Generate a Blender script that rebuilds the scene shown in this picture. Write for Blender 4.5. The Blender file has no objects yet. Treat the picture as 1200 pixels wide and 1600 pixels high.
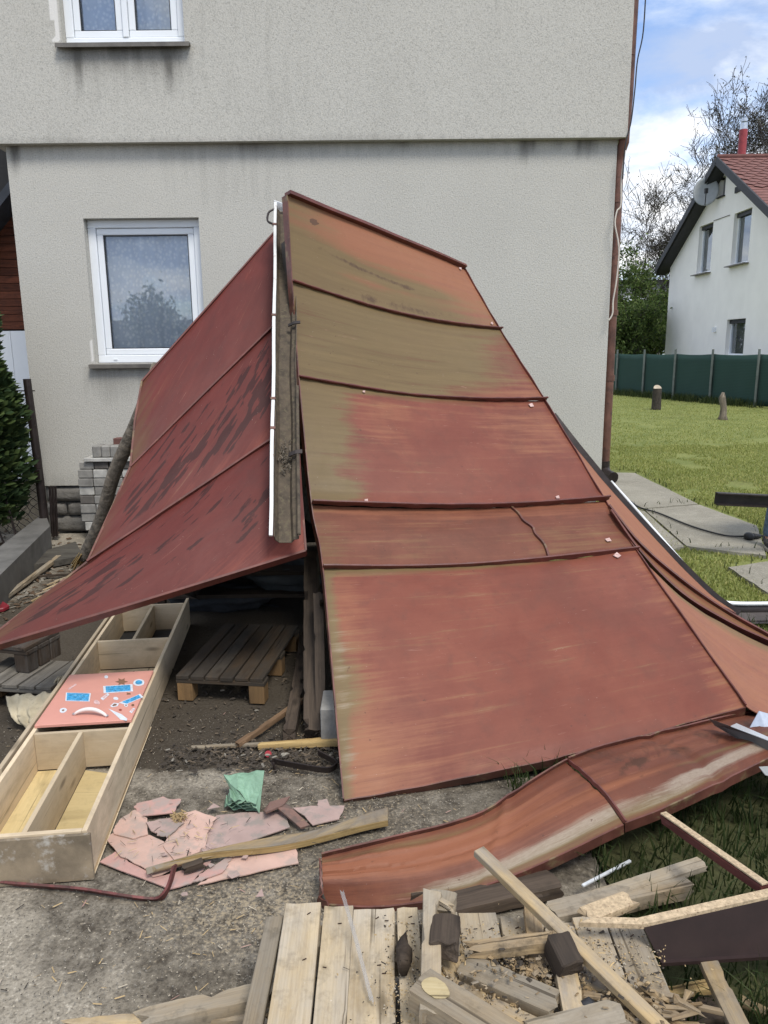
import bpy, bmesh, math, random
import numpy as np
from mathutils import Vector, Matrix, noise as mnoise

random.seed(7)
RNG = np.random.default_rng(11)
sc = bpy.context.scene
COL = sc.collection

# ------------------------------------------------------------------ camera
CAM_H, PITCH, ROLL, FPX = 1.8, math.radians(12), math.radians(-0.6), 1200.0
cam = bpy.data.cameras.new('camera')
cam.sensor_fit = 'VERTICAL'
cam.sensor_height = 32.0
cam.sensor_width = 24.0
cam.lens = 24.0
cam.clip_start = 0.05
cam.clip_end = 2000
camo = bpy.data.objects.new('camera', cam)
COL.objects.link(camo)
RM = Matrix.Rotation(math.pi / 2 - PITCH, 3, 'X') @ Matrix.Rotation(ROLL, 3, 'Z')
camo.location = (0, 0, CAM_H)
camo.rotation_euler = RM.to_euler()
sc.camera = camo

# ------------------------------------------------------------------ sky and sun
SUN_EL, SUN_AZ = math.radians(58), math.radians(150)     # azimuth clockwise from +Y
SUN_STR, SKY_STR, EXPO = 1.5, 0.085, 1.02
world = bpy.data.worlds.new('World')
sc.world = world
world.use_nodes = True
wn = world.node_tree
wn.nodes.clear()


def build_world():
    L = wn.links.new
    out = wn.nodes.new('ShaderNodeOutputWorld')
    bg = wn.nodes.new('ShaderNodeBackground')
    bg.inputs['Strength'].default_value = SKY_STR
    sky = wn.nodes.new('ShaderNodeTexSky')
    sky.sky_type = 'NISHITA'
    sky.sun_disc = False
    sky.sun_elevation = SUN_EL
    sky.sun_rotation = SUN_AZ
    sky.ozone_density = 2.0
    tc = wn.nodes.new('ShaderNodeTexCoord')
    sep = wn.nodes.new('ShaderNodeSeparateXYZ')
    L(tc.outputs['Generated'], sep.inputs[0])

    def math_(op, a, b=None):
        m = wn.nodes.new('ShaderNodeMath')
        m.operation = op
        for i, v in enumerate((a, b)):
            if v is None:
                continue
            if isinstance(v, (int, float)):
                m.inputs[i].default_value = v
            else:
                L(v, m.inputs[i])
        return m.outputs[0]
    zz = math_('ADD', math_('MAXIMUM', sep.outputs[2], 0.0), 0.22)
    cx = math_('DIVIDE', sep.outputs[0], zz)
    cy = math_('DIVIDE', sep.outputs[1], zz)
    comb = wn.nodes.new('ShaderNodeCombineXYZ')
    L(cx, comb.inputs[0])
    L(cy, comb.inputs[1])
    comb.inputs[2].default_value = 3.7

    def nz(scale, detail, rough, dist=0.0):
        n = wn.nodes.new('ShaderNodeTexNoise')
        n.inputs['Scale'].default_value = scale
        n.inputs['Detail'].default_value = detail
        n.inputs['Roughness'].default_value = rough
        n.inputs['Distortion'].default_value = dist
        L(comb.outputs[0], n.inputs['Vector'])
        return n.outputs['Fac']

    def ramp(fac, stops):
        r = wn.nodes.new('ShaderNodeValToRGB')
        els = r.color_ramp.elements
        while len(els) < len(stops):
            els.new(0.5)
        for e, (p, c) in zip(els, stops):
            e.position = p
            e.color = (*c, 1)
        L(fac, r.inputs[0])
        return r.outputs[0]
    amount = ramp(nz(1.25, 10, 0.58, 0.2), [(0.39, (0, 0, 0)), (0.49, (1, 1, 1))])
    shade = ramp(nz(1.9, 8, 0.6, 0.3), [(0.38, (0.40, 0.49, 0.68)), (0.5, (0.72, 0.78, 0.88)), (0.60, (1.0, 1.0, 1.0))])
    k = wn.nodes.new('ShaderNodeMixRGB')
    k.blend_type = 'MULTIPLY'
    k.inputs[0].default_value = 1
    L(shade, k.inputs[1])
    k.inputs[2].default_value = (7.8, 7.8, 7.8, 1)
    bl = wn.nodes.new('ShaderNodeMixRGB')
    bl.blend_type = 'MULTIPLY'
    bl.inputs[0].default_value = 1
    L(sky.outputs[0], bl.inputs[1])
    bl.inputs[2].default_value = (1.15, 1.22, 1.36, 1)
    mx = wn.nodes.new('ShaderNodeMixRGB')
    L(amount, mx.inputs[0])
    L(bl.outputs[0], mx.inputs[1])
    L(k.outputs[0], mx.inputs[2])
    L(mx.outputs[0], bg.inputs['Color'])
    L(bg.outputs[0], out.inputs[0])


build_world()
sun = bpy.data.lights.new('sun', 'SUN')
sun.energy = SUN_STR
sun.angle = math.radians(18)
sun.color = (1.0, 0.955, 0.88)
suno = bpy.data.objects.new('sun', sun)
COL.objects.link(suno)
_sd = Vector((math.sin(SUN_AZ) * math.cos(SUN_EL), math.cos(SUN_AZ) * math.cos(SUN_EL), math.sin(SUN_EL)))
suno.rotation_euler = _sd.to_track_quat('Z', 'Y').to_euler()
suno.location = _sd * 60
sc.view_settings.view_transform = 'Standard'
sc.view_settings.look = 'None'
sc.view_settings.gamma = 1
sc.view_settings.use_curve_mapping = False
sc.view_settings.exposure = EXPO
sc.render.engine = 'CYCLES'
sc.cycles.max_bounces = 8

# ------------------------------------------------------------------ points
CV = Vector((0, 0, CAM_H))


def ray(px, py):
    return RM @ Vector(((px - 600) / FPX, -(py - 800) / FPX, -1.0))


def PY(px, py, Y):            # point seen at px,py standing at depth Y
    d = ray(px, py)
    return CV + d * (Y / d.y)


def PX(px, py, X):
    d = ray(px, py)
    return CV + d * (X / d.x)


def G(px, py, z=0.0):         # point seen at px,py at height z
    d = ray(px, py)
    return CV + d * ((z - CAM_H) / d.z)


def plane_hit(px, py, p0, n):
    d = ray(px, py)
    return CV + d * ((p0 - CV).dot(n) / d.dot(n))


def S(r, g, b):
    def f(c):
        c /= 255.0
        return c / 12.92 if c <= 0.04045 else ((c + 0.055) / 1.055) ** 2.4
    return (f(r), f(g), f(b))


# ------------------------------------------------------------------ numpy noise
def _hash(ix, iy, s):
    h = (ix.astype(np.int64) * 374761393 + iy.astype(np.int64) * 668265263 + s * 1442695041) & 0x7fffffff
    h = ((h ^ (h >> 13)) * 1274126177) & 0x7fffffff
    return ((h ^ (h >> 16)) & 0xffff) / 65535.0


def vnoise(x, y, s=0):
    x = np.asarray(x, float)
    y = np.asarray(y, float)
    ix, iy = np.floor(x), np.floor(y)
    fx, fy = x - ix, y - iy
    fx = fx * fx * (3 - 2 * fx)
    fy = fy * fy * (3 - 2 * fy)
    a, b = _hash(ix, iy, s), _hash(ix + 1, iy, s)
    c, d = _hash(ix, iy + 1, s), _hash(ix + 1, iy + 1, s)
    return (a * (1 - fx) + b * fx) * (1 - fy) + (c * (1 - fx) + d * fx) * fy


def fbm(x, y, s=0, o=4):
    t, a, n = 0, 0.5, 0
    for i in range(o):
        t = t + a * vnoise(np.asarray(x) * 2 ** i, np.asarray(y) * 2 ** i, s + i * 17)
        n += a
        a *= 0.5
    return t / n


def sstep(a, b, x):
    t = np.clip((np.asarray(x, float) - a) / (b - a), 0, 1)
    return t * t * (3 - 2 * t)


# ------------------------------------------------------------------ objects
def tag(o, label=None, cat=None, group=None, kind=None):
    if label:
        o['label'] = label
    if cat:
        o['category'] = cat
    if group:
        o['group'] = group
    if kind:
        o['kind'] = kind
    return o


def thing(name, label, cat, loc=(0, 0, 0), group=None):
    o = bpy.data.objects.new(name, None)
    o.empty_display_size = 0.1
    COL.objects.link(o)
    o.location = loc
    return tag(o, label, cat, group)


def worldloc(o):
    v = Vector((0, 0, 0))
    while o is not None:
        v += Vector(o.location)
        o = o.parent
    return v


class MB:
    """collects shapes (world coordinates) and links them as one mesh object"""

    def __init__(self):
        self.v, self.f, self.g, self.m = [], [], [], []
        self.seed = random.random() * 50

    def add(self, verts, faces, grain=None, mask=None):
        b = len(self.v)
        self.v += [tuple(p) for p in verts]
        off = (random.random() * 40, random.random() * 40, random.random() * 40)
        if grain is None:
            grain = verts
        self.g += [(p[0] + off[0], p[1] + off[1], p[2] + off[2]) for p in grain]
        self.m += [tuple(c) for c in mask] if mask is not None else [(0, 0, 0, 0)] * len(verts)
        self.f += [tuple(i + b for i in f) for f in faces]
        return self

    def box(self, c, size, rot=None):
        hx, hy, hz = size[0] / 2, size[1] / 2, size[2] / 2
        L = [Vector((x * hx, y * hy, z * hz)) for x in (-1, 1) for y in (-1, 1) for z in (-1, 1)]
        W = [(rot @ p if rot else p) + Vector(c) for p in L]
        F = [(0, 1, 3, 2), (4, 6, 7, 5), (0, 4, 5, 1), (2, 3, 7, 6), (0, 2, 6, 4), (1, 5, 7, 3)]
        ax = max(range(3), key=lambda i: size[i])
        order = [ax] + [i for i in range(3) if i != ax]
        return self.add(W, F, [(p[order[0]], p[order[1]], p[order[2]]) for p in L])

    def beam(self, p0, p1, w, h, up=(0, 0, 1), segs=1, jit=0.0, ragged=0.0, bow=0.0, taper=1.0):
        """box-section bar from p0 to p1, width w (sideways) and height h (along up)"""
        p0, p1 = Vector(p0), Vector(p1)
        a = (p1 - p0)
        ln = a.length
        a.normalize()
        s = a.cross(Vector(up))
        if s.length < 1e-4:
            s = a.cross(Vector((0, 1, 0)))
        s.normalize()
        u = s.cross(a).normalized()
        V, GR, F = [], [], []
        sd = random.random() * 100
        for i in range(segs + 1):
            t = i / segs
            tp = 1 + (taper - 1) * t
            for j, (ss, uu) in enumerate(((-1, -1), (1, -1), (1, 1), (-1, 1))):
                n1 = (mnoise.noise(Vector((sd + t * ln * 7, j * 3.1, 0))) if jit else 0)
                n2 = (mnoise.noise(Vector((sd + 50 + t * ln * 7, j * 3.1, 0))) if jit else 0)
                e = 0
                if ragged and i in (0, segs):
                    e = (random.random() - 0.3) * ragged * (1 if i == segs else -1)
                q = p0 + a * (t * ln + e) + s * (ss * w / 2 * tp + n1 * jit) + u * (uu * h / 2 * tp + n2 * jit + bow * math.sin(math.pi * t))
                V.append(q)
                GR.append((t * ln, ss * w / 2, uu * h / 2))
        for i in range(segs):
            b = i * 4
            for j in range(4):
                k = (j + 1) % 4
                F.append((b + j, b + k, b + 4 + k, b + 4 + j))
        F.append((3, 2, 1, 0))
        b = segs * 4
        F.append((b, b + 1, b + 2, b + 3))
        return self.add(V, F, GR)

    def rough_beam(self, p0, p1, w, h, up=(0, 0, 1), segs=14, jit=.003, ragged=.01, bow=0.0, taper=1.0):
        """weathered bar: worn corners, chips out of the edges, split uneven ends"""
        p0, p1 = Vector(p0), Vector(p1)
        a = p1 - p0
        ln = a.length
        a.normalize()
        s = a.cross(Vector(up))
        if s.length < 1e-4:
            s = a.cross(Vector((0, 1, 0)))
        s.normalize()
        u = s.cross(a).normalized()
        prof = [(-1, -.6), (-1, 0), (-1, .6), (-.97, .97), (-.35, 1), (.35, 1), (.97, .97), (1, .6), (1, 0), (1, -.6), (.97, -.97), (.35, -1), (-.35, -1), (-.97, -.97)]
        n = len(prof)
        sd = random.random() * 100
        bendx = random.uniform(-1, 1) * .006 * ln
        tw = random.uniform(-.05, .05)
        V, GR, F = [], [], []
        spl = [random.gauss(0, .6) for _ in range(n)]
        spl2 = [random.gauss(0, .6) for _ in range(n)]
        for i in range(segs + 1):
            t = i / segs
            tp = 1 + (taper - 1) * t
            for j, (x, y) in enumerate(prof):
                k = mnoise.noise(Vector((sd + t * ln * 9, j * .9, 0)))
                k2 = mnoise.noise(Vector((sd + 31 + t * ln * 26, j * .7, 2)))
                ch = 0.0
                if j in (2, 3, 6, 7):
                    c = mnoise.noise(Vector((sd + 77 + t * ln * 11, (j > 4) * 5.0, 1)))
                    ch = max(0.0, c - .22) * 2.2 * min(w, h) * .38
                e = 0
                if i == 0:
                    e = -ragged * spl[j]
                elif i == segs:
                    e = ragged * spl2[j]
                xx = x * w / 2 * tp + k * jit * .5
                yy = y * h / 2 * tp + k2 * jit * .45
                xx -= math.copysign(ch, x)
                yy -= ch if y > 0 else 0
                ang = tw * (t - .5)
                xx, yy = xx * math.cos(ang) - yy * math.sin(ang), xx * math.sin(ang) + yy * math.cos(ang)
                V.append(p0 + a * (t * ln + e) + s * (xx + bendx * math.sin(math.pi * t)) + u * (yy + bow * math.sin(math.pi * t)))
                GR.append((t * ln, x * w / 2, y * h / 2))
        for i in range(segs):
            for j in range(n):
                k = (j + 1) % n
                F.append((i * n + j, i * n + k, (i + 1) * n + k, (i + 1) * n + j))
        for i0, rev in ((0, True), (segs * n, False)):
            c = len(V)
            cc = sum((Vector(V[i0 + j]) for j in range(n)), Vector()) / n
            V.append(cc - a * (.004 if not rev else -.004))
            GR.append((ln * (not rev) + 3.0, 0, 0))
            for j in range(n):
                k = (j + 1) % n
                F.append((c, i0 + k, i0 + j) if rev else (c, i0 + j, i0 + k))
        return self.add(V, F, GR)

    def tube(self, pts, r, n=8, caps=True, closed=False):
        pts = [Vector(p) for p in pts]
        rs = r if isinstance(r, (list, tuple)) else [r] * len(pts)
        V, GR, F = [], [], []
        prev = None
        dist = 0
        for i, p in enumerate(pts):
            a = pts[min(i + 1, len(pts) - 1)] - pts[max(i - 1, 0)]
            if a.length < 1e-9:
                a = Vector((0, 0, 1))
            a.normalize()
            if prev is None:
                s = a.cross(Vector((0.13, 0.21, 1)))
                if s.length < 1e-3:
                    s = a.cross(Vector((1, 0, 0)))
            else:
                s = prev - a * prev.dot(a)
            s.normalize()
            prev = s
            u = a.cross(s)
            if i:
                dist += (p - pts[i - 1]).length
            for k in range(n):
                t = 2 * math.pi * k / n
                V.append(p + (s * math.cos(t) + u * math.sin(t)) * rs[i])
                GR.append((dist, math.cos(t) * rs[i], math.sin(t) * rs[i]))
        for i in range(len(pts) - 1):
            for k in range(n):
                k2 = (k + 1) % n
                F.append((i * n + k, i * n + k2, (i + 1) * n + k2, (i + 1) * n + k))
        if caps:
            F.append(tuple(reversed(range(n))))
            F.append(tuple(range((len(pts) - 1) * n, len(pts) * n)))
        return self.add(V, F, GR)

    def strip(self, pts, w, t, side):
        """flat bar following pts: width w along `side`, thickness t"""
        pts = [Vector(p) for p in pts]
        V, GR, F = [], [], []
        d = 0
        for i, p in enumerate(pts):
            a = (pts[min(i + 1, len(pts) - 1)] - pts[max(i - 1, 0)]).normalized()
            s = side[i] if isinstance(side, list) else side
            s = Vector(s)
            s = (s - a * s.dot(a)).normalized()
            u = a.cross(s)
            if i:
                d += (p - pts[i - 1]).length
            for (x, y) in ((-.5, -.5), (.5, -.5), (.5, .5), (-.5, .5)):
                V.append(p + s * (x * w) + u * (y * t))
                GR.append((d, x * w, y * t))
        for i in range(len(pts) - 1):
            for j in range(4):
                k = (j + 1) % 4
                F.append((i * 4 + j, i * 4 + k, i * 4 + 4 + k, i * 4 + 4 + j))
        F.append((3, 2, 1, 0))
        b = (len(pts) - 1) * 4
        F.append((b, b + 1, b + 2, b + 3))
        return self.add(V, F, GR)

    def slab(self, poly, th, n=None, jit=0):
        """flat polygon (top face given) with thickness th going along -n"""
        P = [Vector(p) for p in poly]
        if n is None:
            n = Vector((0, 0, 0))
            for i in range(len(P)):
                n += P[i].cross(P[(i + 1) % len(P)])
            n.normalize()
            if n.z < 0 and abs(n.z) > 1e-3:
                P.reverse()
                n = -n
        n = Vector(n)
        k = len(P)
        V = P + [p - n * th for p in P]
        F = [tuple(range(k)), tuple(reversed(range(k, 2 * k)))]
        for i in range(k):
            j = (i + 1) % k
            F.append((i, i + k, j + k, j))
        return self.add(V, F)

    def grid(self, X, th=0.0, grain=None, mask=None):
        """X: array (nv, nu, 3); th thickness backwards along the normal"""
        X = np.asarray(X, float)
        nv, nu = X.shape[:2]
        du = np.gradient(X, axis=1)
        dv = np.gradient(X, axis=0)
        N = np.cross(du, dv)
        N /= np.maximum(np.linalg.norm(N, axis=2, keepdims=True), 1e-9)
        V = X.reshape(-1, 3).tolist()
        idx = np.arange(nv * nu).reshape(nv, nu)
        F = np.stack([idx[:-1, :-1], idx[:-1, 1:], idx[1:, 1:], idx[1:, :-1]], -1).reshape(-1, 4).tolist()
        GR = (np.asarray(grain, float).reshape(-1, 3).tolist() if grain is not None else V)
        MK = (np.asarray(mask, float).reshape(-1, 4).tolist() if mask is not None else None)
        if th:
            n0 = nv * nu
            V = V + (X - N * th).reshape(-1, 3).tolist()
            F = F + [[a + n0 for a in reversed(f)] for f in F]
            bd = list(idx[0, :]) + list(idx[1:, -1]) + list(idx[-1, -2::-1]) + list(idx[-2:0:-1, 0])
            for i in range(len(bd)):
                a, b = int(bd[i]), int(bd[(i + 1) % len(bd)])
                F.append([b, a, a + n0, b + n0])
            GR = GR + GR
            MK = MK + MK if MK else None
        return self.add(V, F, GR, MK)

    def blob(self, c, size, rough=0.25, n=2, seed=0):
        bm = bmesh.new()
        bmesh.ops.create_icosphere(bm, subdivisions=n, radius=1)
        V = []
        for v in bm.verts:
            k = 1 + rough * mnoise.noise(v.co * 1.7 + Vector((seed, seed * 2, 0))) + rough * .4 * mnoise.noise(v.co * 5 + Vector((seed, 0, 3)))
            V.append(Vector((v.co.x * size[0] * k, v.co.y * size[1] * k, v.co.z * size[2] * k)) + Vector(c))
        F = [tuple(v.index for v in f.verts) for f in bm.faces]
        bm.free()
        return self.add(V, F)

    def build(self, name, mat, parent=None, smooth=False, label=None, origin=None, kind=None, bevel=0.0):
        me = bpy.data.meshes.new(name)
        V = np.array(self.v, float)
        if parent is not None:
            o0 = np.array(worldloc(parent))
        else:
            o0 = np.array([(V[:, 0].min() + V[:, 0].max()) / 2, (V[:, 1].min() + V[:, 1].max()) / 2, V[:, 2].min()]) if origin is None else np.array(origin)
        me.from_pydata((V - o0).tolist(), [], self.f)
        a = me.attributes.new('gc', 'FLOAT_VECTOR', 'POINT')
        a.data.foreach_set('vector', np.array(self.g, np.float32).ravel())
        c = me.attributes.new('mask', 'FLOAT_COLOR', 'POINT')
        c.data.foreach_set('color', np.array(self.m, np.float32).ravel())
        if smooth:
            me.polygons.foreach_set('use_smooth', [True] * len(me.polygons))
            if smooth != 'all':
                try:
                    me.set_sharp_from_angle(angle=math.radians(38))
                except Exception:
                    pass
        me.update()
        o = bpy.data.objects.new(name, me)
        if mat:
            me.materials.append(mat)
        COL.objects.link(o)
        if parent is not None:
            o.parent = parent
        else:
            o.location = o0
        if bevel:
            b = o.modifiers.new('bevel', 'BEVEL')
            b.width = bevel
            b.segments = 1
            b.limit_method = 'ANGLE'
        if label:
            o['label'] = label
        if kind:
            o['kind'] = kind
        return o


def dup(o, loc, parent=None, rotz=None):
    c = o.copy()
    COL.objects.link(c)
    if parent is not None:
        c.parent = parent
    c.location = loc
    if rotz is not None:
        c.rotation_euler = (0, 0, rotz)
    return c


# ------------------------------------------------------------------ materials
class NT:
    def __init__(self, name):
        self.mat = bpy.data.materials.new(name)
        self.mat.use_nodes = True
        self.t = self.mat.node_tree
        self.b = self.t.nodes['Principled BSDF']
        self.out = self.t.nodes['Material Output']

    def n(self, typ, out=0, props=None, **ins):
        nd = self.t.nodes.new('ShaderNode' + typ)
        for k, v in (props or {}).items():
            setattr(nd, k, v)
        for k, v in ins.items():
            key = int(k[1:]) if k[0] == 'i' and k[1:].isdigit() else k.replace('_', ' ')
            self.set(nd.inputs[key], v)
        return nd.outputs[out]

    def set(self, sock, v):
        if isinstance(v, bpy.types.NodeSocket):
            self.t.links.new(v, sock)
        else:
            if isinstance(v, (tuple, list)) and len(v) == 3 and sock.type == 'RGBA':
                v = (*v, 1)
            sock.default_value = v

    def p(self, **k):
        for a, v in k.items():
            self.set(self.b.inputs[a.replace('_', ' ')], v)

    def math(self, op, a, b=0.0, c=None):
        nd = self.t.nodes.new('ShaderNodeMath')
        nd.operation = op
        self.set(nd.inputs[0], a)
        self.set(nd.inputs[1], b)
        if c is not None:
            self.set(nd.inputs[2], c)
        return nd.outputs[0]

    def mix(self, f, a, b, blend='MIX'):
        return self.n('MixRGB', props={'blend_type': blend}, i0=f, i1=a, i2=b)

    def ramp(self, f, stops):
        nd = self.t.nodes.new('ShaderNodeValToRGB')
        els = nd.color_ramp.elements
        while len(els) < len(stops):
            els.new(0.5)
        for e, (p, c) in zip(els, stops):
            e.position = p
            e.color = (c, c, c, 1) if isinstance(c, (int, float)) else (*c, 1)
        self.set(nd.inputs[0], f)
        return nd.outputs[0]

    def noise(self, vec, scale, detail=4, rough=0.55, dist=0.0):
        return self.n('TexNoise', Vector=vec, Scale=scale, Detail=detail, Roughness=rough, Distortion=dist)

    def map(self, vec, scale, loc=(0, 0, 0)):
        return self.n('Mapping', Vector=vec, Scale=scale, Location=loc)

    def attr(self, name, out=0):
        return self.n('Attribute', out, props={'attribute_name': name})

    def bump(self, h, strength, dist=0.01):
        self.p(Normal=self.n('Bump', Height=h, Strength=strength, Distance=dist))


def gc(m):
    return m.attr('gc', 1)


def m_plain(name, col, rough=0.6, metal=0.0, var=0.25, scale=6.0, bump=0.15, fine=60.0, col2=None, c2at=0.6, bdist=0.004):
    m = NT(name)
    v = gc(m)
    f = m.noise(v, scale, 6, 0.6)
    lo = tuple(c * (1 - var) for c in col)
    hi = tuple(min(1, c * (1 + var)) for c in col)
    base = m.mix(m.ramp(f, [(0.3, 0.0), (0.7, 1.0)]), lo, hi)
    if col2:
        f2 = m.noise(v, scale * 1.9, 7, 0.65)
        base = m.mix(m.ramp(f2, [(c2at - 0.06, 0.0), (c2at + 0.06, 1.0)]), base, col2)
    m.p(Base_Color=base, Roughness=rough, Metallic=metal)
    if bump:
        m.bump(m.noise(v, fine, 5, 0.6), bump, bdist)
    return m.mat


def m_wood(name, light, dark, grey=None, gfac=0.5, rough=0.8, dirt=0.25, bump=0.5, sx=1.3, sy=26.0):
    m = NT(name)
    v = gc(m)
    warp = m.noise(m.map(v, (2.0, 6.0, 6.0)), 1.0, 3, 0.5)
    wv = m.n('VectorMath', props={'operation': 'ADD'}, i0=m.map(v, (sx, sy, sy)), i1=m.n('CombineXYZ', X=0.0, Y=m.math('MULTIPLY', warp, 3.0), Z=m.math('MULTIPLY', warp, 3.0)))
    g1 = m.noise(wv, 1.0, 6, 0.62)
    g2 = m.noise(m.map(v, (4.0, 190.0, 190.0)), 1.0, 4, 0.6)
    gg = m.math('ADD', m.math('MULTIPLY', g1, 0.65), m.math('MULTIPLY', g2, 0.35))
    base = m.mix(m.ramp(gg, [(0.34, 0.0), (0.62, 1.0)]), dark, light)
    if grey:
        f = m.noise(m.map(v, (3.0, 9.0, 9.0)), 1.0, 6, 0.65)
        base = m.mix(m.ramp(f, [(0.62 - gfac * 0.5, 0.0), (0.8 - gfac * 0.45, 1.0)]), base, m.mix(g2, tuple(c * .7 for c in grey), tuple(c * 1.25 for c in grey)))
    # cracks along the grain, knots
    cr = m.noise(m.map(v, (1.1, 55.0, 55.0)), 1.0, 2, 0.5, 0.6)
    crack = m.ramp(cr, [(0.27, 1.0), (0.33, 0.0)])
    base = m.mix(m.math('MULTIPLY', crack, 0.75), base, tuple(c * 0.25 for c in dark))
    kn = m.n('TexVoronoi', Vector=m.map(v, (2.6, 9.0, 9.0)), Scale=1.0)
    base = m.mix(m.ramp(kn, [(0.07, 0.8), (0.16, 0.0)]), base, tuple(c * 0.4 for c in dark))
    oi = m.n('ObjectInfo', 5)
    base = m.mix(1.0, base, m.ramp(oi, [(0.0, 0.68), (1.0, 1.12)]), 'MULTIPLY')
    wr_ = m.noise(m.map(v, (2.2, 5.0, 5.0), (9.0, 2.0, 0)), 1.0, 7, 0.7, 0.6)
    base = m.mix(m.math('MULTIPLY', m.ramp(wr_, [(0.50, 0.0), (0.66, 1.0)]), 0.55), base, tuple(c * .55 + .006 for c in dark))
    d = m.noise(v, 16.0, 7, 0.7)
    base = m.mix(m.math('MULTIPLY', m.ramp(d, [(0.52, 0.0), (0.72, 1.0)]), dirt), base, (0.035, 0.028, 0.02))
    m.p(Base_Color=base, Roughness=rough)
    m.p(**{'Specular_IOR_Level': 0.25})
    hh = m.math('SUBTRACT', gg, m.math('MULTIPLY', crack, 0.8))
    m.bump(hh, bump, 0.004)
    return m.mat


def m_red(name, red, red2, olive, orange, dark, rough=0.45, spec=0.45, strx=1.4, stry=30.0):
    """painted sheet metal; mask r = algae stain, g = bleached orange, b = bare dark rust, a = pale dirt"""
    m = NT(name)
    v = gc(m)
    mk = m.attr('mask', 0)
    sep = m.n('SeparateColor', 0, i0=mk).node
    R, Gc, B = sep.outputs[0], sep.outputs[1], sep.outputs[2]
    A = m.attr('mask', 3)
    st = m.noise(m.map(v, (strx, stry, 1.0)), 1.0, 7, 0.68)
    bl = m.noise(v, 3.3, 6, 0.62, 0.3)
    fine = m.noise(m.map(v, (60.0, 160.0, 1.0)), 1.0, 3, 0.6)
    base = m.mix(m.ramp(bl, [(0.32, 0.0), (0.68, 1.0)]), red, red2)
    base = m.mix(m.math('MULTIPLY', m.ramp(st, [(0.45, 0.0), (0.7, 1.0)]), 0.10), base, tuple(min(1, c * 1.4 + .01) for c in red2))
    base = m.mix(m.math('MULTIPLY', m.ramp(st, [(0.30, 1.0), (0.46, 0.0)]), 0.07), base, tuple(c * .5 for c in red))

    mot = m.noise(v, 8.5, 8, 0.72, 0.5)
    base = m.mix(m.math('MULTIPLY', m.ramp(mot, [(0.50, 0.0), (0.66, 1.0)]), 0.30), base, (red[0] * .62 + .012, red[1] * .85 + .012, red[2] * .9 + .012))
    big = m.noise(v, 1.3, 4, 0.6, 0.8)
    base = m.mix(m.math('MULTIPLY', m.ramp(big, [(0.5, 0.0), (0.68, 1.0)]), 0.35), base, (red[0] * .70, red[1] * .9 + .004, red[2] * .95 + .004))

    def msk(x, gain=1.0, w=0.16):
        y = m.math('ADD', x, m.math('MULTIPLY', m.math('SUBTRACT', st, 0.5), 1.5))
        y = m.math('ADD', y, m.math('MULTIPLY', m.math('SUBTRACT', bl, 0.5), 0.5))
        return m.math('MULTIPLY', m.ramp(y, [(0.5 - w, 0.0), (0.5 + w, 1.0)]), gain)
    base = m.mix(msk(Gc, 0.9, 0.3), base, m.mix(st, tuple(c * .75 for c in orange), tuple(c * 1.15 for c in orange)))
    base = m.mix(msk(R, 0.86, 0.34), base, m.mix(st, tuple(c * .6 for c in olive), tuple(c * 1.3 for c in olive)))
    base = m.mix(msk(A, 0.8, 0.2), base, m.mix(fine, (0.20, 0.15, 0.10), (0.42, 0.36, 0.29)))
    yb = m.math('ADD', B, m.math('MULTIPLY', m.math('SUBTRACT', mot, 0.5), 1.7))
    yb = m.math('ADD', yb, m.math('MULTIPLY', m.math('SUBTRACT', st, 0.5), 0.5))
    base = m.mix(m.math('MULTIPLY', m.ramp(yb, [(0.34, 0.0), (0.66, 1.0)]), 0.70), base, dark)
    # scratches and small chips down to rust
    sv = m.noise(m.map(v, (7.0, 120.0, 1.0), (3.1, 0, 0)), 1.0, 2, 0.5, 1.2)
    scr = m.math('MULTIPLY', m.ramp(sv, [(0.715, 0.0), (0.745, 1.0)]), 0.3)
    base = m.mix(scr, base, (0.40, 0.22, 0.16))
    chp = m.noise(v, 26.0, 5, 0.75)
    base = m.mix(m.math('MULTIPLY', m.ramp(chp, [(0.66, 0.0), (0.69, 1.0)]), 0.7), base, (0.075, 0.032, 0.022))
    vo = m.n('TexVoronoi', Vector=m.map(v, (1, 1, 0.0)), Scale=38.0)
    speck = m.ramp(vo, [(0.035, 1.0), (0.06, 0.0)])
    spk = m.math('MULTIPLY', speck, m.ramp(m.noise(v, 9.0, 2), [(0.52, 0.0), (0.62, 0.75)]))
    base = m.mix(spk, base, (0.5, 0.42, 0.36))
    base = m.mix(m.math('MULTIPLY', m.math('SUBTRACT', fine, 0.35), 0.18), base, tuple(c * .55 for c in red))
    m.p(Base_Color=base, Roughness=m.math('ADD', rough - 0.16, m.math('MULTIPLY', mot, 0.34)))
    m.p(**{'Specular_IOR_Level': spec})
    m.bump(m.math('ADD', m.math('ADD', m.math('MULTIPLY', st, 0.25), m.math('MULTIPLY', fine, 0.2)), m.math('MULTIPLY', mot, 0.5)), 0.14, 0.004)
    return m.mat


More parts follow.
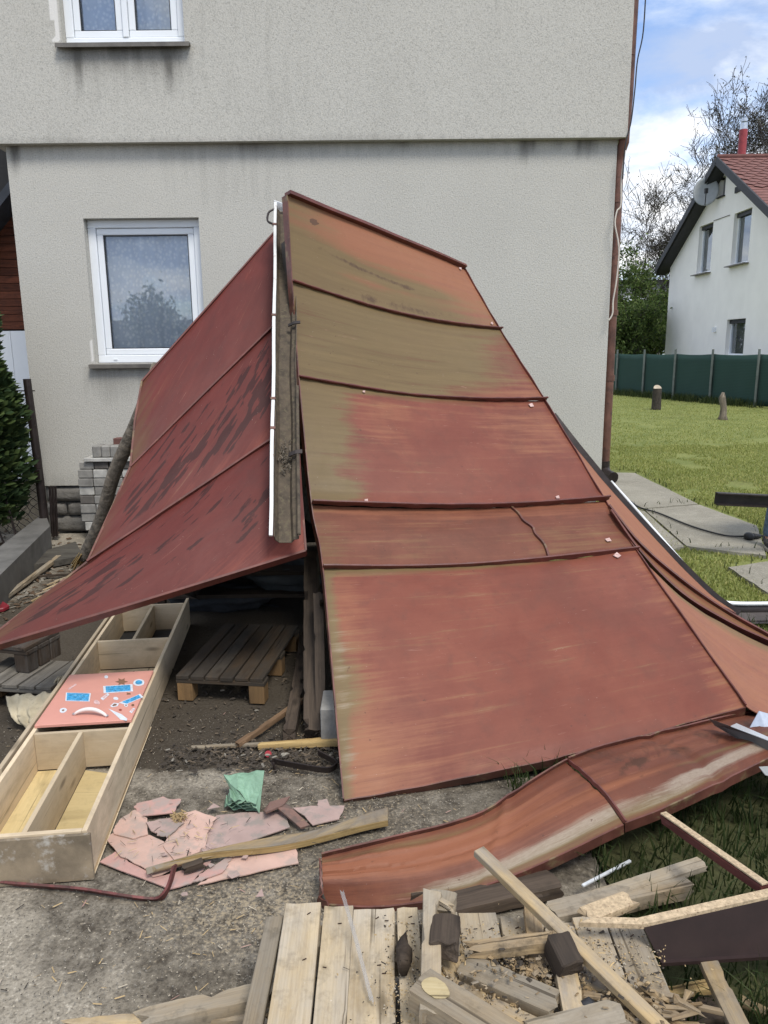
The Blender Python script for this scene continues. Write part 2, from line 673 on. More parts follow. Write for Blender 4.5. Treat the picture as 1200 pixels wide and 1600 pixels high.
def m_plaster(name, col, stain, scale=1.0):
    m = NT(name)
    v = m.n('TexCoord', 3)
    mk = m.n('SeparateColor', 0, i0=m.attr('mask', 0))
    sp = mk.node
    n1 = m.noise(v, 88.0 * scale, 5, 0.78)
    vo = m.n('TexVoronoi', Vector=v, Scale=75.0 * scale)
    n2 = m.noise(v, 1.1, 5, 0.6)
    pit = m.ramp(n1, [(0.36, 1.0), (0.48, 0.0)])
    base = m.mix(n2, tuple(c * .9 for c in col), tuple(c * 1.08 for c in col))
    base = m.mix(m.math('MULTIPLY', pit, 0.72), base, tuple(c * 0.45 for c in col))
    base = m.mix(m.math('MULTIPLY', m.ramp(n1, [(0.54, 0.0), (0.66, 1.0)]), 0.35), base, tuple(min(1, c * 1.4) for c in col))
    sm = m.math('ADD', sp.outputs[0], m.math('MULTIPLY', m.math('SUBTRACT', m.noise(m.map(v, (14, 14, 1.6)), 1.0, 5, 0.65), 0.5), 0.6))
    base = m.mix(m.math('MULTIPLY', m.ramp(sm, [(0.12, 0.0), (0.95, 1.0)]), 0.85), base, stain)
    base = m.mix(m.ramp(sp.outputs[1], [(0.3, 0.0), (0.6, 1.0)]), base, (0.72, 0.70, 0.66))
    m.p(Base_Color=base, Roughness=0.95)
    m.p(**{'Specular_IOR_Level': 0.1})
    m.bump(m.math('ADD', n1, m.math('MULTIPLY', vo, 0.4)), 0.38, 0.007)
    return m.mat

# ------------------------------------------------------------------ palette
M_PLASTER = m_plaster('roughcast_plaster', (0.515, 0.498, 0.450), (0.10, 0.095, 0.085))
M_WHITEWALL = m_plain('white_render', (0.92, 0.895, 0.84), 0.9, var=0.04, scale=1.5, bump=0.1)
M_PVC = m_plain('white_pvc', (0.80, 0.83, 0.86), 0.35, var=0.03, scale=3, bump=0)
M_SILL = m_plain('grey_tin_sill', (0.16, 0.145, 0.125), 0.5, 0.3, var=0.3, scale=9)
M_STONE = m_plain('plinth_stone', (0.16, 0.15, 0.135), 0.9, var=0.4, scale=5, bump=0.6, fine=24, bdist=0.02)
M_DARK = m_plain('dark_void', (0.03, 0.03, 0.03), 0.9, var=0.1, bump=0)
M_RUSTPIPE = m_plain('rusty_brown_pipe', (0.14, 0.065, 0.045), 0.5, 0.2, var=0.4, scale=7, col2=(0.07, 0.035, 0.028), bump=0.2)
M_WCABLE = m_plain('white_cable', (0.62, 0.56, 0.48), 0.5, var=0.1, bump=0)
M_BCABLE = m_plain('black_rubber', (0.02, 0.02, 0.022), 0.5, var=0.2, bump=0)
M_ROOFTILE = m_plain('red_roof_tile', (0.175, 0.075, 0.062), 0.8, var=0.3, scale=2.5, bump=0.2)
M_BLACKTRIM = m_plain('black_roof_trim', (0.022, 0.022, 0.025), 0.6, var=0.2, bump=0.1)
M_DARKSTEEL = m_plain('dark_brown_steel', (0.030, 0.022, 0.020), 0.45, 0.3, var=0.4, scale=12, col2=(0.10, 0.075, 0.06), c2at=0.68)
M_ZINC = m_plain('zinc', (0.55, 0.58, 0.62), 0.35, 0.85, var=0.15, scale=10)
M_WHITEMETAL = m_plain('white_painted_metal', (0.74, 0.75, 0.76), 0.4, 0.1, var=0.08, scale=14, col2=(0.45, 0.42, 0.38), c2at=0.68)
M_CLADDING = m_wood('brown_cladding', (0.17, 0.055, 0.03), (0.06, 0.022, 0.014), dirt=0.1, bump=0.2)
M_BARK = m_plain('bark', (0.15, 0.125, 0.095), 0.95, var=0.6, scale=18, bump=0.9, fine=30, bdist=0.02)
M_GREYBLOCK = [m_plain('concrete_block_%s' % k, c, 0.9, var=0.3, scale=11, bump=0.5, fine=70) for k, c in
               (('pale', (0.42, 0.41, 0.38)), ('mid', (0.25, 0.24, 0.22)), ('dark', (0.105, 0.095, 0.085)), ('red', (0.12, 0.055, 0.045)))]


def m_glass(name, refl, tint=(0.9, 0.95, 1.0), fk=0.8):
    m = NT(name)
    gl = m.n('BsdfGlossy', Color=tint, Roughness=0.01)
    tr = m.n('BsdfTransparent', Color=(0.94, 0.96, 0.97))
    fr = m.n('Fresnel', IOR=1.5)
    f = m.math('ADD', m.math('MULTIPLY', fr, fk), refl)
    mx = m.n('MixShader', i0=f, i1=tr, i2=gl)
    m.t.links.new(mx, m.out.inputs[0])
    return m.mat


M_GLASS = m_glass('window_glass', 0.15)
M_GLASS_FAR = m_glass('far_window_glass', 0.08, fk=0.22)


def m_lace():
    m = NT('lace_curtain')
    v = gc(m)
    vo = m.n('TexVoronoi', Vector=m.map(v, (1, 1, 1)), Scale=9.0, props={'feature': 'DISTANCE_TO_EDGE'})
    v2 = m.n('TexVoronoi', Vector=v, Scale=26.0)
    n = m.noise(v, 13.0, 3)
    pat = m.math('ADD', m.math('MULTIPLY', m.n('TexWave', Vector=v, Scale=3.2, Distortion=2.5, Detail=2.0, props={'bands_direction': 'Z'}), 0.28), m.ramp(m.math('ADD', v2, m.math('MULTIPLY', n, 0.4)), [(0.30, 0.85), (0.75, 0.05)]))
    al = m.math('ADD', m.math('MULTIPLY', pat, 0.16), 0.84)
    df = m.n('BsdfDiffuse', Color=m.mix(m.math('MINIMUM', pat, 1.0), (0.70, 0.78, 0.90), (0.95, 0.96, 0.97)))
    tl = m.n('BsdfTranslucent', Color=(0.75, 0.8, 0.86))
    a = m.n('MixShader', i0=0.10, i1=df, i2=tl)
    mx = m.n('MixShader', i0=al, i1=m.n('BsdfTransparent'), i2=a)
    m.t.links.new(mx, m.out.inputs[0])
    return m.mat


M_LACE = m_lace()


def m_foliage(name, cols, rough=0.6, trans=0.25):
    m = NT(name)
    mk = m.n('SeparateColor', 0, i0=m.attr('mask', 0))
    col = m.ramp(mk, [(i / max(1, len(cols) - 1), c) for i, c in enumerate(cols)])
    m.p(Base_Color=col, Roughness=rough)
    m.p(**{'Specular_IOR_Level': 0.2})
    tl = m.n('BsdfTranslucent', Color=col)
    mx = m.n('MixShader', i0=trans, i1=m.b.outputs[0], i2=tl)
    m.t.links.new(mx, m.out.inputs[0])
    return m.mat


# ------------------------------------------------------------------ ground
def m_ground(name, c1, c2, c3, dirt, speck=0.5, bump=0.6, s=1.0):
    """c1/c2 patches, c3 light dust; mask r = dark soil and painted-in shade, g = pale sawdust"""
    m = NT(name)
    v = gc(m)
    sp = m.n('SeparateColor', 0, i0=m.attr('mask', 0)).node
    a = m.noise(v, 1.6 * s, 8, 0.62)
    b = m.noise(v, 14 * s, 8, 0.7)
    c = m.noise(v, 75 * s, 5, 0.7)
    base = m.mix(m.ramp(a, [(0.38, 0.0), (0.62, 1.0)]), c1, c2)
    base = m.mix(m.math('MULTIPLY', m.ramp(b, [(0.5, 0.0), (0.68, 1.0)]), 0.5), base, c3)
    base = m.mix(m.math('MULTIPLY', m.ramp(c, [(0.40, 1.0), (0.50, 0.0)]), speck), base, tuple(k * 0.35 for k in c1))
    base = m.mix(m.math('MULTIPLY', m.ramp(c, [(0.58, 0.0), (0.68, 1.0)]), speck), base, tuple(min(1, k * 1.6) for k in c3))
    r = m.math('ADD', sp.outputs[0], m.math('MULTIPLY', m.math('SUBTRACT', b, 0.5), 1.2))
    base = m.mix(m.ramp(r, [(0.3, 0.0), (0.75, 0.9)]), base, m.mix(c, tuple(k * .5 for k in dirt), tuple(k * 1.5 for k in dirt)))
    g = m.math('ADD', sp.outputs[1], m.math('MULTIPLY', m.math('SUBTRACT', c, 0.5), 1.8))
    base = m.mix(m.ramp(g, [(0.5, 0.0), (0.75, 0.75)]), base, (0.36, 0.29, 0.19))
    m.p(Base_Color=base, Roughness=0.95)
    m.p(**{'Specular_IOR_Level': 0.12})
    m.bump(m.math('ADD', m.math('MULTIPLY', b, 0.6), m.math('MULTIPLY', c, 0.5)), bump, 0.012)
    return m.mat


M_SOIL = m_ground('soil', (0.075, 0.062, 0.045), (0.10, 0.085, 0.06), (0.15, 0.13, 0.095), (0.05, 0.04, 0.03))
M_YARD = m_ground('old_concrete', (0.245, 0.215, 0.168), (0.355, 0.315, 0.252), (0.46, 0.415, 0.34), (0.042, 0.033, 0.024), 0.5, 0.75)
M_SLAB = m_ground('path_concrete', (0.24, 0.222, 0.18), (0.32, 0.298, 0.245), (0.40, 0.375, 0.315), (0.10, 0.10, 0.05), 0.35, 0.4)
M_TURF = m_ground('turf', (.15, .18, .055), (.21, .23, .075), (.27, .26, .10), (0.05, 0.05, 0.025), 0.5, 0.5)


def sheet(name, xs, ys, z, mat, bumpz=0.0, maskf=None, kind='structure'):
    X, Y = np.meshgrid(xs, ys)
    Z = np.full_like(X, z)
    if bumpz:
        Z = Z + (fbm(X * 1.3, Y * 1.3, 3) - 0.5) * bumpz + (fbm(X * 9, Y * 9, 5) - 0.5) * bumpz * 0.5
    m = MB()
    mask = np.zeros(X.shape + (4,))
    if maskf:
        mask[..., 0], mask[..., 1] = maskf(X, Y)
    m.grid(np.stack([X, Y, Z], -1), 0, mask=mask)
    return m.build(name, mat, smooth='all', kind=kind, origin=(0, 0, 0))


BORDER = lambda y: 0.55 + 0.18 * math.sin(y * 2.1) + 0.1 * math.sin(y * 5.3)     # concrete ends, grass begins
g0 = MB()
g0.slab([(-400, -200, -.05), (400, -200, -.05), (400, 600, -.05), (-400, 600, -.05)], 0.5)
g0.build('ground', M_SOIL, kind='structure', origin=(0, 0, 0))


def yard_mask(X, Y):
    inside = sstep(3.05, 3.35, Y + 0.12 * np.sin(X * 5)) * sstep(-3.0, -2.2, X)  # floor under the fallen roof darkened, shade put into the soil mask
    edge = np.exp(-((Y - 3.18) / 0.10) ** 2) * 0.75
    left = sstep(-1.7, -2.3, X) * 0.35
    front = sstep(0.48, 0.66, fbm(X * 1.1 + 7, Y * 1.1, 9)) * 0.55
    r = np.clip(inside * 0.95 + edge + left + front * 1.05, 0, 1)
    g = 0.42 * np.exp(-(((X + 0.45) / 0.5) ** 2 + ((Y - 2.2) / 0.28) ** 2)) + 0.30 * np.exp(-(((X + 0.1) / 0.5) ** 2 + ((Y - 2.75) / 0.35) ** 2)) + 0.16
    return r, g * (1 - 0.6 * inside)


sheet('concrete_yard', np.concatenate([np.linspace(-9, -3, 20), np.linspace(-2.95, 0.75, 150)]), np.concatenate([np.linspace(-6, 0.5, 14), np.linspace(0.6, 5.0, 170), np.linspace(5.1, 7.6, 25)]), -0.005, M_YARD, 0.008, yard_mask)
sheet('lawn', np.concatenate([np.linspace(0.755, 6, 50), np.linspace(6.2, 60, 60)]), np.concatenate([np.linspace(-8, 12, 80), np.linspace(12.5, 80, 60)]), 0.012, M_TURF, 0.03,
      lambda X, Y: (sstep(0.5, 0.7, fbm(X * .9, Y * .9, 21)) * 0.4 + sstep(4.6, 3.9, Y) * 1.0, np.zeros_like(X)))  # near turf darkened, painted shade under the sheets and flashing

# path of cast slabs beside the house
path = thing('path', None, None)
tag(path, kind='structure')


def gslab(px, z, th, name='paving_slab', mat=M_SLAB, parent=path):
    m = MB()
    P = [G(x, y, z) for x, y in px]
    Q = []
    for i, p in enumerate(P):
        q = P[(i + 1) % len(P)]
        for k in range(6):
            t = k / 6
            w = p.lerp(q, t)
            if k:
                w = w + Vector((random.uniform(-.006, .006), random.uniform(-.008, .008), 0))
            Q.append(w)
    m.slab(Q, th, (0, 0, 1))
    return m.build(name, mat, parent)


gslab([(952, 738), (992, 739), (1090, 787), (1006, 794), (960, 790)], 0.045, 0.06)
gslab([(1007, 795.5), (1093, 788.5), (1182, 821), (1197, 868), (1073, 853)], 0.045, 0.06)
gslab([(1138, 886), (1210, 875), (1260, 930), (1200, 926)], 0.045, 0.06)
gslab([(970, 797), (1004, 796), (1070, 854), (1040, 860)], 0.04, 0.06)

# ------------------------------------------------------------------ the house
WL, WU = 7.60, 7.515            # wall faces, lower and upper storey
HX0, HX1 = -3.44, 2.18
UX0, UX1 = -3.54, 2.243
ZL = 3.655
ZTOP = 6.4
house = thing('house', 'grey roughcast two storey house wall with white windows behind the fallen roof', 'house', (-0.6, 7.6, 0))


def wall_grid(x0, x1, z0, z1, y, holes, cell, stain):
    xs = set(np.round(np.linspace(x0, x1, int((x1 - x0) / cell) + 1), 5))
    zs = set(np.round(np.linspace(z0, z1, int((z1 - z0) / cell) + 1), 5))
    for h in holes:
        xs = {a for a in xs if min(abs(a - h[0]), abs(a - h[1])) > cell * .3} | {h[0], h[1]}
        zs = {a for a in zs if min(abs(a - h[2]), abs(a - h[3])) > cell * .3} | {h[2], h[3]}
    xs, zs = np.array(sorted(xs)), np.array(sorted(zs))
    X, Z = np.meshgrid(xs, zs)
    V = np.stack([X, np.full_like(X, y), Z], -1).reshape(-1, 3)
    r, g = stain(X, Z)
    mk = np.stack([r, g, 0 * r, 0 * r], -1).reshape(-1, 4)
    F = []
    n = len(xs)
    for j in range(len(zs) - 1):
        zc = (zs[j] + zs[j + 1]) / 2
        for i in range(n - 1):
            xc = (xs[i] + xs[i + 1]) / 2
            if any(h[0] < xc < h[1] and h[2] < zc < h[3] for h in holes):
                continue
            F.append((j * n + i, j * n + i + 1, (j + 1) * n + i + 1, (j + 1) * n + i))
    return V.tolist(), F, mk.tolist()


WIN1 = (-2.785, -1.705, 1.69, 3.02)
WIN2 = (-2.80, -1.72, 4.47, 5.80)


def streak(X, Z, x, w, ztop, ln, k=1.0):
    return k * np.exp(-((X - x) / w) ** 2) * sstep(ztop - ln, ztop, Z) * (Z < ztop + .01)


def stain_low(X, Z):
    r = 0.38 * sstep(0.22, 0.0, ZL - Z) * fbm(X * 3, Z * 1, 4) ** 1.0
    for x, w, l, k in ((-3.36, .05, .34, .8), (1.32, .05, .26, .7), (1.40, .03, .2, .6), (1.83, .04, .22, .6), (1.93, .05, .25, .6), (0.2, .08, .12, .4), (-1.2, .2, .14, .4), (1.64, .05, .15, .4)):
        r = r + streak(X, Z, x, w, ZL, l, k)
    r = r + 0.5 * sstep(.3, 0, np.abs(X + 2.24) - .5) * sstep(1.1, 1.69, Z) * (Z < 1.69) + 0.25 * sstep(.75, .5, Z)
    r = r + 0.16 * sstep(0.45, 0.7, fbm(X * .8, Z * .8, 31))
    g = 0.8 * ((X > WIN1[0] - .03 - .025 * fbm(Z * 6, 0 * Z, 8)) & (X < WIN1[0]) & (Z < 1.92) & (Z > WIN1[2])) + 0.0
    return np.clip(r, 0, 1), g


def stain_up(X, Z):
    r = streak(X, Z, -2.68, .035, 4.44, .50, .95) + streak(X, Z, -1.87, .035, 4.44, .50, .95)
    r = r + 0.55 * sstep(.2, 0, np.abs(X + 2.27) - .45) * sstep(4.15, 4.46, Z) * (Z < 4.46) * (0.5 + fbm(X * 6, Z * 2, 2))
    r = r + 0.28 * sstep(.5, 0, np.abs(X + 2.27) - .3) * sstep(3.7, 4.4, Z) * (Z < 4.46)
    r = r + 0.14 * sstep(0.45, 0.7, fbm(X * .7 + 4, Z * .7, 33)) + .25 * sstep(.08, 0, Z - ZL)
    g = 0.9 * ((X > WIN2[0] - .05 - .05 * fbm(Z * 5, 0 * Z, 18)) & (X < WIN2[0]) & (Z > WIN2[2] + .01) & (Z < 4.95))
    return np.clip(r, 0, 1), g


def part_wall(name, x0, x1, z0, z1, y, yb, holes, stain, bottom=True):
    m = MB()
    V, F, mk = wall_grid(x0, x1, z0, z1, y, holes, 0.035, stain)
    m.add(V, F, None, mk)
    q = lambda a, b, c, d: m.add([a, b, c, d], [(0, 1, 2, 3)])
    q((x1, y, z0), (x1, yb, z0), (x1, yb, z1), (x1, y, z1))
    q((x0, yb, z0), (x0, y, z0), (x0, y, z1), (x0, yb, z1))
    q((x1, yb, z0), (x0, yb, z0), (x0, yb, z1), (x1, yb, z1))
    if bottom:
        q((x0, yb, z0), (x1, yb, z0), (x1, y, z0), (x0, y, z0))
    q((x0, y, z1), (x1, y, z1), (x1, yb, z1), (x0, yb, z1))
    for h in holes:                                             # reveals
        d = 0.16
        a, b, c, e = h
        q((a, y, c), (a, y + d, c), (a, y + d, e), (a, y, e))
        q((b, y + d, c), (b, y, c), (b, y, e), (b, y + d, e))
        q((a, y + d, e), (b, y + d, e), (b, y, e), (a, y, e))
        q((a, y, c), (b, y, c), (b, y + d, c), (a, y + d, c))
        # dark room behind
        r = 1.6
        q((a - .3, y + r, c - .3), (b + .3, y + r, c - .3), (b + .3, y + r, e + .3), (a - .3, y + r, e + .3))
        q((a - .3, y + d, c - .3), (a - .3, y + r, c - .3), (a - .3, y + r, e + .3), (a - .3, y + d, e + .3))
        q((b + .3, y + r, c - .3), (b + .3, y + d, c - .3), (b + .3, y + d, e + .3), (b + .3, y + r, e + .3))
        q((a - .3, y + d, e + .3), (a - .3, y + r, e + .3), (b + .3, y + r, e + .3), (b + .3, y + d, e + .3))
        q((a - .3, y + r, c - .3), (a - .3, y + d, c - .3), (b + .3, y + d, c - .3), (b + .3, y + r, c - .3))
    return m.build(name, M_PLASTER, house)


part_wall('wall', HX0, HX1, 0.49, ZL, WL, 16.0, [WIN1], stain_low, bottom=False)
part_wall('wall', UX0, UX1, ZL, ZTOP, WU, 16.05, [WIN2], stain_up)
# stone plinth
plinth = MB().box((-0.63, 11.85, 0.245), (5.54, 8.3, 0.49)).build('plinth', M_STONE, house)
for row, (z0, z1) in enumerate(((0.0, 0.17), (0.17, 0.315), (0.315, 0.485))):
    x = HX0 + 0.03 - (0.0, .17, .08)[row]
    while x < HX1 - .05:
        w = random.uniform(.30, .52)
        a, b = max(x, HX0 + .02), min(x + w, HX1 - .02)
        if b - a > .06:
            X, Z = np.meshgrid(np.linspace(a + .006, b - .006, 8), np.linspace(z0 + .006, z1 - .006, 6))
            ed = np.minimum(np.minimum(X - a, b - X), np.minimum(Z - z0, z1 - Z))
            Yv = WL + .055 - .045 * sstep(0, .035, ed) - .03 * (fbm(X * 9, Z * 9, row + int(a * 10)) - .3) * sstep(0, .04, ed)
            m = MB()
            m.grid(np.stack([X, Yv, Z], -1), 0)
            m.build('stone', M_STONE, plinth, smooth='all')
        x += w
# gable roof above the frame
m = MB()
m.slab([(UX0 - .4, WU - .5, ZTOP), (UX1 + .4, WU - .5, ZTOP), (UX1 + .4, 11.8, ZTOP + 2.6), (UX0 - .4, 11.8, ZTOP + 2.6)], 0.12)
m.slab([(UX1 + .4, 16.5, ZTOP), (UX0 - .4, 16.5, ZTOP), (UX0 - .4, 11.8, ZTOP + 2.6), (UX1 + .4, 11.8, ZTOP + 2.6)], 0.12)
m.build('roof', M_ROOFTILE, house)


def window(h, y, two, label):
    a, b, c, e = h
    yf = y + 0.085
    fr = MB()
    t = 0.075
    fr.box(((a + b) / 2, yf + .035, c + t / 2), (b - a, .07, t)).box(((a + b) / 2, yf + .035, e - t / 2), (b - a, .07, t))
    fr.box((a + t / 2, yf + .035, (c + e) / 2), (t, .07, e - c - 2 * t)).box((b - t / 2, yf + .035, (c + e) / 2), (t, .07, e - c - 2 * t))
    w = fr.build('window', M_PVC, house, label=label, bevel=.006)
    sashes = [(a + t, b - t)]
    if two:
        mid = (a + b) / 2
        MB().box((mid, yf + .03, (c + e) / 2), (.05, .075, e - c - 2 * t)).build('mullion', M_PVC, w, bevel=.005)
        sashes = [(a + t, mid - .025), (mid + .025, b - t)]
    for s0, s1 in sashes:
        k = .058
        s = MB()
        z0, z1 = c + t + .003, e - t - .003
        s0 += .003
        s1 -= .003
        ys = yf + .022
        s.box(((s0 + s1) / 2, ys + .02, z0 + k / 2), (s1 - s0, .055, k)).box(((s0 + s1) / 2, ys + .02, z1 - k / 2), (s1 - s0, .055, k))
        s.box((s0 + k / 2, ys + .02, (z0 + z1) / 2), (k, .055, z1 - z0 - 2 * k)).box((s1 - k / 2, ys + .02, (z0 + z1) / 2), (k, .055, z1 - z0 - 2 * k))
        s.build('sash', M_PVC, w, bevel=.006)
        p = MB().add([(s0 + k - .004, ys + .03, z0 + k - .004), (s1 - k + .004, ys + .03, z0 + k - .004), (s1 - k + .004, ys + .03, z1 - k + .004), (s0 + k - .004, ys + .03, z1 - k + .004)], [(0, 1, 2, 3)])
        p.build('pane', M_GLASS, w)
        gk = MB()
        q = .008
        yy = ys - .004 + .0
        A, B, C, D = s0 + k, s1 - k, z0 + k, z1 - k
        for (x, z, sx_, sz_) in (((A + B) / 2, C + q / 2, B - A, q), ((A + B) / 2, D - q / 2, B - A, q), (A + q / 2, (C + D) / 2, q, D - C - 2 * q), (B - q / 2, (C + D) / 2, q, D - C - 2 * q)):
            gk.box((x, ys + .012, z), (sx_, .02, sz_))
        gk.build('gasket', M_BCABLE, w)
    # lace curtain hanging in folds behind the glass
    X, Z = np.meshgrid(np.linspace(a + .03, b - .03, 150), np.linspace(c - .05, e - .02, 12))
    Yc = y + .195 + .012 * np.sin(X * 46 + 1.4 * np.sin(X * 9)) + .010 * np.sin(X * 17)
    MB().grid(np.stack([X, Yc, Z], -1), 0, grain=np.stack([X * 1.15, Z, 0 * X], -1)).build('curtain', M_LACE, w, smooth='all')
    for xx in (a + .17, b - .17):
        MB().box((xx, yf - .004, c + .035), (.035, .008, .008)).build('drain_cap', M_PVC, w)
    s = MB()
    s.slab([(a - .05, y - .055, c - .012), (b + .05, y - .055, c - .012), (b + .05, y + .12, c + .006), (a - .05, y + .12, c + .006)], .005)
    s.box(((a + b) / 2, y - .0545, c - .030), (b - a + .10, .006, .035))
    s.box((a - .048, y + .012, c - .022), (.005, .126, .02)).box((b + .048, y + .012, c - .022), (.005, .126, .02))
    s.build('sill', M_SILL, w)


window(WIN1, WL, False, 'single pane lower window mirroring garden and sky')
window(WIN2, WU, True, 'two sash upper window with lace curtains')

# downpipe with its offset at the storey ledge
pipe_px = [(992, -40), (986, 60), (981, 150), (976, 205), (975, 222), (968, 242), (966, 260), (964, 320), (958, 450), (951, 600), (946, 700), (944, 735)]
pts = []
for i, (x, y) in enumerate(pipe_px):
    pts.append(PY(x, y, 7.60 if i < 5 else 7.66))
dp = MB().tube(pts, .048, 14).build('downpipe', M_RUSTPIPE, house, smooth=True)
sh = MB().tube([PY(944, 720, 7.66), PY(944, 733, 7.66), PY(948, 742, 7.60), PY(958, 747, 7.5)], [.055, .056, .058, .062], 14)
sh.build('outlet_shoe', M_DARKSTEEL, dp, smooth=True)
for x, y, Y in ((983.5, 83, 7.6), (963.5, 312, 7.66), (957, 488, 7.66), (952, 590, 7.66)):
    a, b = PY(x + .4, y - 4, Y), PY(x - .2, y + 5, Y)
    MB().tube([a, b], .054, 14).box(((a + b) / 2 + Vector((-.05, -.01, 0))), (.03, .02, .03)).build('pipe_clamp', M_RUSTPIPE, dp, smooth=True)


def smooth_pts(P, n=8):
    P = [Vector(p) for p in P]
    out = []
    for i in range(len(P) - 1):
        p0, p1, p2, p3 = P[max(i - 1, 0)], P[i], P[i + 1], P[min(i + 2, len(P) - 1)]
        for k in range(n):
            t = k / n
            out.append(0.5 * ((2 * p1) + (p2 - p0) * t + (2 * p0 - 5 * p1 + 4 * p2 - p3) * t * t + (3 * p1 - p0 - 3 * p2 + p3) * t ** 3))
    out.append(P[-1])
    return out


cab = [(1010, -30), (1005, 50), (996, 95), (992, 140), (986, 190), (977, 228), (973, 280), (970, 345), (963, 318), (962, 345), (967, 385), (965, 430), (959, 465), (956, 487), (950, 500)]
cab1 = smooth_pts([PY(x, y, 7.5) for x, y in cab[:7]])
MB().tube(cab1, .006, 6).build('cable', M_BCABLE, dp, label='thin dark cable hanging beside upper downpipe', smooth='all')
cab2 = smooth_pts([PY(x, y, 7.52) for x, y in ((977, 235), (971, 280), (970, 320), (964, 330), (961, 350), (966, 378), (967, 400), (963, 440), (958, 470), (957, 490), (951, 501))])
MB().tube(cab2, .007, 6).build('cable', M_WCABLE, dp, label='white cable looped along lower downpipe', smooth='all')

# ------------------------------------------------------------------ neighbour's boarded outbuilding at the left
shed = thing('outbuilding', 'brown boarded outbuilding with dark roof edge at far left behind the conifer', 'outbuilding', (-5.2, 11, 0))
Ys = 11.0
pl = PY(0, 515, Ys)
for i in range(26):
    z0 = pl.z + i * .103
    x1 = -4.05 - .0
    ztop_at = lambda x: PY(0, 345, Ys).z + (x - PY(0, 345, Ys).x) * 1.05
    m = MB()
    xa = -6.6
    need = z0 + .1
    xs = PY(0, 345, Ys).x + (need - PY(0, 345, Ys).z) / 1.05
    xa = max(xa, xs)
    if xa < x1 - .05:
        m.box(((xa + x1) / 2, Ys, z0 + .05), (x1 - xa, .03, .096))
        m.build('board', M_CLADDING, shed)
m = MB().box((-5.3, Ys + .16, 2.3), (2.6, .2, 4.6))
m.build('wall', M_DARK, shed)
zz = pl.z
for k in range(9):
    x0 = -6.6 + k * .285
    MB().box((x0 + .14, Ys, zz / 2 - .01), (.279, .03, zz - .02)).build('panel', M_PVC, shed)
m = MB()
p0 = PY(0, 340, Ys - .15)
a, b = p0 + Vector((-1.6, 0, -1.68)), p0 + Vector((1.5, 0, 1.575))
m.beam(a, b, .6, .10, up=(-.7, 0, .7))
m.build('roof_edge', m_plain('slate_grey_trim', (.045, .05, .06), .6), shed)

# fence post with wire netting
ff = thing('wire_fence', 'dark leaning post with wire netting beside the conifer at the house corner', 'fence', (-3.2, 7.3, 0))
MB().tube([PY(72, 836, 7.25), PY(58, 715, 7.25), PY(42, 592, 7.25)], [.042, .04, .036], 10).build('post', M_DARKSTEEL, ff, smooth=True)
MB().box(PY(59, 742, 7.21), (.06, .05, .10)).build('clamp', M_DARKSTEEL, ff)
for dx in (.07, .11, .15):
    MB().tube([PY(76 + dx * 90, 838, 7.32), PY(70 + dx * 110, 760, 7.32)], .012, 6).build('bar', M_DARKSTEEL, ff)
net = MB()
pA, pB = PY(70, 822, 7.25), PY(44, 610, 7.25)
for k in range(34):
    for sgn in (1, -1):
        z0 = k * .075 - 0.5
        P = []
        for q in range(17):
            t = q / 16
            z = z0 + (t if sgn > 0 else 1 - t) * .95
            x = -3.27 - t * .95 + (.012 if q % 2 else -.012)
            if 0.05 < z < 1.45:
                P.append((x, 7.26 + .015 * math.sin(q + k), z))
        if len(P) > 2:
            net.tube(P, .0035, 3, caps=False)
o = net.build('netting', M_DARKSTEEL, ff)
MB().tube([(-3.25, 7.26, 1.45), (-4.3, 7.3, 1.45)], .006, 5).build('wire', M_DARKSTEEL, ff)
MB().tube([(-3.25, 7.26, .62), (-4.3, 7.3, .6)], .008, 5).build('wire', M_DARKSTEEL, ff)
tag(MB().tube([PY(34, 868, 6.9), PY(-4, 735, 6.9)], .012, 6).build('iron_rod', M_DARKSTEEL), 'thin iron rod leaning in front of the netting, the longer of two', 'rod', 'iron rods at the wire fence')
tag(MB().tube([PY(14, 868, 6.8), PY(-14, 800, 6.8)], .010, 6).build('iron_rod', M_DARKSTEEL), 'thin iron rod leaning at the left edge, the shorter of two', 'rod', 'iron rods at the wire fence')
M_KERB = m_plain('kerb_concrete', (.115, .11, .10), .9, var=.3, scale=5, bump=.5)
wl = MB().slab([G(-60, 900, .24), G(70, 800, .24), G(78, 822, .24), G(-30, 928, .24)], .26)
tag(wl.build('garden_kerb', M_KERB), 'low weathered concrete kerb running to the house corner at left', 'kerb')
tag(MB().slab([G(30, 872, .06), G(118, 846, .06), G(130, 868, .06), G(45, 884, .06)], .05).build('flat_board', m_wood('wet_board', (.12, .11, .09), (.05, .045, .04), dirt=.5)), 'wet grey board lying before the brick stack', 'board')

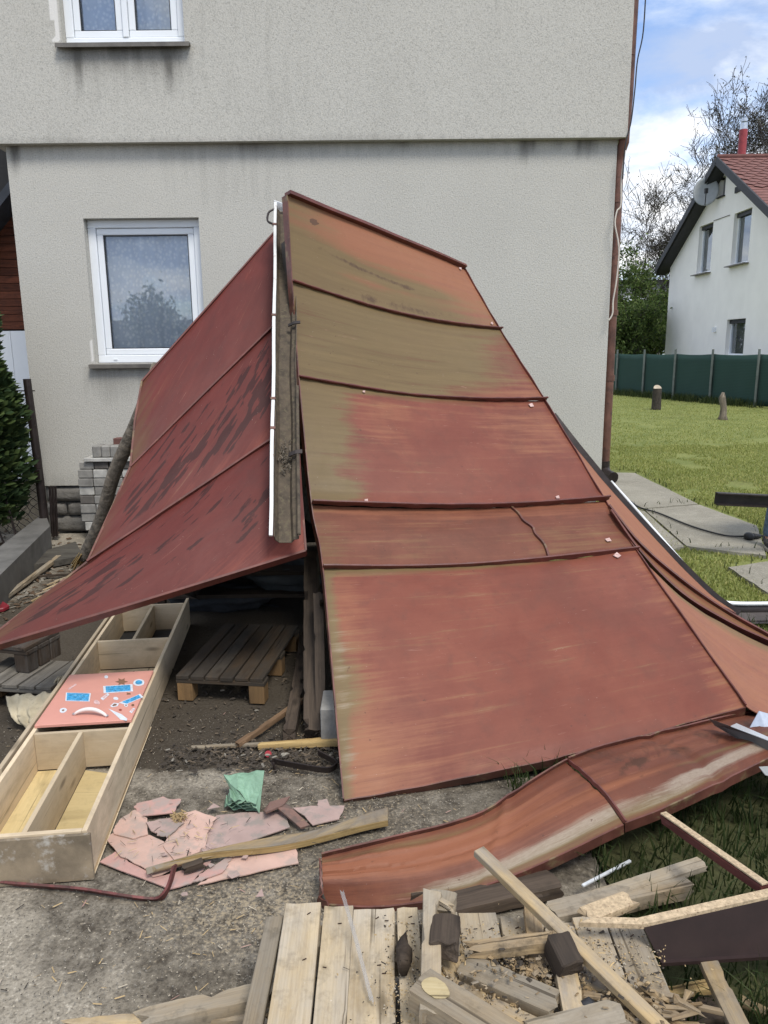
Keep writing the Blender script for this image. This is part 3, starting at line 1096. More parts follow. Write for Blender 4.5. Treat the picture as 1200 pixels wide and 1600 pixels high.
# conifer
con = thing('conifer', 'dark green conifer at the left edge beside the wire fence', 'tree', (-3.75, 6.9, 0))
MB().tube([(-3.75, 6.9, 0), (-3.74, 6.9, 1.4), (-3.75, 6.92, 2.6)], [.06, .04, .01], 8).build('trunk', M_BARK, con, smooth='all')
V, F, MK = [], [], []
for k in range(15000):
    t = random.random() ** 0.8
    z = .25 + t * 2.45
    rmax = .52 * (1 - ((z - .9) / 2.1) ** 2) if z > .9 else .52 * (.75 + .25 * z / .9)
    rmax = max(rmax, .04)
    ang = random.uniform(0, 2 * math.pi)
    rmax *= .78 + .45 * mnoise.noise(Vector((math.cos(ang) * 1.6, math.sin(ang) * 1.6, z * 3.2)))
    rr = rmax * (1 - .55 * random.random() ** 2.2)
    p = Vector((-3.75 + rr * math.cos(ang), 6.9 + rr * math.sin(ang), z))
    d = Vector((math.cos(ang), math.sin(ang), random.uniform(-.1, .9))).normalized()
    s = d.cross(Vector((random.uniform(-1, 1), random.uniform(-1, 1), random.uniform(-1, 1)))).normalized()
    L_, w = random.uniform(.05, .11), random.uniform(.010, .02)
    b = len(V)
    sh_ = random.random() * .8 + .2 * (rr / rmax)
    V += [p - s * w, p + s * w, p + d * L_ * .6 + s * w * 1.2, p + d * L_, p + d * L_ * .6 - s * w * 1.2]
    F.append((b, b + 1, b + 2, b + 3, b + 4))
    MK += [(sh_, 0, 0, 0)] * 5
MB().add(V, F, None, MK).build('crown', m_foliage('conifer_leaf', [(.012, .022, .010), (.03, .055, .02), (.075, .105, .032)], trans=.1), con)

# ------------------------------------------------------------------ white house beyond the fence
WHX = 11.75
RY, RZ, SL = 27.7, 7.96, 0.572
EY0, EY1 = 22.9, 32.6
wh = thing('white_house', 'white rendered house with red tiled gable roof beyond the green fence', 'house', (16, 27.7, 0))
HOLES = []


def wrect(px):
    P = [PX(x, y, WHX) for x, y in px]
    ys = sorted(p.y for p in P)
    zs = sorted(p.z for p in P)
    return ((ys[0] + ys[1]) / 2, (ys[2] + ys[3]) / 2, (zs[0] + zs[1]) / 2, (zs[2] + zs[3]) / 2)


w_a = wrect([(1092, 354), (1113, 348), (1111, 424), (1089, 429)])
w_b = wrect([(1146, 334), (1174, 325), (1170, 408), (1143, 416)])
w_c = wrect([(1135, 500), (1163, 497), (1163, 556), (1133, 556)])
w_d = wrect([(1124, 279), (1134, 274), (1133, 305), (1124, 307)])
HOLES = [w_a, w_b, w_c, w_d]
m = MB()
ys = sorted({EY0, EY1, RY} | {h[0] for h in HOLES} | {h[1] for h in HOLES})
eave = lambda y: RZ - .22 - SL * abs(y - RY)
for i in range(len(ys) - 1):
    a, b = ys[i], ys[i + 1]
    cuts = [(h[2], h[3]) for h in HOLES if h[0] < (a + b) / 2 < h[1]]
    cuts.sort()
    z = 0.0
    for c, e in cuts:
        m.add([(WHX, a, z), (WHX, b, z), (WHX, b, c), (WHX, a, c)], [(3, 2, 1, 0)])
        z = e
    m.add([(WHX, a, z), (WHX, b, z), (WHX, b, eave(b)), (WHX, a, eave(a))], [(3, 2, 1, 0)])
for a, b, c, e in HOLES:
    d = .22
    X2 = WHX + d
    m.add([(WHX, a, c), (X2, a, c), (X2, a, e), (WHX, a, e), (WHX, b, c), (X2, b, c), (X2, b, e), (WHX, b, e)],
          [(0, 1, 2, 3), (7, 6, 5, 4), (0, 4, 5, 1), (3, 2, 6, 7)])
m.add([(WHX, EY0, 0), (22, EY0, 0), (22, EY0, eave(EY0)), (WHX, EY0, eave(EY0))], [(0, 1, 2, 3)])
m.add([(WHX, EY1, 0), (22, EY1, 0), (22, EY1, eave(EY1)), (WHX, EY1, eave(EY1))], [(3, 2, 1, 0)])
m.add([(22, EY0, 0), (22, EY1, 0), (22, EY1, eave(EY1)), (22, RY, eave(RY)), (22, EY0, eave(EY0))], [(0, 1, 2, 3, 4)])
m.build('wall', M_WHITEWALL, wh)
M_ROOM = m_plain('dim_room', (.10, .10, .10), .9, bump=0)
for (a, b, c, e), nm in zip(HOLES, ('left upper', 'right upper', 'lower door height', 'loft')):
    X2 = WHX + .17
    t = .07
    fr = MB()
    if nm == 'loft':
        f = MB().box((X2, (a + b) / 2, (c + e) / 2), (.04, b - a, e - c)).build('vent', m_plain('vent_grey', (.28, .28, .28), .7), wh)
        MB().box((WHX - .03, (a + b) / 2, c - .03), (.12, b - a + .1, .03)).build('sill', M_BLACKTRIM, f)
        continue
    fr.box((X2, (a + b) / 2, c + t / 2), (.06, b - a, t)).box((X2, (a + b) / 2, e - t / 2), (.06, b - a, t))
    fr.box((X2, a + t / 2, (c + e) / 2), (.06, t, e - c - 2 * t)).box((X2, b - t / 2, (c + e) / 2), (.06, t, e - c - 2 * t))
    f = fr.build('window', M_PVC, wh)
    MB().add([(X2 + .01, a + t, c + t), (X2 + .01, b - t, c + t), (X2 + .01, b - t, e - t), (X2 + .01, a + t, e - t)], [(0, 1, 2, 3)]).build('pane', M_GLASS_FAR, f)
    MB().box((X2 + .15, (a + b) / 2, (c + e) / 2), (.02, b - a + .1, e - c + .1)).build('blind', M_ROOM, f)
    MB().box((X2 - .03, (a + b) / 2, e - .07), (.10, b - a - .01, .13)).build('shutter_box', M_BLACKTRIM, f)
    if nm != 'lower door height':
        MB().box((WHX - .05, (a + b) / 2, c - .03), (.28, b - a + .16, .03)).build('sill', M_SILL, f)
vn = wrect([(1150, 288), (1166, 291), (1164, 299), (1150, 299)])
MB().box((WHX - .01, (vn[0] + vn[1]) / 2, (vn[2] + vn[3]) / 2), (.06, vn[1] - vn[0], vn[3] - vn[2])).build('vent', M_BLACKTRIM, wh)
wl_ = PX(1118, 515, WHX)
MB().box(wl_ + Vector((-.05, 0, 0)), (.1, .12, .16)).build('wall_lamp', M_PVC, wh)
MB().tube([PX(1115, 345, WHX - .02), PX(1140, 336, WHX - .02)], .012, 4).build('cable', M_SILL, wh)
# roof: two slopes with overhanging verge
VX = 11.33
roof = MB()
th = .16
for sg, ye in ((-1, EY0 - .45), (1, EY1 + .45)):
    ze = RZ - SL * abs(ye - RY)
    P = [(VX, RY, RZ), (VX, ye, ze), (22.5, ye, ze), (22.5, RY, RZ)]
    roof.slab([Vector(p) - Vector((0, 0, .05)) for p in P], th - .04)
rf = roof.build('roof', M_BLACKTRIM, wh)
# diamond shingle tiles on the slope that faces the yard
nrow = 26
slope_len = math.hypot(RY - (EY0 - .45), SL * (RY - (EY0 - .45)))
du = Vector((0, -1, -SL)).normalized()
nn = Vector((0, -SL, 1)).normalized()
tile_me = None
cnt = 0
for r in range(nrow):
    s0 = r * slope_len / nrow
    for c in range(28):
        if r > 15 and c > 14:
            continue
        x0 = VX + .02 + c * .40 + (.2 if r % 2 else 0)
        if x0 > 22.1 or cnt >= 300:
            continue
        w, L_ = .385, slope_len / nrow * 1.55
        base = Vector((x0, RY, RZ)) + du * s0 + nn * (.0)
        if tile_me is None:
            m = MB()
            o = Vector((0, 0, 0))
            pts = [o + nn * .012, o + Vector((w, 0, 0)) + nn * .012, Vector((w, 0, 0)) + du * L_ * .62 + nn * .035, Vector((w / 2, 0, 0)) + du * L_ + nn * .042, du * L_ * .62 + nn * .035]
            m.slab(pts, .012, nn)
            tile = m.build('tile', M_ROOFTILE, rf)
            tile_me = tile
            tile.location = base - worldloc(rf) + Vector((0, 0, 0))
            # mesh verts were stored relative to the house origin
            tile.data.transform(Matrix.Translation(worldloc(rf)))
            tile.location = base - worldloc(rf)
        else:
            dup(tile, base - worldloc(rf))
        cnt += 1
ms = MB()
for r in range(nrow):
    s0 = r * slope_len / nrow
    a = Vector((VX, RY, RZ)) + du * s0
    b = a + du * (slope_len / nrow)
    ms.add([a + nn * .002, a + nn * .002 + Vector((11.1, 0, 0)), b + nn * .012 + Vector((11.1, 0, 0)), b + nn * .012], [(3, 2, 1, 0)])
ms.build('tile_course', M_ROOFTILE, rf, kind='stuff')
for sg, ye in ((-1, EY0 - .45), (1, EY1 + .45)):
    ze = RZ - SL * abs(ye - RY)
    a, b = Vector((VX - .03, RY + sg * .02, RZ - .02)), Vector((VX - .03, ye, ze - .02))
    MB().beam(a + Vector((0, 0, -.07)), b + Vector((0, 0, -.07)), .06, .24, up=(0, 0, 1)).build('barge_board', M_BLACKTRIM, wh)
    MB().add([Vector((VX, RY, RZ - .26)), Vector((VX, ye, ze - .26)), Vector((WHX, ye, ze - .26)), Vector((WHX, RY, RZ - .26))], [(0, 1, 2, 3)]).build('soffit', M_BLACKTRIM, wh)
MB().tube([(VX, RY, RZ + .03), (22.5, RY, RZ + .03)], .09, 8).build('ridge_cap', M_ROOFTILE, wh, smooth='all')
# red flue with steel cap
pc = PY(1158, 250, 27.9)
ch = MB().tube([pc + Vector((0, 0, -.6)), pc + Vector((0, 0, .95))], .135, 14).build('chimney', m_plain('red_flue', (.28, .035, .04), .5), wh, smooth=True)
MB().tube([pc + Vector((0, 0, .95)), pc + Vector((0, 0, 1.15))], .12, 14).tube([pc + Vector((0, 0, 1.2)), pc + Vector((0, 0, 1.3))], .10, 12).build('chimney_cap', M_ZINC, ch, smooth=True)

# satellite dish on the gable
dc = PX(1103, 299, WHX - .45)
dish = thing('satellite_dish', 'grey satellite dish fixed to the gable of the white house', 'satellite dish', dc)
V, F = [], []
ax = Vector((-.35, -.93, .1)).normalized()
sx = ax.cross(Vector((0, 0, 1))).normalized()
ux = sx.cross(ax).normalized()
R0 = .46
rings, seg = 6, 24
V.append(dc + ax * -.1)
for r in range(1, rings + 1):
    q = r / rings
    for k in range(seg):
        t = 2 * math.pi * k / seg
        V.append(dc + (sx * math.cos(t) * .92 + ux * math.sin(t) * 1.05) * R0 * q + ax * (-.1 + .1 * q * q))
for k in range(seg):
    F.append((0, 1 + k, 1 + (k + 1) % seg))
for r in range(rings - 1):
    for k in range(seg):
        a, b = 1 + r * seg + k, 1 + r * seg + (k + 1) % seg
        F.append((a, a + seg, b + seg, b))
do = MB().add(V, F).build('dish', m_plain('dish_grey', (.34, .36, .37), .5, var=.1), dish, smooth='all')
sm_ = do.modifiers.new('thick', 'SOLIDIFY')
sm_.thickness = .012
MB().tube([dc + ux * -R0 + ax * .02, dc + ax * .42 + ux * -.12], .015, 6).build('arm', M_DARKSTEEL, dish)
MB().box(dc + ax * .42 + ux * -.1, (.10, .10, .16)).build('receiver', M_BLACKTRIM, dish)
MB().tube([dc - ax * .1, Vector((WHX + .02, dc.y + .1, dc.z - .1))], .03, 6).build('bracket', M_DARKSTEEL, dish)

# ------------------------------------------------------------------ green screen fence
FA, FB = Vector((9.05, 29.4, 0)), Vector((11.15, 22.3, 0))
fdir = (FB - FA).normalized()
fence = thing('screen_fence', 'green netting screen fence on steel posts across the end of the lawn', 'fence', (10, 26, 0))
m_net = NT('green_screen_net')
v = gc(m_net)
ln_ = m_net.n('TexWave', Vector=v, Scale=7.0, Distortion=0.3, props={'wave_type': 'BANDS', 'bands_direction': 'Z'})
nn_ = m_net.noise(v, 1.2, 4)
m_net.p(Base_Color=m_net.mix(m_net.math('MULTIPLY', m_net.math('ADD', ln_, nn_), .5), (.006, .030, .024), (.018, .062, .048)), Roughness=.8)
M_NET = m_net.mat
posts = [PY(966, 600, 29.1), None]
post_xy = []
for x in (964, 1006, 1054, 1112, 1184):
    d = ray(x, 600)
    # hit the vertical plane of the fence
    nrm = Vector((fdir.y, -fdir.x, 0))
    p = CV + d * ((FA - CV).dot(nrm) / d.dot(nrm))
    post_xy.append(Vector((p.x, p.y, 0)))
post_xy.append(post_xy[-1] + fdir * 2.4)
post_xy.append(post_xy[-1] + fdir * 2.4)
post_xy.insert(0, post_xy[0] - fdir * 2.5)
for i in range(len(post_xy) - 1):
    a, b = post_xy[i], post_xy[i + 1]
    T, Z = np.meshgrid(np.linspace(0, 1, 14), np.linspace(.03, 1, 8))
    hgt = 1.53
    sag = -.03 * np.sin(math.pi * T) * (Z > .9) + .015 * (fbm(T * 6 + i * 9, Z, 3) - .5)
    off = .03 * (fbm(T * 7 + i * 5, Z * 3, 6) - .5)
    X = a.x + (b.x - a.x) * T + off
    Y = a.y + (b.y - a.y) * T + off
    MB().grid(np.stack([X, Y, Z * hgt + sag], -1), .01).build('screen', M_NET, fence, smooth='all')
M_POSTG = m_plain('grey_post', (.13, .15, .14), .6)
for p in post_xy:
    q = p + Vector((-.05, -.03, 0))
    MB().tube([q, q + Vector((0, 0, 1.68))], .035, 8).build('post', M_POSTG, fence, smooth=True)

# two cut stumps in the lawn
s1 = thing('tree_stump', 'dark straight stump with pale sawn top in the lawn', 'stump', G(1025, 641))
b = G(1025, 641)
tp = Vector((b.x, b.y, PY(1024, 607, b.y).z))
MB().tube([b + Vector((0, 0, -.05)), b.lerp(tp, .5), tp], [.14, .128, .125], 12).build('trunk', m_plain('dark_stump_bark', (.045, .037, .03), .95, var=.5, scale=14, bump=.8, fine=30, bdist=.02), s1, smooth=True)
MB().tube([tp + Vector((0, 0, -.005)), tp + Vector((.0, -.02, .012))], .112, 12).build('cut_face', m_plain('cut_wood', (.45, .38, .29), .8), s1)
s2 = thing('tree_stump', 'thin ragged weathered stump standing on the lawn to the right', 'stump', G(1129, 657))
b = G(1129, 657)
t2 = PY(1130, 613, b.y)
P = [b + Vector((0, 0, -.05)), b + Vector((0, 0, .12)), b.lerp(t2, .45) + Vector((.02, 0, 0)), b.lerp(t2, .8) + Vector((-.02, 0, 0)), t2]
MB().tube(P, [.16, .085, .075, .08, .03], 9).build('trunk', m_wood('grey_stump', (.26, .22, .17), (.08, .065, .05), dirt=.4), s2, smooth='all')

# ------------------------------------------------------------------ trees behind
M_TWIG = m_plain('twig_bark', (.055, .046, .04), .9, var=.4, scale=3, bump=0)


def branch_tree(name, label, base, height, spread, seed, depth, leaf_mat, leaves_per, leaf_size, group=None, trunk_r=.22, lift=.35, start=.25, nb=5, rmin=.008):
    rnd = random.Random(seed)
    root = thing(name, label, 'tree', base, group)
    B = Vector(base)
    wood, tips = MB(), []

    def grow(p, d, L, r, lv):
        n = 4
        pts = [p]
        q = p.copy()
        dd = d.copy()
        for i in range(n):
            dd = (dd + Vector((rnd.uniform(-1, 1), rnd.uniform(-1, 1), rnd.uniform(-.7, 1))) * .22).normalized()
            q = q + dd * (L / n)
            pts.append(q.copy())
        rs = [max(rmin, r * (1 - .55 * i / n)) for i in range(n + 1)]
        wood.tube(pts, rs, 6 if lv < 2 else (4 if lv < 4 else 3), caps=False)
        if lv >= depth:
            tips.append((pts, dd))
            return
        if lv >= depth - 1:
            tips.append((pts[2:], dd))
        k = nb if lv == 0 else rnd.choice((3, 3, 4))
        for j in range(k):
            t = rnd.uniform(.35, 1.0) if j else 1.0
            i0 = min(n, max(1, int(t * n)))
            a = Vector((rnd.uniform(-1, 1), rnd.uniform(-1, 1), rnd.uniform(-.35, .9) + lift)).normalized()
            nd = (dd * .55 + a * spread).normalized()
            grow(pts[i0], nd, L * rnd.uniform(.58, .82), rs[i0] * rnd.uniform(.5, .72), lv + 1)
    grow(B, Vector((0, 0, 1)), height * .33, trunk_r, 0)
    wood.build('trunk', M_TWIG, root, smooth='all')
    V, F, MK = [], [], []
    for pts, d in tips:
        for _ in range(leaves_per):
            i = rnd.randrange(len(pts))
            p = pts[i] + Vector((rnd.gauss(0, 1), rnd.gauss(0, 1), rnd.gauss(0, 1))) * leaf_size * 2.2
            a = Vector((rnd.uniform(-1, 1), rnd.uniform(-1, 1), rnd.uniform(-1, 1))).normalized()
            s = a.cross(Vector((rnd.uniform(-1, 1), rnd.uniform(-1, 1), rnd.uniform(-1, 1)))).normalized()
            L = leaf_size * rnd.uniform(.6, 1.3)
            b = len(V)
            V += [p - a * L, p + s * L * .5, p + a * L, p - s * L * .5]
            F.append((b, b + 1, b + 2, b + 3))
            MK += [(rnd.random(), 0, 0, 0)] * 4
    MB().add(V, F, None, MK).build('crown', leaf_mat, root)
    return root


M_LEAF_BARE = m_foliage('sparse_leaf', [(.035, .035, .018), (.06, .065, .025), (.10, .10, .04)])
M_LEAF_G = m_foliage('spring_leaf', [(.035, .06, .016), (.08, .125, .032), (.16, .21, .06)], trans=.4)
branch_tree('tree', 'tall bare tree with fine twigs behind the white house', (17.6, 42, 0), 17.5, 1.0, 5, 7, M_LEAF_BARE, 1, .055, trunk_r=.36, lift=.16, nb=7, rmin=.010)
GRP = 'leafy trees beyond the lawn'
branch_tree('bushy_tree', 'green spring tree between the drainpipe and white house', (10.9, 35.5, 0), 6.2, 1.0, 8, 5, M_LEAF_G, 12, .085, trunk_r=.11, lift=.2, nb=7)
branch_tree('bushy_tree', 'smaller leafy shrub tree just behind the fence by the drainpipe', (10.2, 32.2, 0), 4.6, 1.0, 23, 5, M_LEAF_G, 9, .07, trunk_r=.08, lift=.2, nb=7)
branch_tree('bushy_tree', 'leafy tree against the grey building, close to the white house corner', (13.0, 38.5, 0), 6.6, 1.0, 31, 5, M_LEAF_G, 10, .09, trunk_r=.12, lift=.2, nb=7)
# grey flat building beyond
gb = thing('grey_building', 'grey flat roofed building half hidden behind the leafy trees', 'building', (17.5, 54, 0))
MB().box((17.5, 57, 3.0), (9, 6, 6.0)).build('wall', m_plain('grey_render', (.24, .25, .26), .9, var=.1, bump=0), gb)
for (x, z) in ((14.9, 4.4), (17.2, 4.4), (19.5, 4.4), (14.9, 1.6), (17.2, 1.6), (19.5, 1.6)):
    f = MB().box((x, 53.98, z), (1.3, .08, 1.4)).build('window', M_PVC, gb)
    MB().box((x, 53.93, z), (1.1, .04, 1.2)).build('pane', M_GLASS_FAR, f)
MB().box((17.5, 56.9, 6.08), (9.3, 6.3, .16)).build('roof', M_BLACKTRIM, gb)
sh2 = thing('low_outhouse', 'low grey outhouse with dark window over the fence beside the white house', 'outhouse', (12.9, 41.5, 0))
MB().box((13.2, 42.2, 1.35), (3.0, 2, 2.7)).build('wall', m_plain('outhouse_grey', (.26, .26, .25), .9, var=.15, bump=0), sh2)
MB().slab([(11.5, 41.0, 2.72), (14.9, 41.0, 2.72), (14.9, 43.4, 3.1), (11.5, 43.4, 3.1)], .1).build('roof', M_SILL, sh2)
MB().box((13.35, 41.17, 1.9), (1.1, .06, .8)).build('window', M_BLACKTRIM, sh2)

# what the lower window mirrors: garden row behind the photographer
rg = thing('garage_row', 'low grey garage row mirrored in the lower window', 'garage', (-6, -21, 0))
MB().box((-9.5, -23, 1.6), (15, 4, 3.2)).build('wall', m_plain('garage_render', (.36, .36, .33), .9, bump=0), rg)
for k in range(4):
    MB().box((-15 + k * 3.4, -20.97, 1.15), (2.4, .06, 2.3)).build('door', m_plain('garage_door', (.10, .12, .11), .6, bump=0), rg)
branch_tree('garden_tree', 'garden tree mirrored in the lower window glass', (-7.6, -13, 0), 4.6, .55, 12, 4, M_LEAF_G, 22, .09, trunk_r=.09, lift=.6, nb=6)

# ------------------------------------------------------------------ grass
def blades(name, pts, hmin, hmax, wid, mat, lean=.5, label=None):
    n = len(pts)
    P = np.array(pts, float)
    h = RNG.uniform(hmin, hmax, n)
    a = RNG.uniform(0, 2 * np.pi, n)
    w = wid * RNG.uniform(.6, 1.3, n)
    l = RNG.uniform(.1, lean, n) * h
    b = RNG.uniform(0, 2 * np.pi, n)
    off = np.stack([np.cos(a) * w, np.sin(a) * w, np.zeros(n)], -1)
    mid = P + np.stack([np.cos(b) * l * .35, np.sin(b) * l * .35, h * .6], -1)
    top = P + np.stack([np.cos(b) * l, np.sin(b) * l, h * np.sqrt(np.maximum(.1, 1 - (l / h) ** 2 * .5))], -1)
    V = np.stack([P - off, P + off, mid + off * .7, mid - off * .7, top], 1).reshape(-1, 3)
    i = np.arange(n) * 5
    F = np.stack([i, i + 1, i + 2, i + 3], -1).tolist() + np.stack([i + 3, i + 2, i + 4], -1).tolist()
    shade = np.clip(RNG.normal(.5, .22, n) + .25 * (fbm(P[:, 0] * 1.2, P[:, 1] * 1.2, 5) - .5), 0, 1)
    mk = np.zeros((n, 5, 4))
    mk[..., 0] = shade[:, None]
    m = MB()
    m.add(V.tolist(), F, V.tolist(), mk.reshape(-1, 4).tolist())
    return m.build(name, mat, kind='stuff', origin=(0, 0, 0))


M_GRASS = m_foliage('grass_blade', [(.17, .20, .05), (.31, .34, .10), (.52, .48, .20)], rough=.55, trans=.4)
M_GRASS_D = m_foliage('rough_grass_blade', [(.018, .030, .010), (.035, .055, .016), (.085, .098, .036)], rough=.55, trans=.3)


def in_poly(x, y, poly):
    c = np.zeros(len(x), bool)
    j = len(poly) - 1
    for i in range(len(poly)):
        xi, yi, xj, yj = poly[i][0], poly[i][1], poly[j][0], poly[j][1]
        c ^= ((yi > y) != (yj > y)) & (x < (xj - xi) * (y - yi) / (yj - yi + 1e-12) + xi)
        j = i
    return c


SLABS = [[G(x, y)[:2] for x, y in P] for P in ([(950, 736), (992, 738), (1088, 787), (1006, 797), (958, 792)], [(1004, 794), (1100, 790), (1184, 822), (1200, 869), (1071, 855)], [(1136, 886), (1210, 874), (1262, 930), (1200, 928)])]


def lawn_pts(n, y0, y1, x_of=lambda y: (2.3, .53 * y + .6), power=1.0):
    y = y0 + (y1 - y0) * RNG.uniform(0, 1, n) ** power
    u = RNG.uniform(0, 1, n)
    lo = np.full(n, 2.28)
    hi = .53 * y + .6
    x = lo + (hi - lo) * u
    keep = hi > lo
    for s in SLABS:
        keep &= ~in_poly(x, y, s)
    keep &= fbm(x * 1.5, y * 1.5, 44) > .30
    x, y = x[keep], y[keep]
    return np.stack([x, y, np.full(len(x), .012)], -1)


blades('grass', np.concatenate([lawn_pts(16000, 4.2, 8.5), lawn_pts(42000, 7.5, 14), lawn_pts(50000, 13, 30)]), .018, .045, .006, M_GRASS, .9)
tuf = []
for _ in range(160):
    t = RNG.uniform(0, 1)
    p = FA.lerp(FB, t)
    c = np.array([p.x - .15 - abs(RNG.normal(0, .15)), p.y + RNG.normal(0, .1), .01])
    for _ in range(14):
        tuf.append(c + np.array([RNG.normal(0, .07), RNG.normal(0, .07), 0]))
blades('tall_grass', tuf, .1, .32, .008, M_GRASS_D, .7)
# rank grass under the fallen sheet and by the timbers at right
n = 15000
x = RNG.uniform(.5, 3.3, n)
y = RNG.uniform(1.35, 4.7, n)
k = fbm(x * 2.2, y * 2.2, 66) > .36
k &= ~((np.abs(x - 1.05) < .22) & (np.abs(y - 1.62) < .12))
x, y = x[k], y[k]
blades('rough_grass', np.stack([x, y, np.full(len(x), .01)], -1), .04, .15, .0035, M_GRASS_D, .95)
x = np.concatenate([RNG.normal(1.30, .14, 500), RNG.normal(1.0, .05, 120), RNG.normal(1.55, .2, 500)])
y = np.concatenate([RNG.normal(1.42, .10, 500), RNG.normal(1.66, .05, 120), RNG.normal(1.6, .12, 500)])
blades('tall_grass', np.stack([x, y, np.full(len(x), .01)], -1), .08, .24, .003, M_GRASS_D, .8)
# grass fringe along the near path slabs
fr = []
for s in SLABS:
    for i in range(len(s)):
        a, b = Vector((*s[i], 0)), Vector((*s[(i + 1) % len(s)], 0))
        for _ in range(int((b - a).length * 15)):
            p = a.lerp(b, random.random())
            fr.append((p.x + random.gauss(0, .04), p.y + random.gauss(0, .05), .02))
blades('path_grass', fr, .03, .11, .005, M_GRASS_D, .9)

# ------------------------------------------------------------------ cable and plug on the path
ec = thing('extension_cable', 'black extension cable with plug lying across the path slabs', 'cable', G(1100, 820))
cp = [(985, 783), (1000, 793), (1030, 802), (1080, 822), (1130, 836), (1162, 838)]
MB().tube(smooth_pts([G(x, y, .06) for x, y in cp]), .009, 6).build('cord', M_BCABLE, ec, smooth='all')
pg = G(1170, 838, .075)
MB().blob(pg, (.045, .06, .04), .12, 2, 3).tube([pg + Vector((.03, 0, 0)), pg + Vector((.11, .02, -.005))], [.03, .022], 8).build('plug', M_BCABLE, ec, smooth='all')
MB().tube(smooth_pts([pg + Vector((.1, .02, 0)), pg + Vector((.25, .03, -.01)), pg + Vector((.6, -.05, -.02)), pg + Vector((1.3, .1, -.05))]), .009, 6).build('cord', M_BCABLE, ec, smooth='all')

# ------------------------------------------------------------------ steel beam held by a person at the right edge
a, b2 = PY(1117, 778, 6.3), PY(1200, 782, 6.3)
bd = (b2 - a).normalized()
bend = a + bd * 2.3
sb = thing('steel_beam', 'dark steel channel carried level above the path at right edge', 'beam', a + Vector((1.1, 0, -.05)))
up = Vector((0, 0, 1))
MB().beam(a, bend, .012, .085, up=(0, 0, 1)).build('web', M_DARKSTEEL, sb)
MB().beam(a + Vector((0, -.028, .047)), bend + Vector((0, -.028, .047)), .066, .010).build('flange', M_DARKSTEEL, sb)
MB().beam(a + Vector((0, -.028, -.047)), bend + Vector((0, -.028, -.047)), .066, .010).build('flange', M_DARKSTEEL, sb)


def skin(name, mat, parent, nodes, edges, root=0, sub=1):
    """continuous body grown round a skeleton: nodes = (position, radius)"""
    me = bpy.data.meshes.new(name + '_cage')
    me.from_pydata([tuple(p) for p, r in nodes], edges, [])
    o = bpy.data.objects.new(name + '_cage', me)
    COL.objects.link(o)
    o.modifiers.new('skin', 'SKIN')
    sv = me.skin_vertices
    if not sv:
        bm = bmesh.new()
        bm.from_mesh(me)
        bm.verts.layers.skin.verify()
        bm.to_mesh(me)
        bm.free()
        sv = me.skin_vertices
    for i, (p, r) in enumerate(nodes):
        rr = r if isinstance(r, tuple) else (r, r)
        sv[0].data[i].radius = rr
        sv[0].data[i].use_root = (i == root)
    s = o.modifiers.new('sub', 'SUBSURF')
    s.levels = sub
    s.render_levels = sub
    dg = bpy.context.evaluated_depsgraph_get()
    dg.update()
    em = bpy.data.meshes.new_from_object(o.evaluated_get(dg))
    bpy.data.objects.remove(o)
    V = [tuple(v.co) for v in em.vertices]
    F = [tuple(p.vertices) for p in em.polygons]
    bpy.data.meshes.remove(em)
    return MB().add(V, F).build(name, mat, parent, smooth='all')


M_SKIN = m_plain('skin', (.45, .25, .17), .55, var=.08, bump=0)
M_JEANS = m_plain('blue_jeans', (.10, .15, .22), .9, var=.3, scale=22, bump=.3, fine=200, col2=(.20, .27, .36), c2at=.6)
M_SHIRT = m_plain('dark_work_shirt', (.05, .055, .06), .9, var=.2, bump=.2)
M_SHOE = m_plain('shoe_canvas', (.055, .05, .05), .8, var=.4, scale=30, bump=.2, col2=(.32, .29, .25), c2at=.62)
M_SOLE = m_plain('shoe_sole', (.5, .46, .38), .8, var=.2, bump=0)
M_HAIR = m_plain('dark_hair', (.03, .02, .015), .7, bump=.3)
fA = Vector((3.415, 6.60, .045))
fB = Vector((3.80, 6.74, .0))
person = thing('person', 'person in blue jeans and worn canvas shoes at the right edge, carrying a steel beam', 'person', Vector((3.65, 6.7, 0)))
hip = Vector((3.80, 6.98, .86))
hA, hB = hip + Vector((-.09, -.03, -.03)), hip + Vector((.10, .04, -.03))
kA, kB = Vector((3.45, 6.60, .52)), Vector((3.85, 6.72, .49))
aA, aB = fA + Vector((.01, .03, .07)), fB + Vector((0, .05, .08))
chest = Vector((3.72, 6.62, 1.18))
neck = Vector((3.68, 6.44, 1.37))
headp = Vector((3.66, 6.36, 1.47))
shA, shB = Vector((3.52, 6.60, 1.27)), Vector((3.88, 6.52, 1.27))
elA, elB = Vector((3.52, 6.40, .98)), Vector((3.96, 6.36, .98))
wrA, wrB = Vector((3.62, 6.33, .62)), Vector((3.92, 6.32, .62))
haA, haB = Vector((3.63, 6.31, .55)), Vector((3.93, 6.30, .55))
nodes = [(hip, (.15, .11)), (hip.lerp(chest, .5), (.145, .105)), (chest, (.16, .115)), (neck, .055), (headp, (.085, .095)), (headp + Vector((-.01, -.05, .10)), (.085, .10)),
         (hA, .095), (kA, .06), (aA, .042), (fA + Vector((-.01, -.08, .01)), .035), (hB, .095), (kB, .06), (aB, .042), (fB + Vector((0, -.1, .02)), .035),
         (shA, .058), (elA, .042), (wrA, .028), (haA, (.04, .02)), (shB, .058), (elB, .042), (wrB, .028), (haB, (.04, .02))]
edges = [(0, 1), (1, 2), (2, 3), (3, 4), (4, 5), (0, 6), (6, 7), (7, 8), (8, 9), (0, 10), (10, 11), (11, 12), (12, 13), (2, 14), (14, 15), (15, 16), (16, 17), (2, 18), (18, 19), (19, 20), (20, 21)]
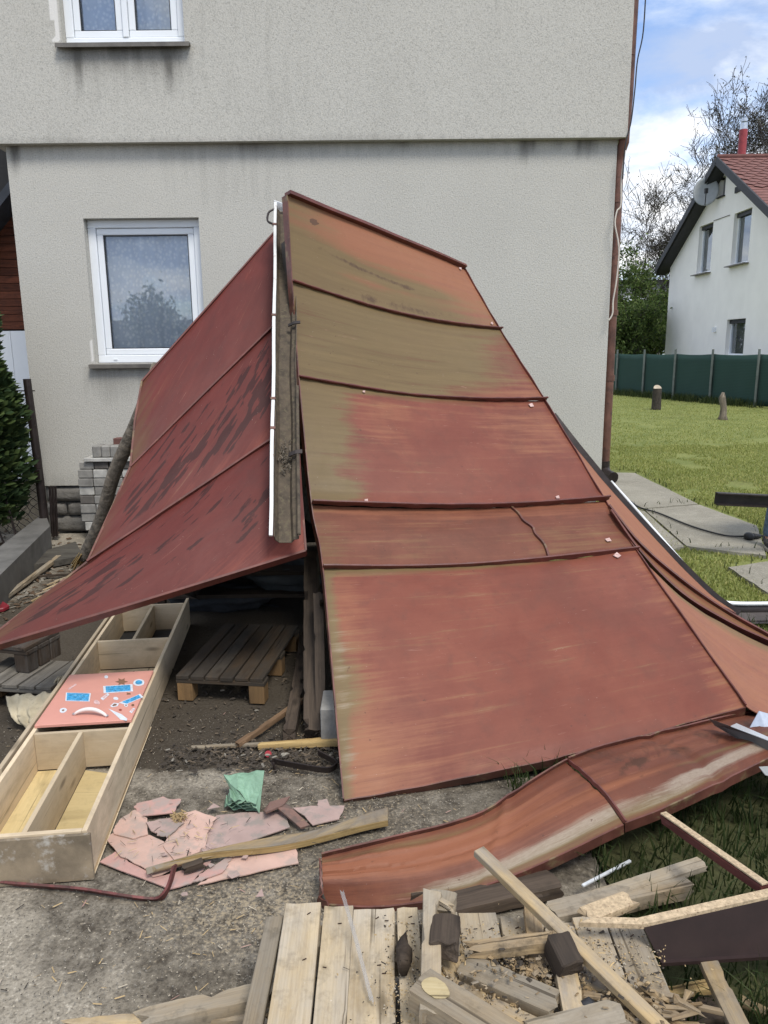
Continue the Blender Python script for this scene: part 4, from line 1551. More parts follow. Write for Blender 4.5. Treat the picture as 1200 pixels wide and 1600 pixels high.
for h in (haA, haB):
    hb = 17 if h is haA else 21
    for j, dx in enumerate((-.03, -.01, .01, .03)):
        i0 = len(nodes)
        ln_f = (.9, 1.05, 1.0, .8)[j]
        nodes += [(h + Vector((dx, -.015, -.035)), .010), (h + Vector((dx, -.035, -.035 - .03 * ln_f)), .009), (h + Vector((dx, -.015, -.04 - .055 * ln_f)), .008)]
        edges += [(hb, i0), (i0, i0 + 1), (i0 + 1, i0 + 2)]
    i0 = len(nodes)
    nodes += [(h + Vector((-.045, .02, -.01)), .011), (h + Vector((-.05, .04, -.045)), .009)]
    edges += [(hb, i0), (i0, i0 + 1)]
skin('body', M_SKIN, person, nodes, edges, 0, 1)
jn = [(hip + Vector((0, 0, .06)), (.165, .13)), (hA, .115), (hA.lerp(kA, .5), .092), (kA, .078), (kA.lerp(aA, .5), .068), (aA + Vector((0, 0, .0)), .066),
      (hB, .115), (hB.lerp(kB, .5), .092), (kB, .078), (kB.lerp(aB, .5), .068), (aB + Vector((0, 0, .0)), .066)]
skin('jeans', M_JEANS, person, jn, [(0, 1), (1, 2), (2, 3), (3, 4), (4, 5), (0, 6), (6, 7), (7, 8), (8, 9), (9, 10)], 0, 2)
st_ = [(hip + Vector((0, -.03, .10)), (.16, .125)), (hip.lerp(chest, .5), (.16, .12)), (chest, (.175, .13)), (neck.lerp(chest, .35), (.09, .08)), (shA, .075), (elA, .058), (wrA + Vector((0, 0, .05)), .042), (shB, .075), (elB, .058), (wrB + Vector((0, 0, .05)), .042)]
skin('shirt', M_SHIRT, person, st_, [(0, 1), (1, 2), (2, 3), (2, 4), (4, 5), (5, 6), (2, 7), (7, 8), (8, 9)], 0, 2)
hc = headp + Vector((0, -.02, .08))
skin('hair', M_HAIR, person, [(hc + Vector((.0, .05, .06)), .085), (hc + Vector((0, .0, .11)), .08), (hc + Vector((0, .07, .0)), .07)], [(0, 1), (0, 2)], 0, 2)
face = hc + Vector((-.005, -.11, -.03))
for dx in (-.033, .033):
    MB().blob(face + Vector((dx, -.005, .035)), (.013, .009, .009), 0, 2).build('eye', M_PVC, person, smooth='all')
MB().blob(face + Vector((0, -.02, .0)), (.014, .022, .026), .1, 2).build('nose', M_SKIN, person, smooth='all')
MB().blob(face + Vector((0, -.003, -.042)), (.027, .008, .008), .1, 2).build('mouth', m_plain('lips', (.35, .13, .11), .5, bump=0), person, smooth='all')
for dx in (-.09, .09):
    MB().blob(hc + Vector((dx, -.02, -.0)), (.012, .022, .034), .1, 2).build('ear', M_SKIN, person, smooth='all')
for f, an in ((fA, aA), (fB, aB)):
    fw = Vector((-.25, -.97, 0)).normalized()
    s = skin('shoe', M_SHOE, person, [(an + Vector((0, .01, -.01)), .055), (f + Vector((0, .06, .045)), (.045, .05)), (f + fw * .08 + Vector((0, 0, .035)), (.046, .042)), (f + fw * .17 + Vector((0, 0, .025)), (.04, .03))], [(0, 1), (1, 2), (2, 3)], 0, 2)
    so = MB()
    P = []
    for k in range(16):
        t = 2 * math.pi * k / 16
        q = f + fw * (.06 + .155 * math.cos(t)) + Vector((-fw.y, fw.x, 0)) * (.05 * math.sin(t)) + Vector((0, 0, .014))
        P.append(q)
    so.slab(P, .026, (0, 0, 1))
    so.build('sole', M_SOLE, s)

# ================================================================== the collapsed shed roof
OLIVE, ORANGE = (.150, .114, .048), (.285, .118, .058)
M_RED_R = m_red('red_roof_paint', (.150, .0405, .0245), (.196, .060, .036), OLIVE, ORANGE, (.035, .02, .014), .52, .32)
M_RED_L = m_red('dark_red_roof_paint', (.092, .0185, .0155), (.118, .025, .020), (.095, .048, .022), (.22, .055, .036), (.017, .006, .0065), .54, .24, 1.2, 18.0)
M_RED_B = m_red('brown_red_paint', (.125, .043, .026), (.17, .060, .036), OLIVE, (.26, .098, .05), (.04, .022, .014), .58, .25)
M_RED_O = m_red('orange_red_paint', (.235, .085, .050), (.27, .105, .064), OLIVE, ORANGE, (.06, .03, .02), .55, .35)
M_SEAM = m_plain('dark_red_fold', (.105, .028, .020), .45, var=.4, scale=9, bump=.15, col2=(.16, .06, .035), c2at=.66)
M_TRIMD = m_plain('rusty_edge_fold', (.115, .04, .028), .5, var=.5, scale=8, bump=.2, col2=(.17, .12, .06), c2at=.6)
M_TIMBER_D = m_wood('dark_old_timber', (.085, .06, .042), (.03, .022, .016), (.10, .09, .08), .4, dirt=.5)
M_CLIP = m_plain('pale_clip', (.52, .36, .32), .6, var=.3, scale=60, bump=0, col2=(.30, .10, .08), c2at=.62)


def curve_fn(pts):
    """Catmull-Rom through pts, parameter 0..len-1"""
    P = [Vector(p) for p in pts]

    def f(t):
        i = min(int(t), len(P) - 2)
        u = t - i
        p0, p1, p2, p3 = P[max(i - 1, 0)], P[i], P[i + 1], P[min(i + 2, len(P) - 1)]
        if i == 0:
            p0 = p1 * 2 - p2
        if i == len(P) - 2:
            p3 = p2 * 2 - p1
        m1, m2 = (p2 - p0) * .5, (p3 - p1) * .5
        h = u * u * (3 - 2 * u)
        return p1 * (2 * u ** 3 - 3 * u * u + 1) + m1 * (u ** 3 - 2 * u * u + u) + p2 * (-2 * u ** 3 + 3 * u * u) + m2 * (u ** 3 - u * u)
    return f


def patch(fl, fr, t0, t1, nu, nv, sag=0.0, dent=0.006, seed=0, push=0.0):
    """rows from t0 (top) to t1 (bottom) between two edge curves"""
    X = np.zeros((nv, nu, 3))
    for j in range(nv):
        t = t0 + (t1 - t0) * j / (nv - 1)
        a, b = fl(t), fr(t)
        for i in range(nu):
            u = i / (nu - 1)
            p = a.lerp(b, u)
            X[j, i] = p
            X[j, i, 2] -= sag * math.sin(math.pi * u)
    du, dv = np.gradient(X, axis=1), np.gradient(X, axis=0)
    N = np.cross(dv, du)
    N /= np.linalg.norm(N, axis=2, keepdims=True)
    U, W = np.meshgrid(np.linspace(0, 1, nu), np.linspace(0, 1, nv))
    ed = np.minimum(np.minimum(U, 1 - U) * 6, np.minimum(W, 1 - W) * 6).clip(0, 1)
    X = X + N * ((fbm(U * 2.6 + seed, W * 1.7 + seed * 2, seed, 2) - .5) * dent * 2 + push * np.sin(math.pi * W) * np.sin(math.pi * U))[..., None]
    lu = np.linalg.norm(X[:, -1] - X[:, 0], axis=1).mean()
    lv = np.linalg.norm(X[-1] - X[0], axis=1).mean()
    gr = np.stack([U * lu, W * lv, 0 * U], -1)
    return X, N, U, W, gr


LP = [PY(x, y, Y) for x, y, Y in ((447, 305, 4.90), (455, 440, 4.75), (466, 590, 4.50), (486, 788, 4.05), (504, 888, 3.76), (537, 1250, 2.80))]
RP = [PY(x, y, Y) for x, y, Y in ((725, 420, 6.10), (780, 515, 5.80), (850, 625, 5.38), (945, 783, 4.72), (993, 860, 4.34), (1165, 1104, 3.12))]
FL, FR = curve_fn(LP), curve_fn(RP)


def mk(r=0, g=0, b=0, a=0):
    return lambda arr: arr


def sheet_mask(i, U, W):
    z = np.zeros_like(U)
    r, g, b, a = z.copy(), z.copy(), z.copy(), z.copy()
    wob = fbm(U * 5, W * 5, 40 + i) - .5
    if i == 0:      # faded orange top with a dark sweep
        g = .85 - .45 * sstep(.62, .9, W) + 0 * U
        r = .62 * sstep(.35, .0, U) + .85 * np.exp(-((W - (.50 + .22 * U)) / .10) ** 2) * sstep(.95, .6, U) + .95 * sstep(.66, .86, W - .06 * U) * sstep(1.1, .5, U) + .35 * sstep(.3, .6, W)
        b = .58 * np.exp(-((W - (.44 + .20 * U + .08 * np.sin(U * 3))) / .035) ** 2) * sstep(.05, .2, U) * sstep(.78, .5, U) + .47 * np.exp(-((W - .90) / .06) ** 2) * sstep(.1, .3, U) * sstep(.95, .6, U)
        hole = ((U - .115) / .017) ** 2 + ((W - .20) / .035) ** 2
        b = np.where(hole < 1, 2.0, b)
    elif i == 1:    # olive, red only at lower right
        r = 1.0 - .72 * sstep(.66, 1.02, U + .35 * (W - .5) + .3 * wob) - .30 * sstep(.7, 1.0, W) * sstep(.35, .7, U)
        g = .45 * sstep(.45, .9, W)
        b = .12 * sstep(.3, .0, W)
    elif i == 2:    # olive at the left edge
        r = .95 * sstep(.22, .03, U + .35 * wob - .07 * sstep(.4, 0, W)) + .85 * sstep(.10, .02, W) * sstep(1.0, .3, U) + .5 * sstep(.22, .02, U)
        g = .50 * np.exp(-((U - .85) / .25) ** 2 - ((W - .3) / .3) ** 2) + .42 * np.exp(-((U - .28) / .12) ** 2 - ((W - .25) / .3) ** 2)
        b = .22 * np.exp(-((U - .25) / .15) ** 2 - ((W - .62) / .06) ** 2)
    elif i == 3:    # brown narrow strip
        r = .25 * sstep(.12, 0, U) + .30 * fbm(U * 6, W * 3, 90) * sstep(.0, .6, W)
        g = .42 * sstep(.25, 0, W) + .18
    else:
        r = 1.0 * sstep(.045, .0, U) + .95 * sstep(.085, .015, W + .05 * U) * sstep(.95, .45, U) + .8 * np.exp(-((U - .03) / .05) ** 2 - ((W - .62) / .16) ** 2)
        g = .46 * sstep(.45, .9, W) * sstep(.5, .1, U) + .40 * sstep(.16, .04, U) + .35 * sstep(.90, 1, U)
        a = .34 * np.exp(-((U - .02) / .03) ** 2) * sstep(.2, .5, W)
    return np.stack([np.clip(k, 0, 2) for k in (r, g, b, a)], -1)


rroof = thing('roof_section', 'large leaning roof section of red and olive stained sheet metal facing right', 'roof section', (0.5, 4.5, 0))
MATS = [M_RED_O, M_RED_R, M_RED_R, M_RED_B, M_RED_R]
SAG = [.05, .05, .04, .035, .03]
rows = []
NU = 130
for i in range(5):
    lift = .012
    X, N, U, W, gr = patch(FL, FR, i, i + 1, NU, (70, 44, 50, 34, 70)[i], .0, .013, 3 + i * 7, (.015, .03, .035, .055, .03)[i])
    sg = np.zeros_like(U)
    s0 = SAG[i - 1] if i else .0
    s1 = SAG[i]
    X[..., 2] -= np.sin(math.pi * U) * (s0 * (1 - W) + s1 * W)
    if i == 2:
        X = X + N * (.02 * sstep(.85, 1, W))[..., None]
    if i == 4:
        X = X - N * (.0 * W)[..., None]
        X[..., 2] += (-.016 * sstep(.94, 1, W) * (fbm(U * 8, 0 * U, 5) - .3))
    MB().grid(X[::-1], .004, grain=gr[::-1], mask=sheet_mask(i, U, W)[::-1]).build('roof_sheet', MATS[i], rroof, smooth=True)
    rows.append((X, N))
# standing folds between the sheets
for i in range(4):
    X, N = rows[i]
    P = [Vector(p) for p in X[-1][::4]] + [Vector(X[-1][-1])]
    NN = [Vector(n) for n in N[-1][::4]] + [Vector(N[-1][-1])]
    over = (P[-1] - P[-2]).normalized()
    P.append(P[-1] + over * .018)
    NN.append(NN[-1])
    h = (.026, .028, .036, .028)[i]
    m = MB()
    Q = [p + n * (h / 2 - .004) + Vector((0, 0, .004 * math.sin(k * 1.7))) for k, (p, n) in enumerate(zip(P, NN))]
    m.strip(Q, h, .009, NN)
    # folded-over bead on the crest
    m.tube([p + n * (h - .004) for p, n in zip(P, NN)], [.0065 + .002 * math.sin(k * 2.3) for k in range(len(P))], 6)
    m.build('standing_fold', M_SEAM, rroof, smooth=True)
# folded rims
for k, (f, sgn) in enumerate(((FL, -1), (FR, 1))):
    P, SD = [], []
    for j in range(61):
        t = 5 * j / 60
        P.append(f(t))
    Q = []
    for j, p in enumerate(P):
        jj = min(int(j / 12), 4)
        X, N = rows[jj]
        wv = min(int((j / 12 - jj) * (len(N) - 1)), len(N) - 1)
        n = Vector(N[wv][0 if sgn < 0 else -1])
        SD.append(n)
        Q.append(p - n * .012 + Vector((0, 0, .003 * math.sin(j * 1.3))))
    MB().strip(Q, .05, .006, SD).build('rim', M_TRIMD if sgn < 0 else M_SEAM, rroof, smooth=True)
X, N = rows[0]
P = [Vector(p) for p in X[0][::4]] + [Vector(X[0][-1])]
MB().strip([p + Vector(n) * .004 + Vector((0, 0, .006)) for p, n in zip(P, [N[0][min(i * 4, NU - 1)] for i in range(len(P))])], .055, .022, [Vector(N[0][min(i * 4, NU - 1)]) for i in range(len(P))]).build('rim', M_SEAM, rroof, smooth=True)
X, N = rows[4]
P = [Vector(p) for p in X[-1][::2]] + [Vector(X[-1][-1])]
NN = [Vector(N[-1][min(i * 2, NU - 1)]) for i in range(len(P))]
MB().strip([p - n * .026 for p, n in zip(P, NN)], .055, .005, NN).build('rim', M_TRIMD, rroof, smooth=True)
# lengthwise joint in the brown strip
X, N = rows[3]
col = int(.635 * (NU - 1))
P = [Vector(X[j][col]).lerp(Vector(X[j][col + 9]), .2 + .8 * (j / 33) + .06 * math.sin(j * .5)) for j in range(0, 34)]
NN = [Vector(N[j][col]) for j in range(0, 34)]
MB().strip([p + n * .006 for p, n in zip(P, NN)], .018, .012, NN).build('standing_fold', M_TRIMD, rroof, smooth=True)


def on_sheet(i, u, w, lift=.006):
    X, N = rows[i]
    j, k = int(w * (X.shape[0] - 1)), int(u * (NU - 1))
    return Vector(X[j, k]) + Vector(N[j, k]) * lift, Vector(N[j, k])


for i, u, w, s in ((2, .925, .08, .032), (4, .93, .055, .038), (3, .93, .86, .03), (0, .96, .07, .022), (0, .975, .93, .022), (2, .825, .955, .022), (2, .168, .965, .018), (2, .225, .05, .014)):
    p, n = on_sheet(i, u, w, .010)
    a = (n.cross(Vector((0, 0, 1)))).normalized()
    b = n.cross(a)
    r = Matrix.Rotation(random.uniform(-.5, .5), 3, n)
    a, b = r @ a, r @ b
    MB().slab([p + (a + b * .8) * s * .5, p + (-a + b * .8) * s * .5, p + (-a - b * .8) * s * .5 + n * .006, p + (a - b * .8) * s * .5], .004, n).build('metal_tab', M_CLIP, rroof)
# unseen sheet added behind the roof to keep light out of the opening
bl, br = Vector((-.75, 6.95, .05)), Vector((1.2, 7.25, .05))
tl, tr = FL(0) + Vector((0, .02, -.02)), FR(0) + Vector((0, .02, -.02))
MB().grid(np.array([[bl, br], [tl, tr]]), .02).build('rear_light_block', M_TIMBER_D, rroof)
# rafters on the underside
for u in (.06, .34, .67, .94):
    P = []
    for j in range(13):
        t = .4 + 4.4 * j / 12
        a, b = FL(t), FR(t)
        jj = min(int(t), 4)
        n = Vector(rows[jj][1][min(int((t - jj) * 30), 30)][int(u * (NU - 1))])
        P.append(a.lerp(b, u) - n * .13)
    MB().strip(P, .06, .09, (1, .8, 0)).build('rafter', M_TIMBER_D, rroof)

# ------------------------------------------------------------------ left section
A0, B0, C0 = PY(-42, 1018, 3.25), PY(478, 860, 3.72), PY(437, 356, 5.55)
LN = (B0 - A0).cross(C0 - A0).normalized()
if LN.y > 0:
    LN = -LN
lp = lambda x, y: plane_hit(x, y, A0, LN)
lroof = thing('roof_section', 'dark red wet roof section of three sheets leaning at left under the window', 'roof section', (-1.3, 4.6, 0))
quads = [[(-42, 1018), (478, 860), (466, 660), (137, 879)], [(137, 879), (466, 660), (452, 486), (204, 731)], [(204, 731), (452, 486), (439, 352), (222, 597)]]
for i, q in enumerate(quads):
    a, b, c, d = [lp(*p) for p in q]
    nu, nv = 200, 100
    U, W = np.meshgrid(np.linspace(0, 1, nu), np.linspace(0, 1, nv))
    va, vb, vc, vd = (np.array(p) for p in (a, b, c, d))
    X = (va * ((1 - U) * (1 - W))[..., None] + vb * (U * (1 - W))[..., None] + vc * (U * W)[..., None] + vd * ((1 - U) * W)[..., None])
    X = X + np.array(LN) * ((fbm(U * 2.5 + i * 3, W * 2, 60 + i) - .5) * .016 + .015 * np.sin(math.pi * W))[..., None]
    lu, lv = (b - a).length, (d - a).length
    # scuffs lean across the sheet like brushed water marks
    ss = U * lu * .8 + W * lv * .55
    tt = -U * lu * .55 + W * lv * .85
    sc1 = fbm(ss * 8.0 + 3 * i, tt * 30, 70 + i)
    sc2 = fbm(U * 3.2, W * 2.2, 80 + i)
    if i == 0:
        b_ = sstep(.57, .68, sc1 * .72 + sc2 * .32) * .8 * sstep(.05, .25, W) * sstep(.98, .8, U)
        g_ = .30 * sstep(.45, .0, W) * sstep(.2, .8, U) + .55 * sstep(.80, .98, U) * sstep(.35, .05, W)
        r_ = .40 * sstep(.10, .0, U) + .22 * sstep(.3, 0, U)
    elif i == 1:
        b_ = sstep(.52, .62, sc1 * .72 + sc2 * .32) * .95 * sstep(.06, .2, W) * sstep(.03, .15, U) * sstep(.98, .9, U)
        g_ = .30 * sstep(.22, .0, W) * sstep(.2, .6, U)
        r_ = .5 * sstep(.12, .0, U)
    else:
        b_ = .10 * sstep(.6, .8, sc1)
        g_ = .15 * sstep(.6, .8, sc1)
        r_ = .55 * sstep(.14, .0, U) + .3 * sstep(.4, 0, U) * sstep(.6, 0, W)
    gr = np.stack([ss, tt, 0 * ss], -1)
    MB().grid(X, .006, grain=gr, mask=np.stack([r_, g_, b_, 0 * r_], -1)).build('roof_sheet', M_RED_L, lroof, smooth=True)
    if i:
        P = [Vector(p) for p in X[0][::4]] + [Vector(X[0][-1])]
        MB().strip([p + LN * .005 for p in P], .020, .010, LN).build('standing_fold', M_SEAM, lroof, smooth=True)
edge = [lp(*p) for p in ((-42, 1018), (218, 940), (478, 860))]
MB().strip([p - LN * .022 for p in edge], .05, .012, LN).build('rim', M_SEAM, lroof)
edge = [lp(*p) for p in ((-42, 1018), (137, 879), (204, 731), (211, 660), (222, 597))]
MB().strip([p - LN * .012 for p in edge], .045, .010, LN).build('rim', M_TRIMD, lroof)
edge = [lp(*p) for p in ((222, 597), (439, 352))]
MB().strip([p - LN * .012 for p in edge], .045, .010, LN).build('rim', M_SEAM, lroof)
edge = [lp(*p) for p in ((478, 860), (439, 352))]
MB().strip([p - LN * .02 for p in edge], .05, .010, LN).build('rim', M_SEAM, lroof)
D_, A_ = lp(222, 597), lp(-42, 1018)
M_ = lp(204, 731)
MB().grid(np.array([[Vector((-1.9, 6.9, .03)), Vector((-.5, 7.0, .03))], [D_ + Vector((.0, .06, -.02)), C0 + Vector((0, .08, -.02))]]), .02).build('rear_light_block', M_TIMBER_D, lroof)  # added unseen, blocks daylight from behind the left section
m = MB()
K_ = lp(137, 879)
g1, g2 = Vector((-1.9, 6.9, .03)), Vector((-1.30, 5.35, .0))
m.add([K_ + Vector((.12, .06, -.05)), M_ + Vector((.08, .06, -.02)), D_ + Vector((.05, .07, -.02)), g1, g2], [(0, 1, 2, 3, 4)])
m.build('side_light_block', M_TIMBER_D, lroof)  # unseen closure added at the side to keep the opening dark
for t in (.45, .66, .88):
    a, b = A_.lerp(B0, t) - LN * .075, D_.lerp(C0, t) - LN * .075
    MB().beam(a + (b - a) * .03, b - (b - a) * .03, .07, .09, up=LN).build('rafter', M_TIMBER_D, lroof)

# bark pole poking out under the left edge
pole = thing('log', 'bark covered log leaning behind left roof edge with split yellow end', 'log', PY(128, 878, 6.25))
pa, pb = PY(131, 872, 6.22), PY(214, 660, 5.75)
dirp = (pb - pa).normalized()
MB().tube(smooth_pts([pa, pa.lerp(pb, .3) + Vector((.02, 0, .01)), pa.lerp(pb, .65) + Vector((-.02, 0, 0)), pb, pb + dirp * .5], 6), .052, 12).build('trunk', M_BARK, pole, smooth='all')
M_YELL = m_wood('fresh_split_wood', (.55, .40, .18), (.26, .16, .06), dirt=.3)
for k in range(18):
    o = Vector((random.gauss(0, .028), random.gauss(0, .02), random.gauss(0, .025)))
    MB().beam(pa + o + dirp * .04, pa + o - dirp * random.uniform(.10, .26) + o * .9, random.uniform(.02, .04), random.uniform(.006, .016), taper=.3).build('splinter', M_YELL, pole)

# ------------------------------------------------------------------ further roof layers at right, down to the ground
far = thing('roof_section', 'orange red roof sheets sliding down to the ground beyond the large section, at right edge', 'roof section', (2.2, 4.3, 0))


def quad_sheet(cs, mat, maskf=None, seed=0, dent=.012, nu=60, nv=30, name='roof_sheet', parent=far, th=.004):
    a, b, c, d = (np.array(p) for p in cs)
    U, W = np.meshgrid(np.linspace(0, 1, nu), np.linspace(0, 1, nv))
    X = a * ((1 - U) * (1 - W))[..., None] + b * (U * (1 - W))[..., None] + c * (U * W)[..., None] + d * ((1 - U) * W)[..., None]
    n = np.cross(b - a, d - a)
    n = n / np.linalg.norm(n)
    X = X + n * ((fbm(U * 3 + seed, W * 3, seed) - .5) * dent * 2)[..., None]
    gr = np.stack([U * np.linalg.norm(b - a), W * np.linalg.norm(d - a), 0 * U], -1)
    mkk = maskf(U, W) if maskf else None
    return MB().grid(X, th, grain=gr, mask=mkk).build(name, mat, parent, smooth=True)


def m4(r, g, b, a):
    return np.stack([np.clip(k, 0, 2) for k in (r, g, b, a)], -1)


# upper wedge
FAR1 = [PY(956, 798, 4.95), PY(1100, 925, 4.62), PY(1152, 958, 4.55), PY(862, 655, 5.70)]
top_r = [PY(858, 645, 5.6), PY(905, 705, 5.45), PY(985, 800, 5.15), PY(1095, 915, 4.75), PY(1150, 958, 4.58)]
bot_r = [PY(862, 655, 5.55), PY(905, 725, 5.25), PY(962, 815, 4.85), PY(1075, 925, 4.50), PY(1145, 962, 4.50)]


def ribbon(top, bot, mat, maskf=None, name='roof_sheet', seed=0, nu=70, nv=14, dent=.008):
    ft, fb = curve_fn(top), curve_fn(bot)
    n = len(top) - 1
    X = np.zeros((nv, nu, 3))
    for i in range(nu):
        a, b = ft(n * i / (nu - 1) * .99999), fb(n * i / (nu - 1) * .99999)
        for j in range(nv):
            X[j, i] = b.lerp(a, j / (nv - 1))
    U, W = np.meshgrid(np.linspace(0, 1, nu), np.linspace(0, 1, nv))
    du, dv = np.gradient(X, axis=1), np.gradient(X, axis=0)
    N = np.cross(du, dv)
    N /= np.maximum(np.linalg.norm(N, axis=2, keepdims=True), 1e-6)
    X = X + N * ((fbm(U * 4 + seed, W * 2, seed) - .5) * dent * 2)[..., None]
    gr = np.stack([U * np.linalg.norm(X[0, -1] - X[0, 0]), W * np.linalg.norm(X[-1, nu // 2] - X[0, nu // 2]), 0 * U], -1)
    return MB().grid(X, .004, grain=gr, mask=maskf(U, W) if maskf else None).build(name, mat, far, smooth=True), X


ribbon(top_r, bot_r, M_RED_O, lambda U, W: m4(.2 * sstep(.7, 1, W), .7 + 0 * U, 0 * U, 0 * U), seed=2)
# middle strip
mid_t = [PY(952, 792, 4.68), PY(1000, 852, 4.45), PY(1060, 905, 4.25), PY(1130, 955, 4.05), PY(1215, 1003, 3.85)]
mid_b = [PY(955, 800, 4.62), PY(1002, 866, 4.35), PY(1065, 930, 4.10), PY(1140, 977, 3.92), PY(1215, 1012, 3.78)]
ribbon(mid_t, mid_b, M_RED_B, lambda U, W: m4(.25 + .2 * U, .5 + 0 * U, .1 + 0 * U, 0 * U), seed=5)
for pts_, nm in ((mid_t, 'standing_fold'), (bot_r, 'standing_fold'), (mid_b, 'standing_fold')):
    f = curve_fn(pts_)
    P = [f(4 * k / 24 * .9999) for k in range(25)]
    MB().strip([p + Vector((.0, .0, .002)) for p in P], .05, .010, (-.3, -.3, .9)).build(nm, M_SEAM, far, smooth=True)
# lowest broad sheet running out of frame
low_t = [PY(998, 868, 4.32), PY(1065, 932, 4.06), PY(1140, 980, 3.88), PY(1215, 1016, 3.74), PY(1300, 1046, 3.6)]
low_b = [PY(1003, 880, 4.24), PY(1050, 960, 3.78), PY(1108, 1040, 3.40), PY(1172, 1106, 3.12), PY(1290, 1160, 3.0)]
ribbon(low_t, low_b, M_RED_O, lambda U, W: m4(.75 * sstep(.80, .97, W) * sstep(.05, .25, U), .55 + 0 * U, .5 * sstep(.95, 1.0, W), 0 * U), seed=9, nv=34)
m = MB()
f1, f2 = curve_fn(top_r), curve_fn([PY(x, y, Y) for x, y, Y in ((858, 645, 5.7), (905, 708, 5.6), (988, 806, 5.35), (1098, 921, 4.95), (1150, 962, 4.7))])
for k in range(0, 25):
    pass
MB().strip([f1(4 * k / 24 * .9999) + Vector((.015, .02, -.03)) for k in range(25)], .09, .02, (.25, .35, .9)).build('rim', M_DARKSTEEL, far, smooth=True)

# fallen gutter at right: pale bead with dark trough
gut = thing('fallen_gutter', 'pale edged fallen gutter lying along the roof edge beside the path at right', 'gutter', PY(1100, 920, 4.9) * 1.0)
gp = [PY(955, 752, 5.75), PY(1000, 803, 5.5), PY(1060, 872, 5.1), PY(1105, 922, 4.82), PY(1128, 939, 4.74), PY(1150, 943, 4.72), PY(1205, 943, 4.74), PY(1300, 941, 4.8)]
gs = smooth_pts(gp, 6)
MB().tube(gs, [.010 + .004 * min(1, i / 12) for i in range(len(gs))], 8).build('bead', M_WHITEMETAL, gut, smooth='all')
tr = MB()
V, F = [], []
prof = [(0, 0), (.0, -.06), (-.04, -.10), (-.09, -.10)]
for i, p in enumerate(gs):
    a = (gs[min(i + 1, len(gs) - 1)] - gs[max(i - 1, 0)]).normalized()
    s = Vector((0, 0, 1)).cross(a)
    s = Vector((s.x, s.y, 0)).normalized()
    for x, z in prof:
        V.append(p + s * (-x) * -1 + Vector((0, 0, z)))
n = len(prof)
for i in range(len(gs) - 1):
    for j in range(n - 1):
        F.append((i * n + j, i * n + j + 1, (i + 1) * n + j + 1, (i + 1) * n + j))
to = tr.add(V, F).build('trough', M_DARKSTEEL, gut, smooth=True)
so = to.modifiers.new('thick', 'SOLIDIFY')
so.thickness = .004

# ------------------------------------------------------------------ gutter standing in the valley between both sections
vg = thing('roof_gutter', 'old mossy brown gutter with white edge standing between the two roof sections', 'gutter', PY(450, 835, 4.02))
gt, gb_ = PY(446, 318, 5.30), PY(447, 838, 3.60)
axg = (gb_ - gt)
lg = axg.length
axg.normalize()
toc = (CV - gt.lerp(gb_, .5))
toc = (toc - axg * toc.dot(axg)).normalized()
sg = axg.cross(toc).normalized()
if sg.x < 0:
    sg = -sg
rg_ = .062
nv = 40
PROF = [(-1.0, .0), (-.92, .55), (-.62, .98), (.42, 1.0), (.60, .55), (.98, .40), (1.0, -.05)]
nu = len(PROF)
X = np.zeros((nv, nu, 3))
for j in range(nv):
    c = gt + axg * (lg * j / (nv - 1)) + Vector((.004 * math.sin(j * .5), 0, 0))
    for i, (x, y) in enumerate(PROF):
        X[j, i] = c + sg * (rg_ * .92 * x) - toc * (rg_ * y)
M_GUT = m_plain('mossy_gutter', (.070, .052, .034), .8, var=.5, scale=22, bump=.3, col2=(.105, .085, .05), c2at=.58)
MB().grid(X[::-1], .004).build('channel', M_GUT, vg)
MB().strip([gt.lerp(gb_, k / 14) - sg * (rg_ + .002 + .010 * (k / 14) ** 2 + .002 * math.sin(k * 1.3)) + toc * .006 for k in range(15)], .0185, .012, sg).build('white_edge', m_plain('scuffed_white_edge', (.62, .62, .60), .45, .1, var=.12, scale=9, col2=(.30, .22, .18), c2at=.66, bump=.1), vg, bevel=.002)
for t in (.09, .41, .66, .74):
    c = gt.lerp(gb_, t) - sg * (rg_ + .006) + toc * .008
    MB().beam(c - axg * .008, c + axg * .008, .026, .016, toc).build('clip', M_TRIMD, vg)
MB().tube([gt.lerp(gb_, .62) + sg * rg_, gb_ + sg * rg_ - axg * .01], .009, 8).build('bead', M_GUT, vg, smooth=True)
MB().slab([gt - sg * (rg_ + .012) - axg * .03, gt + sg * rg_ * .2 - axg * -.01, gt + sg * rg_ * .2 - toc * .05 + axg * .03, gt - sg * rg_ - toc * .04], .004, -axg).build('end_cap', M_WHITEMETAL, vg)
for t, h in ((.43, .020), (.80, .024)):
    c = gt + axg * lg * t
    MB().strip([c + sg * rg_ * .25 - toc * .02, c + sg * rg_ * .8 + toc * .004, c + sg * rg_ * 1.35 + toc * .010], h, .006, axg).build('bracket', M_DARKSTEEL, vg)
cl_ = MB()
for k in range(60):
    t = random.gauss(.80, .022)
    c = gt + axg * lg * t + sg * random.gauss(.0, .018) - toc * random.uniform(.03, .055)
    d_ = Vector((random.gauss(0, 1), random.gauss(0, 1), random.gauss(0, 1))).normalized() * random.uniform(.006, .02)
    cl_.beam(c - d_, c + d_, .004, .003)
cl_.build('debris_clump', M_BARK, vg, kind='stuff')
c = gt + axg * .16 - sg * (rg_ + .01)
MB().tube(smooth_pts([c - axg * .10, c - sg * .035 - axg * .06, c - sg * .04 + axg * .02, c + axg * .05]), .007, 6).build('hook', M_DARKSTEEL, vg, smooth='all')

